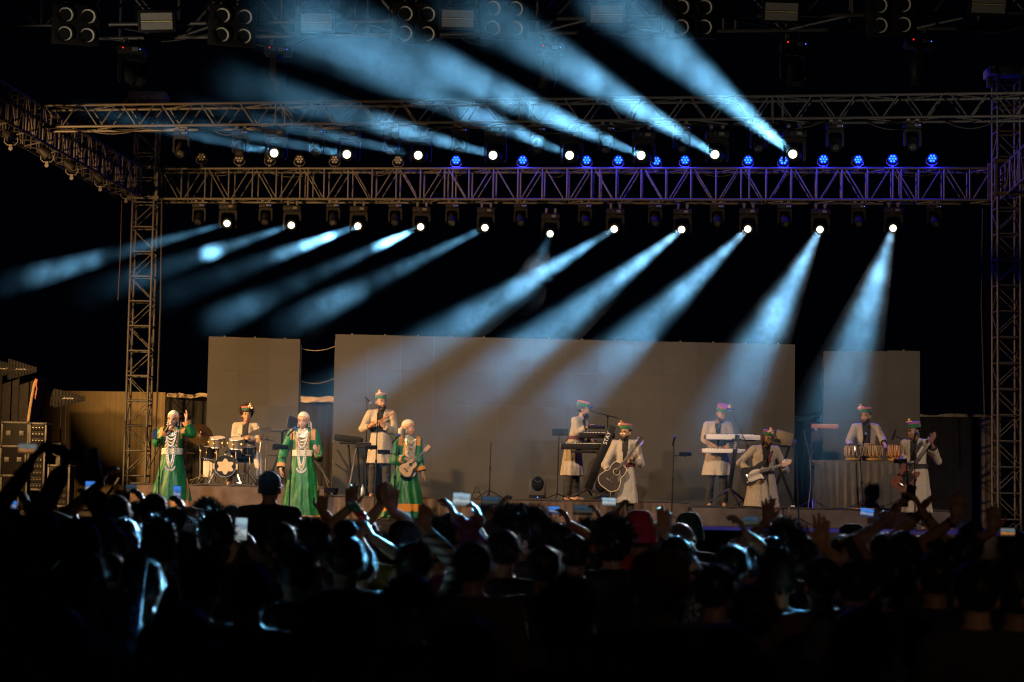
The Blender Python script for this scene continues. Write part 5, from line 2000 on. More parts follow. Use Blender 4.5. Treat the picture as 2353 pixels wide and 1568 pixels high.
# music stand, guitar stand
ms = thing('music_stand', 'black music stand left of the profile keyboard player', 'stand', (P(K3, 440, 1100, 34.5).x, 34.5, MID_Z))
q = P(K3, 460, 480, 34.5) - ms.location
MB().tube((0, 0, 0.1), q, 0.011).build('pole', BLACKM, ms)
tripod(ms, 0, Vector((0, 0, 0)), 0.3, m=BLACKM, lift=0.12)
MB().bbox(q + Vector((0.02, -0.02, 0.06)), (0.28, 0.015, 0.13), 0.004, rot=Matrix.Rotation(-0.5, 3, 'X')).build('desk', BLACKP, ms)
gs = thing('guitar_stand', 'small empty folding guitar stand at the front of the long riser', 'stand', (P(K2, 1690, 1260, 33.95).x, 33.95, MID_Z))
for q_ in (-1, 1):
    MB().path([(q_ * 0.1, -0.03, 0), (q_ * 0.05, 0, 0.12), (q_ * 0.012, 0.02, 0.22)], 0.008).build('leg', BLACKM, gs)
MB().tube((-0.06, 0, 0.12), (0.06, 0, 0.12), 0.007).build('crossbar', BLACKM, gs)

# ------------------------------------------------------------------ keyboards
WHITEP = mat('white_enamel', (0.72, 0.70, 0.68), 0.35, 0, 0.04)
KEYW = mat('ivory_keys', (0.75, 0.72, 0.66), 0.3, 0, 0.03)
WALNUT = mat('walnut_end', (0.14, 0.05, 0.03), 0.5, 0, 0.3, 20)


def keyboard(label, pl, pr, depth, h, m, ends=None, keys=True, tilt=0.0, group='keyboards'):
    """body between two world points (left and right of its front edge)"""
    pl, pr = Vector(pl), Vector(pr)
    c = (pl + pr) / 2
    t = thing('keyboard', label, 'keyboard', c, 0, group)
    d = pr - pl
    w = d.length
    rt = frame((0, 0, 0), (0, 0, 1), d).to_3x3() @ Matrix.Rotation(tilt, 3, 'X')
    t.matrix_world = Matrix.Translation(c) @ rt.to_4x4()
    MB().bbox((0, depth / 2, 0), (w, depth, h), 0.008).build('case', m, t)
    if ends:
        for q_ in (-1, 1):
            MB().bbox((q_ * (w / 2 + 0.008), depth / 2, 0), (0.02, depth * 0.96, h * 0.9), 0.004).build('end_cheek', ends, t)
    if keys:
        n = int((w - 0.16) / 0.0235)
        km = MB().bbox((0, 0, 0), (0.0215, 0.14, 0.018), 0.003).mesh('key', KEYW)
        bm_ = MB().bbox((0, 0, 0), (0.012, 0.09, 0.014), 0.003).mesh('key', BLKGL)
        for i in range(n):
            x = -w / 2 + 0.1 + 0.0235 * i
            obj('key', km, t, T(x, depth - 0.06, h / 2 + 0.006))
            if i % 7 in (0, 1, 3, 4, 5):
                obj('key', bm_, t, T(x + 0.0118, depth - 0.09, h / 2 + 0.02))
    for i in range(6):
        MB().lathe([(0.008, 0), (0.007, 0.012), (0, 0.012)], T(-w / 2 + 0.12 + i * 0.05, depth * 0.25, h / 2), 8).build('knob', DARKG, t)
    return t


def text_part(name, s, M, size, m, parent, ext=0.001):
    cu = bpy.data.curves.new('txt', 'FONT')
    cu.body = s
    cu.size = size
    cu.extrude = ext
    cu.align_x = 'CENTER'
    cu.align_y = 'CENTER'
    o = bpy.data.objects.new('txt', cu)
    COL.objects.link(o)
    me = bpy.data.meshes.new_from_object(o.evaluated_get(bpy.context.evaluated_depsgraph_get()))
    bpy.data.objects.remove(o)
    me.materials.clear()
    me.materials.append(m)
    return obj(name, me, parent, M)


WHITEL = mat('white_lettering', (0.8, 0.8, 0.78), 0.6, 0, 0)


def stay_stand(label, b, tp, w, d, z0, arms, legs, lt):
    b, tp = Vector(b), Vector(tp)
    t = thing('keyboard_stand', label, 'stand', (b.x, b.y, z0), 0, 'column keyboard stands')
    o = t.location
    M = frame((b + tp) / 2 - o, tp - b, (1, 0, 0))
    L = (tp - b).length
    c = MB().bbox((0, 0, 0), (w, d, L), 0.012).build('column', BLKGL, t, M=M)
    # lettering runs up the front of the column
    text_part('lettering', 'STAY', T(-0.01, -d / 2 - 0.002, L * lt) @ Matrix(((0, -1, 0, 0), (0, 0, -1, 0), (1, 0, 0, 0), (0, 0, 0, 1))), w * 0.72, WHITEL, c)
    for p, q in arms:
        MB().tube(Vector(p) - o, Vector(q) - o, 0.014).build('arm', BLACKM, t)
    for p, q in legs:
        MB().tube(Vector(p) - o, Vector(q) - o, 0.018, 0.015).build('leg', STEEL if q == legs[0][1] else BLACKM, t)
    return t


Yk = 34.45
stay_stand('slanted black column stand of the black keyboards, STAY written up its side', P(K3, 760, 1040, Yk), P(K3, 1020, 375, Yk), 0.135, 0.07, MID_Z,
           [(P(K3, 930, 610, Yk), P(K3, 620, 600, Yk + 0.25)), (P(K3, 985, 470, Yk), P(K3, 700, 470, Yk + 0.25)), (P(K3, 880, 650, Yk), P(K3, 700, 640, Yk + 0.3))],
           [(P(K3, 760, 1040, Yk), P(K3, 560, 1125, Yk - 0.25)), (P(K3, 760, 1040, Yk), P(K3, 980, 1110, Yk - 0.25)), (P(K3, 760, 1040, Yk), P(K3, 800, 1100, Yk + 0.35))], 0.3)
keyboard('black keyboard on the top arms of the slanted column stand', P(K3, 672, 470, Yk + 0.12), P(K3, 1045, 482, Yk + 0.12), 0.3, 0.09, BLACKP)
keyboard('black keyboard with red lettering on the lower arms of the slanted column stand', P(K3, 482, 600, Yk + 0.08), P(K3, 1010, 585, Yk + 0.08), 0.32, 0.1, BLACKP, mat('smoked_plastic_end', (0.12, 0.07, 0.06), 0.3))
keyboard('slim black keyboard hung lowest on the slanted column stand', P(K3, 590, 645, Yk + 0.12), P(K3, 850, 648, Yk + 0.12), 0.25, 0.035, BLACKP, None, False)
tr = thing('sound_module', 'flat black sound module above the black keyboards', 'sound module', P(K3, 850, 388, Yk + 0.35))
MB().bbox((0, 0, 0), (0.3, 0.2, 0.045), 0.008, rot=Matrix.Rotation(0.15, 3, 'X')).build('case', BLACKP, tr)
for i in range(8):
    MB().bbox((-0.11 + 0.075 * (i % 4), -0.03 + 0.07 * (i // 4), 0.026), (0.05, 0.05, 0.008), 0.002).build('pad', DARKG, tr)
Yk = 34.3
stay_stand('black column stand of the white keyboards, STAY written up its side', P(K4, 600, 1085, Yk), P(K4, 688, 495, Yk), 0.075, 0.06, RIGHT_Z,
           [(P(K4, 680, 545, Yk), P(K4, 480, 545, Yk + 0.25)), (P(K4, 680, 545, Yk), P(K4, 880, 560, Yk + 0.25)), (P(K4, 660, 690, Yk), P(K4, 420, 690, Yk + 0.25)), (P(K4, 660, 690, Yk), P(K4, 740, 695, Yk + 0.25))],
           [(P(K4, 600, 1090, Yk), P(K4, 330, 1262, Yk - 0.3)), (P(K4, 605, 1090, Yk), P(K4, 712, 1275, Yk - 0.3)), (P(K4, 605, 1090, Yk), P(K4, 760, 1215, Yk + 0.3))], 0.3)
keyboard('upper white keyboard with walnut ends on the column stand', P(K4, 345, 512, Yk + 0.05), P(K4, 940, 530, Yk + 0.05), 0.3, 0.085, WHITEP, WALNUT)
keyboard('lower white keyboard under the hands of the keyboard player', P(K4, 300, 664, Yk + 0.02), P(K4, 775, 680, Yk + 0.02), 0.3, 0.07, WHITEP, WALNUT)
# dark case on crossed legs, far left keyboard position
ks = thing('folding_stand', 'black folding stand left of the flute player', 'stand', (P(K2, 380, 1200, 34.1).x, 34.1, MID_Z))
for (x0, y0, x1, y1, dy) in ((345, 730, 385, 1200, 0.1), (432, 740, 350, 1235, -0.15), (440, 740, 470, 1210, 0.25)):
    MB().tube(P(K2, x0, y0, 34.1) - ks.location + Vector((0, 0.1, 0)), P(K2, x1, y1, 34.1 + dy) - ks.location, 0.018).build('leg', BLACKM if dy > 0 else STEEL, ks)
MB().bbox(P(K2, 390, 715, 34.2) - ks.location, (0.42, 0.3, 0.03), 0.006).build('tray', BLACKM, ks)
lc = thing('laptop_case', 'closed black padded case lying on the folding stand by the flute player', 'case', P(K2, 350, 672, 34.2))
MB().bbox((0, 0, 0.0), (0.48, 0.32, 0.11), 0.03, rot=Matrix.Rotation(0.12, 3, 'Y')).build('shell', BLACKP, lc)
MB().bbox((-0.25, -0.1, -0.05), (0.05, 0.04, 0.04), 0.01).build('latch', DARKG, lc)
tb = thing('tablet_tray', 'small black tray clamped beside the flute player', 'tray', P(K2, 505, 735, 33.6))
MB().bbox((0, 0, 0), (0.27, 0.02, 0.09), 0.006, rot=Matrix.Rotation(-0.3, 3, 'X')).build('plate', BLACKP, tb)
MB().box((0.02, -0.005, 0.042), (0.2, 0.024, 0.008)).build('ledge', STEEL, tb, False)

# laptops
def laptop(label, p, lean, z0, group=None):
    t = thing('laptop', label, 'laptop', p, lean)
    MB().bbox((0, 0, 0), (0.34, 0.24, 0.018), 0.004).build('base', DARKG, t)
    sc_ = MB().bbox((0, 0, 0.11), (0.34, 0.012, 0.22), 0.004).build('screen', DARKG, t, M=T(0.06, -0.12, 0.01) @ Matrix.Rotation(0.25, 4, 'Y'))
    return t


laptop('open laptop on the stand beside the drum kit, its back to the crowd', P(K1, 1690, 470, 34.9), 0.9, 0)
ls = thing('laptop_stand', 'black laptop stand beside the drum kit', 'stand', (P(K1, 1655, 480, 34.9).x, 34.9, DRUM_Z))
q = P(K1, 1655, 485, 34.9) - ls.location
MB().tube((0, 0, 0.05), q, 0.02).build('pole', BLACKM, ls)
MB().bbox(q, (0.4, 0.26, 0.018), 0.005).build('plate', DARKG, ls)
tripod(ls, 0, Vector((0, 0, 0)), 0.28)
laptop('open laptop on the gear table right of the electric guitarist', P(K4, 1185, 605, 34.6), -0.6, 0)
gt = thing('gear_table', 'narrow black gear table right of the electric guitarist', 'table', (P(K4, 1160, 1250, 34.6).x, 34.6, RIGHT_Z))
q = P(K4, 1160, 618, 34.6) - gt.location
MB().bbox(q, (0.42, 0.3, 0.03), 0.006).build('tabletop', BLACKM, gt)
for x0, x1 in ((-0.16, 0.26), (0.16, -0.2)):
    for y_ in (-0.1, 0.1):
        MB().tube((q.x + x0, y_, q.z), (x1, y_, 0.01), 0.014).build('leg', BLACKM, gt)

# ------------------------------------------------------------------ drum kit
SHELL = mat('silver_drum_shell', (0.4, 0.36, 0.3), 0.35, 0.7, 0.1)
DHEAD = mat('drum_head', (0.6, 0.55, 0.45), 0.6, 0, 0.1)
CYM = mat('dark_cymbal_rubber', (0.05, 0.05, 0.05), 0.5, 0, 0.2, 20)
CYMB = mat('bronze_cymbal', (0.3, 0.2, 0.09), 0.35, 0.9, 0.2, 20)
EMB = mat('cream_emblem', (0.38, 0.31, 0.2), 0.7, 0, 0.05)


def drum(name, label, p, axis, r, h, shell, top, lug=6, base_z=None):
    t = thing(name, label, 'drum', p, 0, 'drum kit')
    M = frame((0, 0, 0), axis, (1, 0, 0.01))
    MB().lathe([(0, -h / 2 + 0.01), (r * 0.98, -h / 2 + 0.01), (r, -h / 2), (r, h / 2), (r * 0.98, h / 2 - 0.004), (0, h / 2 - 0.004)], M, 28, mis=[1, 1, 0, 0, 2]).build('shell', [shell, BLACKP, top], t)
    for z in (-h / 2, h / 2):
        MB().path([M @ Vector((r * 1.03 * math.cos(a * math.pi / 16), r * 1.03 * math.sin(a * math.pi / 16), z)) for a in range(32)], 0.007, 6, closed=True).build('hoop', CHROME, t)
    for i in range(lug):
        a = i * 2 * math.pi / lug + 0.3
        x, y = r * 1.04 * math.cos(a), r * 1.04 * math.sin(a)
        MB().tube(M @ Vector((x, y, -h / 2)), M @ Vector((x, y, h / 2)), 0.005, n=6).ell(M @ Vector((x, y, 0)), (0.012, 0.012, 0.024), n=8, k=6).build('lug', BRASS, t)
    if base_z is not None:
        dz = base_z - p.z
        MB().tube((0, 0.03, -h / 2), (0, 0.03, dz + 0.15), 0.012).build('stand_post', CHROME, t)
        for i in range(3):
            an = i * 2.094 + 0.6
            MB().tube((0, 0.03, dz + 0.28), (0.24 * math.cos(an), 0.24 * math.sin(an), dz + 0.01), 0.009).build('leg', CHROME, t)
    return t


pb = P(K6, 730, 1185, 34.55)
kd = drum('bass_drum', 'black bass drum with a cream lobed emblem on its front', pb, (0, -1, 0.03), 0.18, 0.36, BLKGL, BLKGL, 8)
star = []
for i in range(72):
    a = 2 * math.pi * i / 72 + math.pi / 6
    k = 0.126 + 0.024 * math.cos(6 * a - math.pi)
    star.append((k * math.cos(a) * 1.05, k * math.sin(a) * 0.92))
MB().prism(star, Matrix(((1, 0, 0, 0), (0, 0, -1, -0.182), (0, 1, 0, 0), (0, 0, 0, 1))), 0.006).build('emblem', EMB, kd)
for q_ in (-1, 1):
    MB().tube((q_ * 0.17, -0.1, -0.05), (q_ * 0.3, -0.2, DRUM_Z - pb.z + 0.005), 0.01).build('spur', CHROME, kd)
    MB().bbox((q_ * 0.2, -0.17, 0.0), (0.035, 0.03, 0.1), 0.006).build('claw', EMB, kd)
drum('tom_drum', 'left silver tom drum with brass lugs on a stand', P(K6, 570, 775, 34.55), (0, -0.28, 1), 0.14, 0.15, SHELL, DHEAD, 6, DRUM_Z)
drum('tom_drum', 'right silver tom drum with brass lugs on a stand', P(K6, 885, 795, 34.55), (0, -0.28, 1), 0.14, 0.15, SHELL, DHEAD, 6, DRUM_Z)
drum('snare_drum', 'small dark snare drum in front of the drummer', P(K6, 1110, 920, 34.7), (0, -0.15, 1), 0.11, 0.13, BLKGL, DHEAD, 6, DRUM_Z)
drum('floor_drum', 'dark side drum behind the singer with the raised arm', P(K6, 450, 935, 34.8), (0.1, -0.2, 1), 0.15, 0.2, BLKGL, DHEAD, 6, DRUM_Z)


def cymbal(label, p, axis, r, m, bx, z0):
    t = thing('cymbal_stand', label, 'cymbal', (bx, p.y + 0.02, z0), 0, 'cymbals of the drum kit')
    q = p - t.location
    MB().lathe([(0, 0.03), (0.03, 0.028), (0.05, 0.012), (r * 0.6, 0.004), (r, -0.008), (r, -0.011), (r * 0.6, 0.0), (0.05, 0.006), (0, 0.02)], frame(q, axis, (1, 0, 0.01)), 32).build('cymbal', m, t)
    ax = Vector(axis).normalized()
    MB().tube(q + ax * 0.06, q - ax * 0.1, 0.006).build('rod', CHROME, t)
    MB().ell(q + ax * 0.06, 0.014, n=8, k=6).build('wing_nut', CHROME, t)
    k = Vector((q.x * 0.3, q.y * 0.3, q.z * 0.62))
    MB().tube(q - ax * 0.1, k, 0.009).build('boom', CHROME, t)
    MB().tube(k, (0, 0, 0.12), 0.012).build('post', CHROME, t)
    tripod(t, 0, Vector((0, 0, 0)), 0.26, m=CHROME, lift=0.2)
    return t


cymbal('large black crash cymbal tilted in front of the drummer', P(K6, 1280, 598, 34.5), (-0.25, -0.32, 1), 0.215, CYM, P(K6, 1290, 900, 34.6).x, DRUM_Z)
cymbal('flat pair of black hi-hat cymbals right of the drummer', P(K6, 1395, 755, 34.5), (0.0, -0.06, 1), 0.165, CYM, P(K6, 1375, 900, 34.5).x, DRUM_Z)
cymbal('large bronze cymbal tipped towards the crowd behind the raised arm singer', P(K6, 290, 650, 34.8), (0.3, -0.75, 0.55), 0.23, CYMB, P(K6, 300, 900, 34.8).x, DRUM_Z)
md = thing('drum_module', 'black electronic drum module on a slanted leg', 'drum module', P(K6, 1610, 860, 34.6))
MB().bbox((0, 0, 0), (0.26, 0.16, 0.06), 0.015, rot=Matrix.Rotation(0.4, 3, 'X')).build('case', BLACKP, md)
MB().tube((0, 0.03, -0.03), (-0.2, 0.0, DRUM_Z - md.location.z + 0.01), 0.016).build('leg', BLACKM, md)
MB().tube((0, 0.03, -0.03), (0.12, 0.05, DRUM_Z - md.location.z + 0.01), 0.016).build('leg', BLACKM, md)
for i in range(6):
    MB().bbox((-0.08 + 0.08 * (i % 3), -0.03 + 0.06 * (i // 3), 0.03 + 0.02 * (i // 3)), (0.06, 0.045, 0.012), 0.003).build('pad', DARKG, md)
am = thing('mixer_box', 'white equipment box with a row of small lights beside the bass drum', 'equipment', P(K6, 430, 1130, 34.9))
MB().bbox((0, 0, -0.1), (0.16, 0.16, 0.28), 0.01).build('case', mat('cream_case', (0.5, 0.45, 0.35), 0.5), am)
for i in range(4):
    MB().ell((-0.06 + 0.04 * i, -0.085, 0.075), 0.009, n=8, k=5).build('indicator', mat('lilac_indicator', (0, 0, 0), 0.5, 0, 0, emit=(0.6, 0.65, 1.0), es=1.6), am)
for i, (x0, y0, x1, y1) in enumerate(((80, 955, 200, 965), (125, 1412, 355, 1325), (1405, 1000, 1580, 1008))):
    o = MB().tube(P(K6, x0, y0, 34.3), P(K6, x1, y1, 34.4), 0.009).build('chrome_bar', BRASS)
    tag(o, ['short chrome rod behind the elbow of the raised arm singer', 'chrome rod slanting at the foot of the drum riser', 'short chrome rod right of the hi-hat cymbals'][i], 'rod', 'loose drum hardware')
# drum pedal and small hardware
pd_ = thing('drum_pedal', 'chrome bass drum pedal right of the bass drum', 'pedal', (P(K6, 960, 1400, 34.6).x, 34.5, DRUM_Z))
MB().bbox((0, 0, 0.03), (0.1, 0.28, 0.02), 0.004, rot=Matrix.Rotation(-0.2, 3, 'X')).build('footboard', CHROME, pd_)
for q_ in (-0.06, 0.06):
    MB().tube((q_, 0.12, 0.0), (q_, 0.12, 0.24), 0.01).build('post', CHROME, pd_)
MB().tube((-0.07, 0.12, 0.22), (0.07, 0.12, 0.22), 0.01).build('axle', CHROME, pd_)

# ------------------------------------------------------------------ hand drums, table, chimes
TABC = mat('grey_table_skirt', (0.105, 0.095, 0.088), 0.9, 0, 0.15, 5)
pl_, pr_ = P(K5, 195, 760, 34.25), P(K5, 1065, 775, 34.25)
zt = (pl_.z + pr_.z) / 2
tt = thing('table', 'table with a pleated grey skirt carrying the hand drums', 'table', ((pl_.x + pr_.x) / 2, 34.25, RIGHT_Z))
w_ = pr_.x - pl_.x
MB().bbox((0, 0.32, zt - RIGHT_Z - 0.02), (w_, 0.62, 0.04), 0.008).build('tabletop', TABC, tt)
vs, fs = skirt_pts(-w_ / 2, w_ / 2, 0.01, zt - RIGHT_Z - 0.035, -0.02, 11, 0.022, 8)
MB().add(vs, fs).build('skirt', TABC, tt)
for x in (-w_ / 2 + 0.08, w_ / 2 - 0.08):
    for y in (0.12, 0.55):
        MB().tube((x, y, 0), (x, y, zt - RIGHT_Z - 0.04), 0.02).build('leg', STEEL, tt)
STRAP = mat('leather_strap', (0.55, 0.42, 0.24), 0.7, 0, 0.1, 20)


def tabla(label, p, r, h, shell, rope):
    t = thing('tabla_drum', label, 'hand drum', p, 0, 'hand drums on the table')
    MB().lathe([(0, 0.02), (r * 0.62, 0.02), (r * 0.95, h * 0.3), (r * 1.0, h * 0.55), (r * 0.86, h * 0.96), (r * 0.84, h)], None, 28).build('shell', shell, t)
    MB().lathe([(r * 0.86, h - 0.012), (r * 0.88, h + 0.004), (r * 0.7, h + 0.006), (0, h + 0.006)], None, 28).build('head', DHEAD, t)
    MB().lathe([(r * 0.36, h + 0.008), (0, h + 0.009)], None, 20).build('black_patch', BLACKP, t)
    MB().path([(r * 0.89 * math.cos(a * math.pi / 14), r * 0.89 * math.sin(a * math.pi / 14), h - 0.004 + 0.003 * (a % 2)) for a in range(28)], 0.011, 6, closed=True).build('rim', mat('dark_red_rim', (0.16, 0.05, 0.03), 0.7), t)
    n = 14
    for i in range(n):
        a0 = 2 * math.pi * i / n
        for q_ in (-0.12, 0.12):
            pts = []
            for k, (rr, z) in enumerate(((0.9, h - 0.01), (1.0, h * 0.72), (1.03, h * 0.5), (0.97, h * 0.28), (0.7, 0.04))):
                a = a0 + q_ * (1 - k / 4 * 0.6)
                pts.append((rr * r * math.cos(a) * 1.02, rr * r * math.sin(a) * 1.02, z))
            MB().path(pts, 0.0065, 5).build('strap', rope, t)
    if 'metal' not in label:
        for i in range(8):
            a = 2 * math.pi * i / 8 + 0.2
            MB().tube((r * 1.06 * math.cos(a), r * 1.06 * math.sin(a), h * 0.25), (r * 1.08 * math.cos(a), r * 1.08 * math.sin(a), h * 0.42), 0.014, n=8).build('peg', MAPLE, t)
    else:
        for i in range(14):
            a = 2 * math.pi * i / 14
            MB().ell((r * 1.03 * math.cos(a), r * 1.03 * math.sin(a), h * 0.62), 0.013, n=8, k=5).build('tassel', FLR, t)
    MB().path([(r * 0.8 * math.cos(a * math.pi / 12), r * 0.8 * math.sin(a * math.pi / 12), 0.005) for a in range(24)], 0.024, 8, closed=True).build('ring_cushion', mat('gold_brocade', (0.5, 0.32, 0.08), 0.45, 0.4, 0.5, 60), t)
    return t


tabla('dark metal hand drum with red tassels, leftmost on the table', Vector((P(K5, 592, 700, 34.45).x, 34.45, zt + 0.025)), 0.155, 0.24, mat('dark_nickel', (0.3, 0.28, 0.26), 0.25, 0.9), STRAP)
tabla('wooden hand drum with cream straps in the middle of the table', Vector((P(K5, 795, 700, 34.45).x, 34.45, zt + 0.025)), 0.15, 0.26, mat('dark_wood_shell', (0.2, 0.12, 0.06), 0.4), STRAP)
tabla('orange lacquered hand drum at the right end of the table', Vector((P(K5, 1015, 700, 34.4).x, 34.4, zt + 0.025)), 0.14, 0.26, mat('orange_lacquer', (0.38, 0.1, 0.025), 0.3), STRAP)
bc = thing('bar_chimes', 'row of hanging bar chimes under a wooden beam', 'chimes', P(K5, 303, 415, 33.7))
wl, wr = P(K5, 168, 410, 33.7) - bc.location, P(K5, 438, 405, 33.7) - bc.location
MB().bbox((wl + wr) / 2 + Vector((0, 0, -0.02)), ((wr - wl).length, 0.04, 0.075), 0.006).build('beam', mat('orange_wood', (0.4, 0.13, 0.05), 0.4, 0, 0.2, 10), bc)
n = 25
for i in range(n):
    t_ = (i + 0.5) / n
    p = wl.lerp(wr, 0.03 + 0.94 * t_) + Vector((0, 0, -0.07))
    MB().tube(p, p + Vector((0, 0, -0.21 + 0.055 * t_)), 0.0042, n=8).build('chime', CHROME, bc)
MB().tube((0, 0.02, -0.03), P(K5, 178, 700, 33.7) - bc.location, 0.008).build('support', BLUELIT, bc)

# ------------------------------------------------------------------ floor lamps behind the keyboards
GLOBE = mat('glossy_lamp_head', (0.012, 0.012, 0.014), 0.08, 0, 0, spec=0.9)
for i, x in enumerate((235, 592, 905)):
    p = P(K3, x, 1120, 35.75)
    t = thing('floor_lamp', ['round black moving lamp on the riser left of the music stand', 'round black moving lamp seen between the legs of the profile keyboard player',
                             'round black moving lamp behind the body of the acoustic guitar'][i], 'stage light', (p.x, 35.75, MID_Z), 0, 'round lamps on the long riser')
    MB().bbox((0, 0, 0.05), (0.3, 0.24, 0.09), 0.02).build('base', BLACKP, t)
    MB().ell((0, -0.125, 0.05), (0.01, 0.006, 0.01), n=8, k=5).build('pilot_light', DOT_BLUE, t)
    for q_ in (-1, 1):
        MB().bbox((q_ * 0.135, 0, 0.23), (0.035, 0.1, 0.3), 0.012).build('yoke_arm', DARKG, t)
    MB().ell((0, 0, 0.29), (0.112, 0.12, 0.135), n=22, k=16).build('head', GLOBE, t)
    MB().lathe([(0.07, 0), (0.06, 0.012), (0, 0.018)], frame((0, -0.07, 0.36), (0, -0.6, 0.6)), 18).build('lens', LENS_OFF, t)

# ------------------------------------------------------------------ small things on the risers
wb = thing('water_bottle', 'clear water bottle with blue cap at the feet of the flute player', 'bottle', (P(K2, 497, 1260, 33.85).x, 33.85, MID_Z))
MB().lathe([(0, 0), (0.032, 0.002), (0.033, 0.14), (0.014, 0.19), (0.014, 0.2)], None, 14).build('bottle', mat('clear_pet', (0.35, 0.4, 0.45), 0.15, 0, 0, spec=0.8), wb)
MB().lathe([(0.016, 0.198), (0.016, 0.22), (0, 0.22)], None, 12).build('cap', mat('blue_cap', (0.05, 0.12, 0.5), 0.5), wb)
wbx = thing('power_adapter', 'small white box on the right riser edge', 'adapter', (P(K4, 1295, 1280, 33.0).x, 33.0, RIGHT_Z))
MB().bbox((0, 0, 0.03), (0.06, 0.05, 0.055), 0.006).build('shell', WHITEP, wbx)
MB().tube((0, 0.02, 0.05), (0.03, 0.1, 0.01), 0.004, n=6).build('plug_lead', GREYC, wbx)
rb = thing('tape_roll', 'red tape roll lying on the right riser', 'tape', (P(K4, 1155, 1270, 33.1).x, 33.1, RIGHT_Z))
MB().lathe([(0.03, 0), (0.06, 0), (0.06, 0.03), (0.03, 0.03), (0.03, 0)], None, 18).build('roll', mat('red_tape', (0.5, 0.03, 0.03), 0.5), rb)
pk = MB().bbox(P(K5, 665, 1252, 32.9), (0.45, 0.06, 0.02), 0.005).build('wooden_plank', mat('orange_plank', (0.45, 0.2, 0.06), 0.6))
tag(pk, 'short orange plank lying at the foot of the grey table', 'plank')

# cables
def cable(label, pts, r=0.008, m=None, n=10):
    """sagging cable through world points"""
    P_ = []
    for i in range(len(pts) - 1):
        a, b = Vector(pts[i]), Vector(pts[i + 1])
        for k in range(n):
            P_.append(a.lerp(b, k / n))
    P_.append(Vector(pts[-1]))
    o = MB().path(P_, r, 6).build('cable', m or RUBBER)
    return tag(o, label, 'cable', 'cables')


def sag(a, b, d, n=12):
    return [Vector(a).lerp(Vector(b), t / n) - Vector((0, 0, d * 4 * (t / n) * (1 - t / n))) for t in range(n + 1)]


cable('thin grey cable sagging between the left and wide video walls near the top', sag(at(690, 800, 37.4), at(772, 795, 37.4), 0.07), 0.008, GREYC, 1)
cable('thin grey cable sagging between the left and wide video walls at mid height', sag(at(690, 875, 37.5), at(772, 868, 37.5), 0.08), 0.008, GREYC, 1)
cable('pale cable hanging behind the second singer', [at(705, 1010, 36.5), at(722, 1060, 36.4), at(745, 1090, 36.2), at(756, 1125, 36.0)], 0.013, GREYC)
cable('pale cable crossing behind the second singer', [at(700, 1040, 36.5), at(735, 1070, 36.4), at(757, 1110, 36.1)], 0.012, GREYC)
cable('dark cable bundle hanging beside the left tower', [at(372, 455, 40.0), at(369, 700, 40.0), at(362, 900, 40.0), at(352, 1115, 40.0)], 0.02)
cable('thin dark cable hanging left of the left tower', [at(280, 460, 39.8), at(276, 600, 39.8), at(271, 690, 39.8)], 0.01, mat('brown_cable', (0.1, 0.05, 0.03), 0.8))
cable('thin cable looping down from the microphone by the bar chimes', [P(K5, 90, 462, 33.4), P(K5, 110, 560, 33.5), P(K5, 150, 720, 33.5), P(K5, 160, 1000, 33.5), P(K5, 130, 1270, 32.85)], 0.006, GREYC)
cable('thin cable hanging over the front of the right riser', [P(K4, 1260, 1290, 32.75), P(K4, 1245, 1350, 32.7), P(K4, 1225, 1440, 32.7)], 0.007, GREYC)
cable('black cable drooping in front of the grey table', sag(P(K5, 690, 1225, 33.9), P(K5, 1050, 1160, 33.9), 0.06), 0.006, None, 1)
cable('dark cable hanging beside the right tower', [at(2262, 960, 37.4), at(2255, 700, 37.4), at(2258, 480, 37.4)], 0.012)
cable('black cable coiled on the drum riser edge', [P(K6, 150 + 30 * i, 1490 + 16 * math.sin(i * 1.1), 33.65 + 0.04 * math.cos(i * 1.7)) for i in range(36)], 0.014, None, 3)
for nm, (a_, b_), n_, dy_, dz_ in (('middle', (mid_a, mid_b), 9, 0.2, -0.03), ('rear', (rear_a, rear_b), 10, 0.1, 0.6), ('front', (fr_a, fr_b), 6, 0.5, -0.03)):
    rr = random.Random(n_)
    for i in range(n_):
        u = (i + 0.2 + 0.5 * rr.random()) / n_
        p_ = a_.lerp(b_, u) + Vector((0, dy_, dz_))
        q_ = a_.lerp(b_, min(1, u + rr.uniform(0.3, 0.8) / n_)) + Vector((0, dy_, dz_))
        cable(f'black power cable looping along the {nm} truss, {ORD[i]} from the left', sag(p_, q_, rr.uniform(0.05, 0.16)), 0.01, None, 1)
cable('black cable sagging along the middle truss', sag(at(1150, 292, 32.9), at(1480, 292, 32.6), 0.12), 0.01, None, 1)
cable('black cable slung under the front truss left of centre', sag(at(560, 92, 27.4), at(700, 92, 27.4), 0.1), 0.012, None, 1)
cable('black cable slung under the front truss near the middle blinders', sag(at(1060, 88, 27.2), at(1165, 86, 27.2), 0.1), 0.012, None, 1)

# ------------------------------------------------------------------ sound gear at the left edge
FCASE = mat('grey_flightcase_panel', (0.022, 0.022, 0.02), 0.7, 0, 0.15, 6, spec=0.1)
PANELB = mat('black_rack_panel', (0.008, 0.008, 0.009), 0.7, 0, 0.2, 8, spec=0.1)


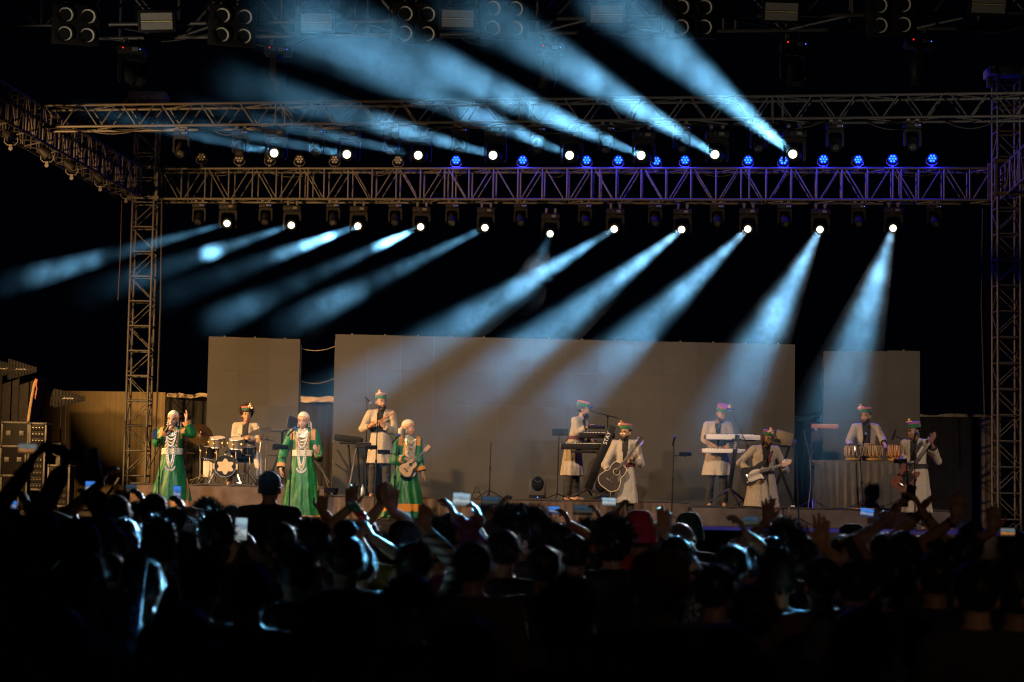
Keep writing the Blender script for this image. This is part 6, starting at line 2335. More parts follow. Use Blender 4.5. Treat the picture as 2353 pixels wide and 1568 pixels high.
def flight_case(label, x0, y0, x1, y1, Y, m, rack=False, dep=0.5):
    a, b = P(K7, x0, y1, Y), P(K7, x1, y0, Y)
    w, h = b.x - a.x, b.z - a.z
    t = thing('flight_case', label, 'flight case', ((a.x + b.x) / 2, Y, a.z), 0, 'flight cases stacked by the left edge')
    MB().box((0, dep / 2, h / 2), (w - 0.02, dep, h - 0.02)).build('panel', m, t, False)
    for x in (-w / 2, w / 2):
        for z in (0, h):
            MB().bbox((x, dep / 2, z), (0.035, dep + 0.02, 0.035), 0.005).build('edge_rail', STEEL, t)
        MB().bbox((x, 0, h / 2), (0.035, 0.035, h - 0.04), 0.005).build('edge_rail', STEEL, t)
    for z in (0, h):
        MB().bbox((0, 0, z), (w - 0.04, 0.035, 0.035), 0.005).build('edge_rail', STEEL, t)
        for x in (-w / 2, w / 2):
            MB().ell((x, -0.01, z), 0.03, n=10, k=7).build('ball_corner', STEEL, t)
    if rack:
        for i in range(max(1, int(h / 0.12))):
            z = 0.07 + i * 0.12
            q = MB().bbox((0, -0.005, z), (w - 0.06, 0.02, 0.1), 0.004).build('rack_unit', BLACKP, t)
            for k in range(4):
                MB().lathe([(0.012, 0), (0.01, 0.014), (0, 0.014)], T(-w * 0.3 + k * w * 0.2, -0.014, z) @ Matrix.Rotation(R(90), 4, 'X'), 8).build('knob', CHROME, q)
    else:
        for x in (-w * 0.25, w * 0.25):
            MB().bbox((x, -0.012, h * 0.55), (0.09, 0.02, 0.09), 0.006).build('latch', STEEL, t)
    return t


flight_case('grey flight case under the covered loudspeaker', 12, 768, 225, 950, 37.2, FCASE)
flight_case('open rack case right of the grey flight case', 232, 775, 362, 985, 37.2, PANELB, True)
flight_case('black flight case low at the left edge', 0, 955, 205, 1180, 37.0, PANELB)
flight_case('narrow rack case below the open rack case', 215, 990, 350, 1290, 37.0, PANELB, True)
flight_case('tan sided case under the aerials', 352, 935, 470, 1100, 37.3, mat('tan_case_panel', (0.06, 0.048, 0.03), 0.6))
flight_case('tall rack case below the tan sided case', 372, 1105, 545, 1420, 37.0, PANELB, True)
flight_case('base flight case at the bottom left corner of the stage', 0, 1185, 210, 1460, 36.9, PANELB)
sp = thing('loudspeaker_stack', 'large loudspeaker covered with black cloth at the left edge', 'loudspeaker', (P(K7, 110, 760, 37.6).x, 37.6, P(K7, 110, 765, 37.6).z))
q0 = sp.location
prof = [(-140, 762), (215, 762), (228, 660), (245, 560), (262, 470), (285, 420), (290, 402), (250, 385), (100, 378), (-140, 370)]
out = [((P(K7, x, y, 37.6) - q0).x, (P(K7, x, y, 37.6) - q0).z) for x, y in prof]
MB().prism(out, Matrix(((1, 0, 0, 0), (0, 0, -1, 0.45), (0, 1, 0, 0), (0, 0, 0, 1))), 0.8).build('cover', mat('black_canvas', (0.028, 0.025, 0.022), 0.95, 0, 0.2, 8, 0.4, 30), sp, True, 30)
MB().path([P(K7, x, y, 37.25) - q0 for x, y in ((222, 762), (236, 660), (252, 560), (270, 470), (288, 425))], 0.03, 8).build('edge_tube', mat('edge_with_amber_light', (0.38, 0.27, 0.15), 0.8), sp)  # amber light along the cover's edge put into the tube's colour
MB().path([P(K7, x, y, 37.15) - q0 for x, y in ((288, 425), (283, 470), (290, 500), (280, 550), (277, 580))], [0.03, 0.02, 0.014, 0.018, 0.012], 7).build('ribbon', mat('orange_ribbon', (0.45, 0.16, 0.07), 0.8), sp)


def aerial(label, x, y, Y, w, h, pole_y, flip=1):
    """flat log-periodic aerial: tapering toothed fin on a pole"""
    p = P(K7, x, y, Y)
    t = thing('aerial', label, 'aerial', p, 0.15, 'wireless aerials')
    out = [(-w / 2, -h / 2), (w / 2, -h * 0.12), (w / 2, h * 0.12), (-w / 2, h / 2)]
    MB().prism([(-w / 2, -h * 0.1), (w / 2, -h * 0.06), (w / 2, h * 0.06), (-w / 2, h * 0.1)], Matrix(((flip, 0, 0, 0), (0, 0, -1, 0), (0, 1, 0, 0), (0, 0, 0, 1))), 0.01).build('spine', BLACKP, t)
    MB().prism(out, Matrix(((flip, 0, 0, 0), (0, 0, -1, 0.008), (0, 1, 0, 0), (0, 0, 0, 1))), 0.006).build('fin', BLACKP, t, False)
    for i in range(10):
        u = i / 9
        hh = h * (1 - 0.74 * u) * 0.97
        MB().bbox((flip * (-w / 2 + w * u), 0, 0), (w * 0.055, 0.008, hh), 0.002).build('element', BLACKP, t)
    text_part('lettering', 'SENNHEISER', T(flip * -w * 0.05, -0.008, 0) @ Matrix(((1, 0, 0, 0), (0, 0, -1, 0), (0, 1, 0, 0), (0, 0, 0, 1))), 0.035, mat('pale_lettering', (0.6, 0.6, 0.55), 0.6, 0, 0), t)
    if pole_y:
        q = P(K7, x, pole_y, Y) - p
        MB().tube((-0.05, 0.01, -h * 0.3), (-0.05, 0.01, q.z), 0.013).build('pole', BLACKM, t)
    return t


aerial('toothed black aerial standing in front of the tan curtain', 545, 577, 37.5, 0.55, 0.36, 1000)
aerial('toothed black aerial half hidden behind another in front of the tan curtain', 505, 572, 37.8, 0.5, 0.34, 1000)
aerial('toothed black aerial rising above the covered loudspeaker', 175, 350, 37.3, 0.5, 0.4, 900)
aerial('toothed black aerial above the covered loudspeaker, cut by the left edge', 40, 345, 37.3, 0.5, 0.4, 900)
for i, x in enumerate((90, 380)):
    p = P(K7, x, 1320, 35.5)
    t = thing('floor_lamp', ['round black moving lamp low at the left edge below the cases', 'round black moving lamp beside the raised white sleeve'][i], 'stage light', (p.x, 35.5, STAGE_Z), 0, 'round lamps at the left edge')
    MB().bbox((0, 0, 0.05), (0.3, 0.24, 0.09), 0.02).build('base', BLACKP, t)
    for q_ in (-1, 1):
        MB().bbox((q_ * 0.135, 0, 0.23), (0.035, 0.1, 0.3), 0.012).build('yoke_arm', DARKG, t)
    MB().ell((0, 0, 0.29), (0.112, 0.12, 0.135), n=22, k=16).build('head', GLOBE, t)
o = MB().tube(P(K7, 935, 1200, 39), P(K7, 820, 1370, 39), 0.03).build('brace_pole', STEEL)
tag(o, 'slanting amber lit pole left of the foot of the left tower', 'pole')
# ------------------------------------------------------------------ the crowd
def cl(name, c, var=0.2, sc=8):
    return mat(name, c, 0.9, 0, var, sc, 0.3, 40)


def voro(name, a, b, sc, lo=0.08):
    m = bpy.data.materials.new(name)
    m.use_nodes = True
    nt = m.node_tree
    bs = nt.nodes['Principled BSDF']
    bs.inputs['Roughness'].default_value = 0.9
    tc = nt.nodes.new('ShaderNodeTexCoord')
    v = nt.nodes.new('ShaderNodeTexVoronoi')
    v.feature = 'DISTANCE_TO_EDGE'
    v.inputs['Scale'].default_value = sc
    nt.links.new(tc.outputs['Object'], v.inputs['Vector'])
    r = nt.nodes.new('ShaderNodeValToRGB')
    r.color_ramp.interpolation = 'CONSTANT'
    r.color_ramp.elements[0].color = (*a, 1)
    r.color_ramp.elements[1].position = lo
    r.color_ramp.elements[1].color = (*b, 1)
    nt.links.new(v.outputs['Distance'], r.inputs['Fac'])
    nt.links.new(r.outputs['Color'], bs.inputs['Base Color'])
    return m


def bands(name, a, b, sc, axis='X'):
    m = bpy.data.materials.new(name)
    m.use_nodes = True
    nt = m.node_tree
    bs = nt.nodes['Principled BSDF']
    bs.inputs['Roughness'].default_value = 0.9
    tc = nt.nodes.new('ShaderNodeTexCoord')
    w = nt.nodes.new('ShaderNodeTexWave')
    w.bands_direction = axis
    w.inputs['Scale'].default_value = sc
    w.inputs['Distortion'].default_value = 2
    nt.links.new(tc.outputs['Object'], w.inputs['Vector'])
    r = nt.nodes.new('ShaderNodeValToRGB')
    r.color_ramp.elements[0].position = 0.4
    r.color_ramp.elements[0].color = (*a, 1)
    r.color_ramp.elements[1].position = 0.55
    r.color_ramp.elements[1].color = (*b, 1)
    nt.links.new(w.outputs['Fac'], r.inputs['Fac'])
    nt.links.new(r.outputs['Color'], bs.inputs['Base Color'])
    return m


BK, NV, CH = cl('black_jacket', (0.012, 0.012, 0.014)), cl('navy_jacket', (0.01, 0.014, 0.03)), cl('charcoal_hoodie', (0.03, 0.03, 0.033))
BR, MR, YL = cl('brown_jacket', (0.05, 0.03, 0.02)), cl('wine_jacket', (0.07, 0.012, 0.02)), cl('yellow_jumper', (0.42, 0.27, 0.03))
WH, PU, GN = cl('white_shirt', (0.6, 0.58, 0.55)), cl('plum_jumper', (0.12, 0.03, 0.09)), cl('lime_sleeve', (0.13, 0.2, 0.04))
RD, GY = cl('red_jacket', (0.4, 0.02, 0.02)), cl('grey_jumper', (0.13, 0.13, 0.14))
PT = voro('cobble_print', (0.02, 0.02, 0.03), (0.25, 0.24, 0.26), 26, 0.09)
SP = bands('camo_stripes', (0.05, 0.05, 0.045), (0.3, 0.3, 0.28), 7, 'Z')
JEANS = cl('dark_jeans', (0.02, 0.025, 0.04))
SCARFBL = voro('blue_print_scarf', (0.3, 0.3, 0.35), (0.01, 0.02, 0.16), 40, 0.05)


def crowd_mesh(J, hands, vox, short=False, fat=1.0):
    m = MB()
    f = fat
    m.ell(J['che'], (0.185 * f, 0.13 * f, 0.2))
    m.ell(J['wai'], (0.17 * f, 0.125 * f, 0.19))
    m.ell(J['pel'], (0.175 * f, 0.13 * f, 0.12))
    limb(m, [J['sA'], J['nec'] + Vector((0, 0, -0.045)), J['sB']], [0.073, 0.08, 0.073])
    limb(m, [J['nec'] + Vector((0, 0, -0.03)), J['hea'] + Vector((0, 0.01, -0.06))], [0.058, 0.053])
    for a in 'AB':
        limb(m, [J['s' + a], J['e' + a]], [0.07, 0.055])
        if short:
            limb(m, [J['e' + a], J['w' + a]], [0.043, 0.028])
        else:
            limb(m, [J['e' + a], J['e' + a].lerp(J['w' + a], 0.9)], [0.055, 0.042])
            limb(m, [J['e' + a].lerp(J['w' + a], 0.85), J['w' + a]], [0.03, 0.028])
        hd = hands[a]
        hand(m, J['w' + a], hd[0], hd[1], hd[2], 1 if a == 'A' else -1, 1.0, 0.0092)
    head_pieces(m, T(*J['hea']) @ Matrix.Scale(1.05, 4))
    me = remesh(m, vox, 1 if vox < 0.01 else 2)
    V, F = verts_of(me), polys_of(me)
    c, n_ = centers_of(me)
    rr_ = np.hypot(c[:, 0] - J['hea'].x, c[:, 1] - J['hea'].y)
    sk = ((c[:, 2] > J['nec'].z + 0.03) & (rr_ < 0.085)) | ((c[:, 2] > J['nec'].z + 0.055) & (rr_ < 0.15))
    for a in 'AB':
        W, E = np.array(J['w' + a]), np.array(J['e' + a])
        d = (W - E) / np.linalg.norm(W - E)
        t = (c - E) @ d
        L = np.linalg.norm(W - E)
        near = np.linalg.norm(c - (E + np.outer(np.clip(t, 0, L * 1.8), d)), axis=1) < 0.16
        sk |= (t > (0.02 if short else L * 0.93)) & near
    bpy.data.meshes.remove(me)
    mb = MB()
    mb.v = [tuple(map(float, v)) for v in V]
    mb.f = [tuple(map(int, q)) for q in F]
    mb.m = [1 if q else 0 for q in sk]
    for a in 'AB':                                      # legs below the jacket
        pts = [J['h' + a], J['k' + a], J['a' + a]]
        mb.path([pts[0] + Vector((0, 0, 0.05)), pts[0], pts[1], pts[2], pts[2] + Vector((0, 0, -0.08))], [0.09, 0.095, 0.07, 0.055, 0.05], 10, 2)
    return mb.mesh('body', [BK, SK_D, JEANS], True, 180)


def rest_arms(J, seed):
    rnd = random.Random(seed)
    h = {}
    for a, s in (('A', -1), ('B', 1)):
        J['e' + a] = J['s' + a] + Vector((s * (0.05 + 0.03 * rnd.random()), -0.04, -0.28))
        if seed % 2:
            J['w' + a] = J['e' + a] + Vector((-s * 0.08, -0.2, -0.1))
            h[a] = ((-s * 0.5, -0.8, 0.0), (0, 0, -1), 'relax')
        else:
            J['w' + a] = J['e' + a] + Vector((s * 0.01, -0.08, -0.24))
            h[a] = ((0, -0.1, -1), (-s, 0, 0), 'relax')
    return h


REST = []
for i in range(4):
    J = J0(1.0, wide=(1.0, 1.08, 0.95, 1.05)[i])
    h = rest_arms(J, i)
    REST.append(crowd_mesh(J, h, 0.0125, False, (1.0, 1.12, 0.93, 1.05)[i]))
HM = {}
for kd_, n_ in (('short', 700), ('curly', 1500), ('tall', 900), ('long', 700), ('bun', 700)):
    for v in (0, 1):
        HM[kd_, v] = hair_mb(kd_, 30 + v * 7, n_).mesh('hair', HAIR, True, 60)
HEADC = Vector((0, -0.015, 1.585))
GREYH = mat('grey_hair', (0.16, 0.15, 0.14), 0.45, 0, 0.4, 40, spec=0.6)


def beanie_mesh(m):
    b = MB()
    vs = []
    n, k = 40, 14
    prof = []
    for j in range(k + 1):
        th = math.pi * 0.5 * (1 - j / k)
        prof.append((0.098 * math.cos(math.pi / 2 - th) if j < k else 0, 0))
    rows = []
    for j in range(k + 1):
        u = j / k
        z = -0.035 + 0.185 * math.sin(u * math.pi / 2)
        r = 0.098 * math.cos(u * math.pi / 2) ** 0.55 if j < k else 0.0
        rows.append((r, z))
    for j, (r, z) in enumerate(rows):
        for i in range(n):
            a = 2 * math.pi * i / n
            q = 1 + (0.035 if 2 < j < k else 0.012) * math.cos(a * 9 + 1.1 * j * 0.2) + (0.05 if j < 3 else 0)
            vs.append((r * q * math.cos(a), r * q * 1.16 * math.sin(a) + 0.015, z))
    fs = [(j * n + i, j * n + (i + 1) % n, (j + 1) * n + (i + 1) % n, (j + 1) * n + i) for j in range(k) for i in range(n)]
    return b.add(vs, fs).mesh('beanie', m)


def flatcap_mesh(m, brim=True):
    b = MB().lathe([(0.09, -0.01), (0.098, 0.0), (0.1, 0.05), (0.09, 0.1), (0.06, 0.125), (0, 0.132)], T(0, 0.012, 0.01) @ Matrix.Diagonal((1, 1.15, 1, 1)), 26)
    if brim:
        out = [(0.085 * math.cos(a), -0.09 - 0.085 * math.sin(a)) for a in [math.pi * i / 12 for i in range(13)]]
        b.prism(out, T(0, 0.02, 0.012), 0.008)
    return b.mesh('cap', m)


PLAID = bands('plaid_wool', (0.22, 0.025, 0.012), (0.1, 0.08, 0.025), 14, 'X')
HEADGEAR = {'beanie_maroon': ('beanie', beanie_mesh(cl('maroon_knit', (0.6, 0.025, 0.09)))), 'beanie_green': ('beanie', beanie_mesh(cl('green_knit', (0.02, 0.10, 0.075)))),
            'cap': ('cap', flatcap_mesh(BK)), 'plaid': ('cap', flatcap_mesh(PLAID, False))}
NC = [0]


def crowd(label, x, y, Y, hair='short', shirt=BK, arms=(), jit=0.0, lift=0.0, skinm=None, short=False, sleeve=None, hairm=None, group='crowd watching the stage', band=()):
    """x, y: top of the head in the photo (4096 px frame); arms: [(hx, hy, pose, dy)] raised hands"""
    i = NC[0]
    NC[0] += 1
    top = a4(x, y, Y)
    extra = {'curly': 0.055, 'tall': 0.07, 'bun': 0.085}.get(hair, 0.02)
    s = max(0.86, min(1.14, (top.z - lift) / (1.7 + extra)))
    root = thing('person', label, 'person', (top.x, Y, top.z - s * (1.7 + extra)), math.pi + jit, group, s)
    if abs(root.location.z) < 0.12 and not lift:
        root.location.z = 0
        s = top.z / (1.7 + extra)
        root.scale = (s,) * 3
    if not arms:
        me = REST[i % 4]
    else:
        J = J0(1.0)
        hs = rest_arms(J, i)
        q = Matrix.Rotation(-(math.pi + jit), 3, 'Z')
        for (hx, hy, pose, dy) in arms:
            p = q @ (a4(hx, hy, Y + dy) - root.location) / s
            a = 'B' if p.x > 0 else 'A'
            if len(arms) == 2 and a in [z for z in J.get('_u', [])]:
                a = 'A' if a == 'B' else 'B'
            J.setdefault('_u', []).append(a)
            S = J['s' + a]
            if pose in ('cup', 'grip'):
                fd = (q @ Vector((0.35 if hx < x else -0.35, 0.35, 0.85)))
                pn = (q @ Vector((1 if hx < x else -1, 0.25, 0)))
            else:
                fd = (q @ Vector((0.05, 0.12, 1)))
                pn = (q @ Vector((0, 1, 0)))
            w = p - fd.normalized() * 0.08
            J['s' + a] = S + Vector((0, 0, 0.03))
            e = ik(J['s' + a], w, 0.29, 0.265, (1 if a == 'B' else -1, -0.6, -0.5))
            J['e' + a], J['w' + a] = e, w
            hs[a] = (fd, pn, pose)
        J.pop('_u', None)
        me = crowd_mesh(J, hs, 0.0085, short)
    b = obj('body', me, root)
    for k, m in enumerate((shirt, skinm or (SK_D if i % 3 else SK_M), JEANS)):
        b.material_slots[k].link = 'OBJECT'
        b.material_slots[k].material = m
    if arms:
        for k, (bm_, up) in enumerate(band):
            a = 'A' if 'A' in [z for z in ('A', 'B') if abs(hs[z][0].z if hasattr(hs[z][0], 'z') else -1) > 0.3 and J['w' + z].z > 1.3] else 'B'
            W, E = J['w' + a], J['e' + a]
            p = W.lerp(E, 0.06 + 0.12 * k + up)
            MB().tube(p, W.lerp(E, 0.12 + 0.12 * k + up), 0.034 if short else 0.047, n=14).build('wristband', bm_, root)
    v = i % 2
    if hair in HEADGEAR:
        nm, gm = HEADGEAR[hair]
        obj(nm, gm, root, T(*HEADC) @ Matrix.Scale(1.06, 4))
        obj('hair', HM['short', v], root, T(*(HEADC + Vector((0, 0.01, -0.02)))) @ Matrix.Scale(0.94, 4))
    elif hair != 'bald':
        h = obj('hair', HM[hair, v], root, T(*HEADC) @ Matrix.Scale(1.06, 4))
        if hairm:
            h.material_slots[0].link = 'OBJECT'
            h.material_slots[0].material = hairm
    return root


def screen_mat(name, top, mid, low, es):
    """video of the stage on a phone: blue top, warm middle, dark foot"""
    m = bpy.data.materials.new(name)
    m.use_nodes = True
    nt = m.node_tree
    b = nt.nodes['Principled BSDF']
    b.inputs['Base Color'].default_value = (0.01, 0.01, 0.01, 1)
    b.inputs['Roughness'].default_value = 0.15
    tc = nt.nodes.new('ShaderNodeTexCoord')
    sx = nt.nodes.new('ShaderNodeSeparateXYZ')
    nt.links.new(tc.outputs['Generated'], sx.inputs[0])
    n = nt.nodes.new('ShaderNodeTexNoise')
    n.inputs['Scale'].default_value = 55
    n.inputs['Detail'].default_value = 2
    nt.links.new(tc.outputs['Object'], n.inputs['Vector'])
    ad = nt.nodes.new('ShaderNodeMath')
    ad.operation = 'MULTIPLY_ADD'
    ad.inputs[1].default_value = 0.5
    nt.links.new(n.outputs['Fac'], ad.inputs[0])
    nt.links.new(sx.outputs['Z'], ad.inputs[2])
    r = nt.nodes.new('ShaderNodeValToRGB')
    el = r.color_ramp.elements
    el[0].position, el[0].color = 0.38, (*low, 1)
    el[1].position, el[1].color = 0.62, (*mid, 1)
    e = el.new(0.85)
    e.color = (*[c * 0.5 for c in top], 1)
    e = el.new(1.0)
    e.color = (*top, 1)
    nt.links.new(ad.outputs[0], r.inputs['Fac'])
    nt.links.new(r.outputs['Color'], b.inputs['Emission Color'])
    b.inputs['Emission Strength'].default_value = es
    m.cycles.emission_sampling = 'NONE'
    return m


SCR = {'blue': screen_mat('screen_blue_video', (0.06, 0.26, 0.85), (0.35, 0.4, 0.55), (0.03, 0.04, 0.14), 0.8),
       'white': screen_mat('screen_bright_video', (0.5, 0.72, 0.85), (0.75, 0.85, 0.9), (0.25, 0.3, 0.3), 0.6),
       'warm': screen_mat('screen_warm_video', (0.25, 0.3, 0.3), (0.9, 0.35, 0.08), (0.02, 0.02, 0.02), 0.5),
       'dim': screen_mat('screen_dim_video', (0.05, 0.10, 0.16), (0.10, 0.09, 0.06), (0.01, 0.01, 0.01), 0.5),
       'off': mat('screen_dark', (0.012, 0.013, 0.015), 0.12, 0, 0)}
CLEAR = mat('clear_phone_case', (0.55, 0.6, 0.6), 0.2, 0, 0)


def phone(label, x, y, Y, w, h, roll, scr, case=None, back=False):
    """w, h in photo pixels (4096 frame)"""
    k = Y / 7964
    w, h = w * k, h * k
    p = a4(x, y, Y)
    t = thing('phone', label, 'phone', p, 0, 'phones held up in the crowd')
    t.rotation_euler = (0.05, roll, 0.0)
    MB().bbox((0, 0, 0), (w, 0.009, h), 0.003).build('case', case or BLACKP, t)
    if not back:
        MB().box((0, -0.0055, 0), (w * 0.93, 0.002, h * 0.93)).build('screen', SCR[scr], t, False)
    else:
        for i in range(3):
            MB().lathe([(0.008, 0), (0.008, 0.004), (0, 0.004)], T(-w * 0.25 + (0.02 if i == 1 else 0), -0.005, h * 0.36 - 0.012 * i) @ Matrix.Rotation(R(90), 4, 'X'), 12).build('camera_lens', BLKGL, t)
    MB().ell((w * 0.42, -0.005, h * 0.46), 0.003, n=6, k=4).build('front_camera', BLKGL, t)
    return t


def stick(label, x0, y0, x1, y1, Y, cols, r=0.02):
    """inflated clapper stick in coloured sections"""
    a, b = a4(x0, y0, Y), a4(x1, y1, Y)
    t = thing('clapper_stick', label, 'clapper stick', a, 0, 'inflatable clapper sticks')
    n = len(cols)
    for i, c in enumerate(cols):
        p, q = (b - a) * (i / n), (b - a) * ((i + 1) / n)
        d = (q - p) * 0.06
        MB().path([p + d * 0.1, p + d, p.lerp(q, 0.5), q - d, q - d * 0.1], [r * (0.3 if i == 0 else 0.93), r, r, r, r * (0.3 if i == n - 1 else 0.93)], 12).build('section', mat('foil_' + c[0], c[1], 0.3, 0, 0.1), t)
    return t


YLW, BLU, MAG, GRN, RED = ('yellow', (0.55, 0.45, 0.02)), ('blue', (0.02, 0.16, 0.5)), ('magenta', (0.35, 0.02, 0.16)), ('green', (0.05, 0.3, 0.14)), ('red', (0.6, 0.06, 0.03))
PURP = ('violet', (0.12, 0.06, 0.4))
WBO, WBB, WBP, WBW = mat('orange_band', (0.6, 0.08, 0.02), 0.6), mat('blue_band', (0.05, 0.2, 0.6), 0.6), mat('pink_band', (0.5, 0.05, 0.1), 0.6), mat('white_band', (0.6, 0.6, 0.6), 0.6)

# left block
crowd('person in yellow jumper at the left edge raising a phone', 20, 2015, 10.5, 'short', YL, [(95, 1975, 'cup', 0.1)], 0.1)
phone('small bright blue phone held by the person in yellow at the left edge', 48, 2018, 10.4, 42, 34, 0.2, 'blue')
crowd('dark haired person with an orange wristband holding a phone high at the left', 160, 2040, 8.2, 'short', GY, [(150, 1800, 'cup', 0.1)], 0, 0, None, True, band=((WBO, 0.1),))
phone('dark phone showing an orange strip held high beside the flight cases', 112, 1797, 8.25, 78, 42, 0.0, 'warm')
crowd('person raising a long white sleeve with crossed clapper sticks', 318, 2075, 8.4, 'short', WH, [(283, 1818, 'grip', 0.1)], -0.1)
stick('clapper stick in magenta, yellow and violet held in the white sleeved hand', 215, 1778, 372, 1868, 8.5, (MAG, YLW, MAG, PURP), 0.014)
stick('blue clapper stick crossing the magenta one', 176, 1792, 262, 1822, 8.45, (BLU, BLU), 0.014)
crowd('person in cobble print shirt holding up a yellow and blue clapper stick', 345, 2205, 8.3, 'short', PT, [(395, 1985, 'fist', 0.05)], 0, 0, SK_M, True, band=((WBB, 0.05),))
stick('yellow and blue clapper stick held upright by the blue wristband', 400, 1945, 372, 1792, 8.4, (RED, YLW, YLW, BLU, BLU), 0.017)
crowd('broad dark head with an arm raised in front of the left tower', 462, 1980, 12.0, 'short', BK, [(425, 1890, 'cup', 0.15)], 0.1, 0, SK_D, True)
crowd('dark haired person behind the yellow and blue stick filming with a phone', 272, 2045, 13, 'short', BK, [(352, 1975, 'cup', 0.1)])
phone('phone with a blue stage picture beside the yellow and blue stick', 372, 1947, 13.1, 62, 44, 0.0, 'blue')
crowd('dark head filming below the foot of the left tower', 545, 2008, 14, 'short', NV, [(562, 1975, 'cup', 0.1)])
phone('dim phone held up below the foot of the left tower', 527, 1955, 14.1, 44, 34, -0.1, 'dim')
crowd('dark round head in front of the hem of the raised arm singer', 618, 1976, 13.5, 'short', BK)
crowd('dark head filming the raised arm singer upright', 700, 2030, 13, 'short', NV, [(722, 2005, 'cup', 0.05)], 0.1, 0, SK_D)
phone('upright bright phone filming the raised arm singer', 709, 1971, 13.1, 30, 56, 0.0, 'blue')
crowd('curly dark head in front of the drum riser', 830, 2005, 17, 'curly', BK)
crowd('long haired person with lit crown of hair left of centre', 493, 2072, 11.2, 'long', CH)
crowd('dark head lit along its right edge beside the long haired person', 640, 2077, 10.6, 'tall', BK)
crowd('person pointing a finger up while holding a pale phone', 742, 2125, 12, 'short', GY, [(800, 2082, 'point', 0.05)], 0, 0, SK_L, True)
phone('pale phone seen from the back with three camera lenses', 757, 2098, 11.9, 34, 56, 0.35, 'off', mat('white_phone_back', (0.5, 0.52, 0.55), 0.3), True)
crowd('big dark head holding a bright upright phone with both hands', 868, 2047, 11.4, 'tall', BR, [(930, 2140, 'cup', 0.2), (1003, 2150, 'cup', 0.2)], -0.3)
phone('large bright upright phone filming the stage left of centre', 965, 2116, 11.55, 50, 94, 0.02, 'white')
crowd('grey haired lit head behind the large bright phone', 930, 2022, 15.5, 'short', BK, hairm=GREYH)
pr = crowd('man in dark suit standing head and shoulders above the crowd', 1080, 1886, 15.5, 'short', BK, (), 0, 0.3)
cr = thing('crate', 'wooden crate the tall standing man is raised on', 'crate', (pr.location.x, pr.location.y, 0))
for i in range(5):
    MB().bbox((0, -0.25, 0.04 + i * (pr.location.z - 0.06) / 5), (0.55, 0.02, (pr.location.z - 0.08) / 5), 0.003).build('slat', MAPLE, cr)
MB().bbox((0, 0, pr.location.z - 0.015), (0.56, 0.52, 0.03), 0.004).build('lid', MAPLE, cr)
# centre left
crowd('short haired man lit on the right of his head, in front of the tall man', 1130, 2092, 11.8, 'short', BK)
crowd('curly dark head with hand raised in a sign and two wristbands', 1245, 2092, 12.5, 'curly', PU, [(1292, 2000, 'horns', 0.1)], 0, 0, SK_D, True, band=((WBP, 0.05), (WBB, 0.1)))
crowd('dark head with an arm stretched up before the flute player', 1462, 2078, 12.5, 'short', BK, [(1405, 1982, 'open', 0.1)], 0.2, 0, SK_D, True)
crowd('head with hair tied in a high lit bun', 1385, 2088, 9.3, 'bun', BK)
crowd('curly head with glowing rim of hair at the centre left', 1529, 2152, 12.6, 'curly', CH)
crowd('person in lime sleeves raising both hands below the ukulele player', 1625, 2092, 11.5, 'cap', GN, [(1530, 1965, 'relax', 0.1), (1570, 1990, 'open', 0.05)], 0, 0, SK_M, True)
crowd('dark head holding green and red clapper sticks', 1440, 2185, 10.3, 'short', BK, [(1466, 2098, 'grip', 0.1)], 0, 0, SK_L, True)
stick('green and red clapper stick at the centre left, lower of the pair', 1458, 2088, 1388, 2010, 10.5, (RED, RED, GRN, GRN), 0.013)
stick('green and red clapper stick at the centre left, upper of the pair', 1470, 2080, 1414, 2008, 10.55, (RED, RED, GRN, GRN), 0.013)
stick('short violet clapper stick below the green and red pair', 1472, 2112, 1496, 2152, 10.4, (PURP, PURP), 0.012)
crowd('person in plum sleeves holding a phone up with both hands', 1745, 2082, 11.0, 'tall', PU, [(1800, 2018, 'cup', 0.2), (1902, 2030, 'cup', 0.2)], -0.25)
phone('bright phone held level by two dark hands at the centre', 1846, 1998, 11.2, 72, 52, 0.05, 'white')
crowd('camo striped sleeve reaching up beside the curly glowing head', 1655, 2175, 9.6, 'short', SP, [(1700, 2060, 'relax', 0.2)], 0, 0, SK_M)
crowd('round dark head right of the plum sleeved person', 1800, 2054, 16, 'short', BK)
# centre
crowd('curly grey lit head below the long riser', 1950, 2026, 17, 'curly', CH, hairm=GREYH)
crowd('curly head whose lit hand holds a dark phone', 2045, 2030, 15.5, 'curly', BK, [(2012, 1998, 'cup', 0.1)], 0, 0, SK_L, True, band=((WBP, 0.1),))
phone('dark phone held level by a lit hand near the lone stand', 1962, 2005, 15.6, 74, 38, 0.0, 'dim')
crowd('man with bare ear and bowed head at the centre', 2140, 2037, 11.8, 'tall', BR, [(2104, 2052, 'cup', 0.2)], 0.9, 0, SK_M)
phone('dark tilted phone above the bowed man', 2086, 2036, 12.2, 32, 48, 0.35, 'off')
crowd('dark head filming with a small blue phone below the keyboards', 2228, 2092, 13, 'short', NV, [(2262, 2056, 'cup', 0.1)], 0, 0, SK_D, True)
phone('small phone with a violet stage picture below the keyboards', 2214, 2041, 13.1, 54, 30, 0.0, 'blue')
crowd('spiky lit head whose bright hand holds a clear cased phone', 2352, 2082, 14.2, 'tall', GY, [(2386, 2040, 'cup', 0.1)], 0, 0, SK_L, True)
phone('phone in a clear lit case held level at the centre right', 2332, 2041, 14.3, 80, 40, 0.02, 'dim', CLEAR)
crowd('dark head filming below the acoustic guitarist', 2505, 2095, 14, 'short', BK, [(2478, 2018, 'cup', 0.1)], 0, 0, SK_D)
phone('bright phone showing light beams below the acoustic guitarist', 2436, 2007, 14.1, 58, 32, 0.02, 'white')
crowd('round head with lit top at the centre', 2300, 2142, 11.6, 'short', BK)
crowd('large curly silhouette left of the maroon beanie', 2452, 2082, 11.8, 'curly', BK)
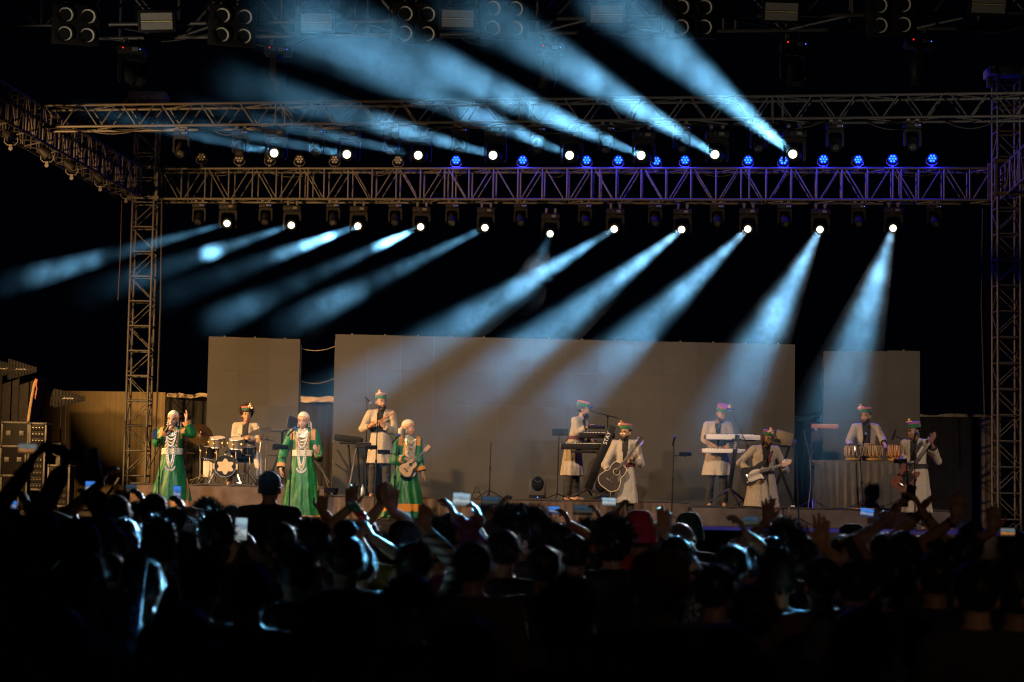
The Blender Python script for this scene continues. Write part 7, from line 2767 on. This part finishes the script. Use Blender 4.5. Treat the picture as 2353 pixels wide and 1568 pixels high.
crowd('person in a maroon knitted beanie and red jacket', 2560, 2056, 12.6, 'beanie_maroon', RD)
crowd('long haired head with glowing edges right of the maroon beanie', 2618, 2128, 13, 'long', CH)
crowd('person waving an open hand with a white wristband', 2702, 2150, 10.4, 'short', BK, [(2658, 2085, 'open', 0.1)], 0.5, 0, SK_M, True, band=((WBW, 0.02),))
crowd('person in a dark green knitted beanie', 2756, 2062, 14.5, 'beanie_green', BK)
crowd('grey streaked head in front of the green beanie', 2722, 2094, 13.5, 'short', CH, hairm=GREYH)
crowd('near person in a plaid cap with pale collar', 2640, 2218, 6.8, 'plaid', NV)
# right block
crowd('tall curly haired head glowing white below the electric guitarist', 3140, 2090, 12.6, 'curly', BK)
crowd('small lit head left of the glowing curly head', 3050, 2157, 14, 'short', BK)
crowd('lit face edge right of the glowing curly head', 3222, 2152, 13.5, 'short', CH)
crowd('person with gold bracelet holding a lit clear phone', 2925, 2182, 10.2, 'short', PT, [(2960, 2085, 'cup', 0.1)], 0, 0, SK_M, True, band=((mat('gold_bangle', (0.6, 0.4, 0.1), 0.3, 1), 0.1),))
phone('clear cased phone lit along its edge before the electric guitarist', 3004, 2087, 10.35, 64, 40, -0.05, 'dim', CLEAR)
crowd('person with fingers spread wide before the electric guitarist', 3092, 2150, 12, 'short', NV, [(3072, 2035, 'spread', 0.1)], 0, 0, SK_D, True)
crowd('short haired lit head wearing a blue printed scarf', 3372, 2142, 13.4, 'short', SCARFBL)
crowd('dark cap in front of the grey table', 3408, 2102, 15.5, 'cap', BK)
crowd('dark head right of the lit clear phone', 2990, 2192, 11.5, 'short', BK)
crowd('dark head directly under the glowing curly head', 3112, 2195, 9.5, 'tall', BK)
crowd('dark head with an amber lit palm raised', 3290, 2235, 9.2, 'short', BR, [(3287, 2120, 'open', 0.1)], 0.1, 0, SK_M, True)
crowd('dark head filming with a tilted phone before the grey table', 3535, 2135, 12.5, 'short', BK, [(3512, 2065, 'cup', 0.1)], 0, 0, SK_D, True, band=((WBW, 0.1),))
phone('tilted phone with a stage picture before the grey table', 3467, 2051, 12.6, 56, 34, 0.12, 'blue')
crowd('person with a gold watch raising two dark phones', 3612, 2128, 11.4, 'short', BK, [(3580, 2020, 'cup', 0.1), (3662, 1995, 'cup', 0.1)], 0, 0, SK_D, True, band=((BRASS, 0.1),))
phone('upright dark phone below the bass guitar', 3620, 2000, 11.5, 28, 58, 0.05, 'off')
phone('tilted dark phone above the gold watch', 3644, 1962, 11.6, 36, 44, 0.3, 'off')
crowd('dark head with a fist raised beside the bass player', 3722, 2140, 11.5, 'short', BK, [(3700, 2005, 'cup', 0.1)], 0, 0, SK_D, True)
crowd('dark head waving an open hand at the far right', 3862, 2132, 11.3, 'short', NV, [(3825, 2020, 'open', 0.1)], 0, 0, SK_D, True, band=((BLACKM, 0.05),))
crowd('blue lit round head near the right tower', 3885, 2088, 14, 'short', BK)
crowd('dark head with raised arm at the right edge under the tower', 4050, 2120, 11.5, 'short', BK, [(3975, 2070, 'open', 0.1)], 0, 0, SK_D, True)
phone('dark phone with a red glint at the right edge', 4030, 2130, 11.3, 60, 34, 0.0, 'warm')
# near silhouettes along the bottom
NEAR = [(112, 2158, 8.4, 'tall', 'leftmost'), (440, 2215, 9.6, 'short', ''), (575, 2235, 8.6, 'short', ''), (800, 2215, 8.2, 'tall', ''), (1000, 2260, 7.6, 'short', ''), (1185, 2185, 8.8, 'short', ''),
        (1640, 2300, 6.9, 'short', ''), (1892, 2170, 9.2, 'short', ''), (2015, 2120, 10.5, 'short', ''), (2175, 2185, 10, 'short', ''), (2260, 2330, 6.4, 'tall', ''), (2860, 2260, 8.3, 'short', ''),
        (3010, 2340, 6.8, 'short', ''), (3420, 2245, 8.8, 'short', ''), (3575, 2205, 9.4, 'tall', ''), (3740, 2215, 9.0, 'short', ''), (3905, 2250, 7.4, 'short', ''), (4065, 2225, 7.8, 'tall', ''),
        (230, 2430, 5.0, 'short', ''), (720, 2420, 5.2, 'short', ''), (1330, 2400, 5.4, 'tall', ''), (1860, 2470, 4.8, 'short', ''), (2900, 2500, 4.6, 'short', ''), (3450, 2430, 5.2, 'short', '')]
NEAR.sort()
for i, (x, y, Y, h, _) in enumerate(NEAR):
    lo = y > 2390
    k = sum(1 for q in NEAR[:i] if (q[1] > 2390) == lo)
    crowd(f'black head and shoulders silhouette in the {"nearest" if lo else "second nearest"} row, {ORD[k] if k < 20 else "last"} from the left', x, y, Y, h, (BK, NV, CH, BR)[i % 4], (), random.uniform(-0.3, 0.3),
          group='near silhouettes')
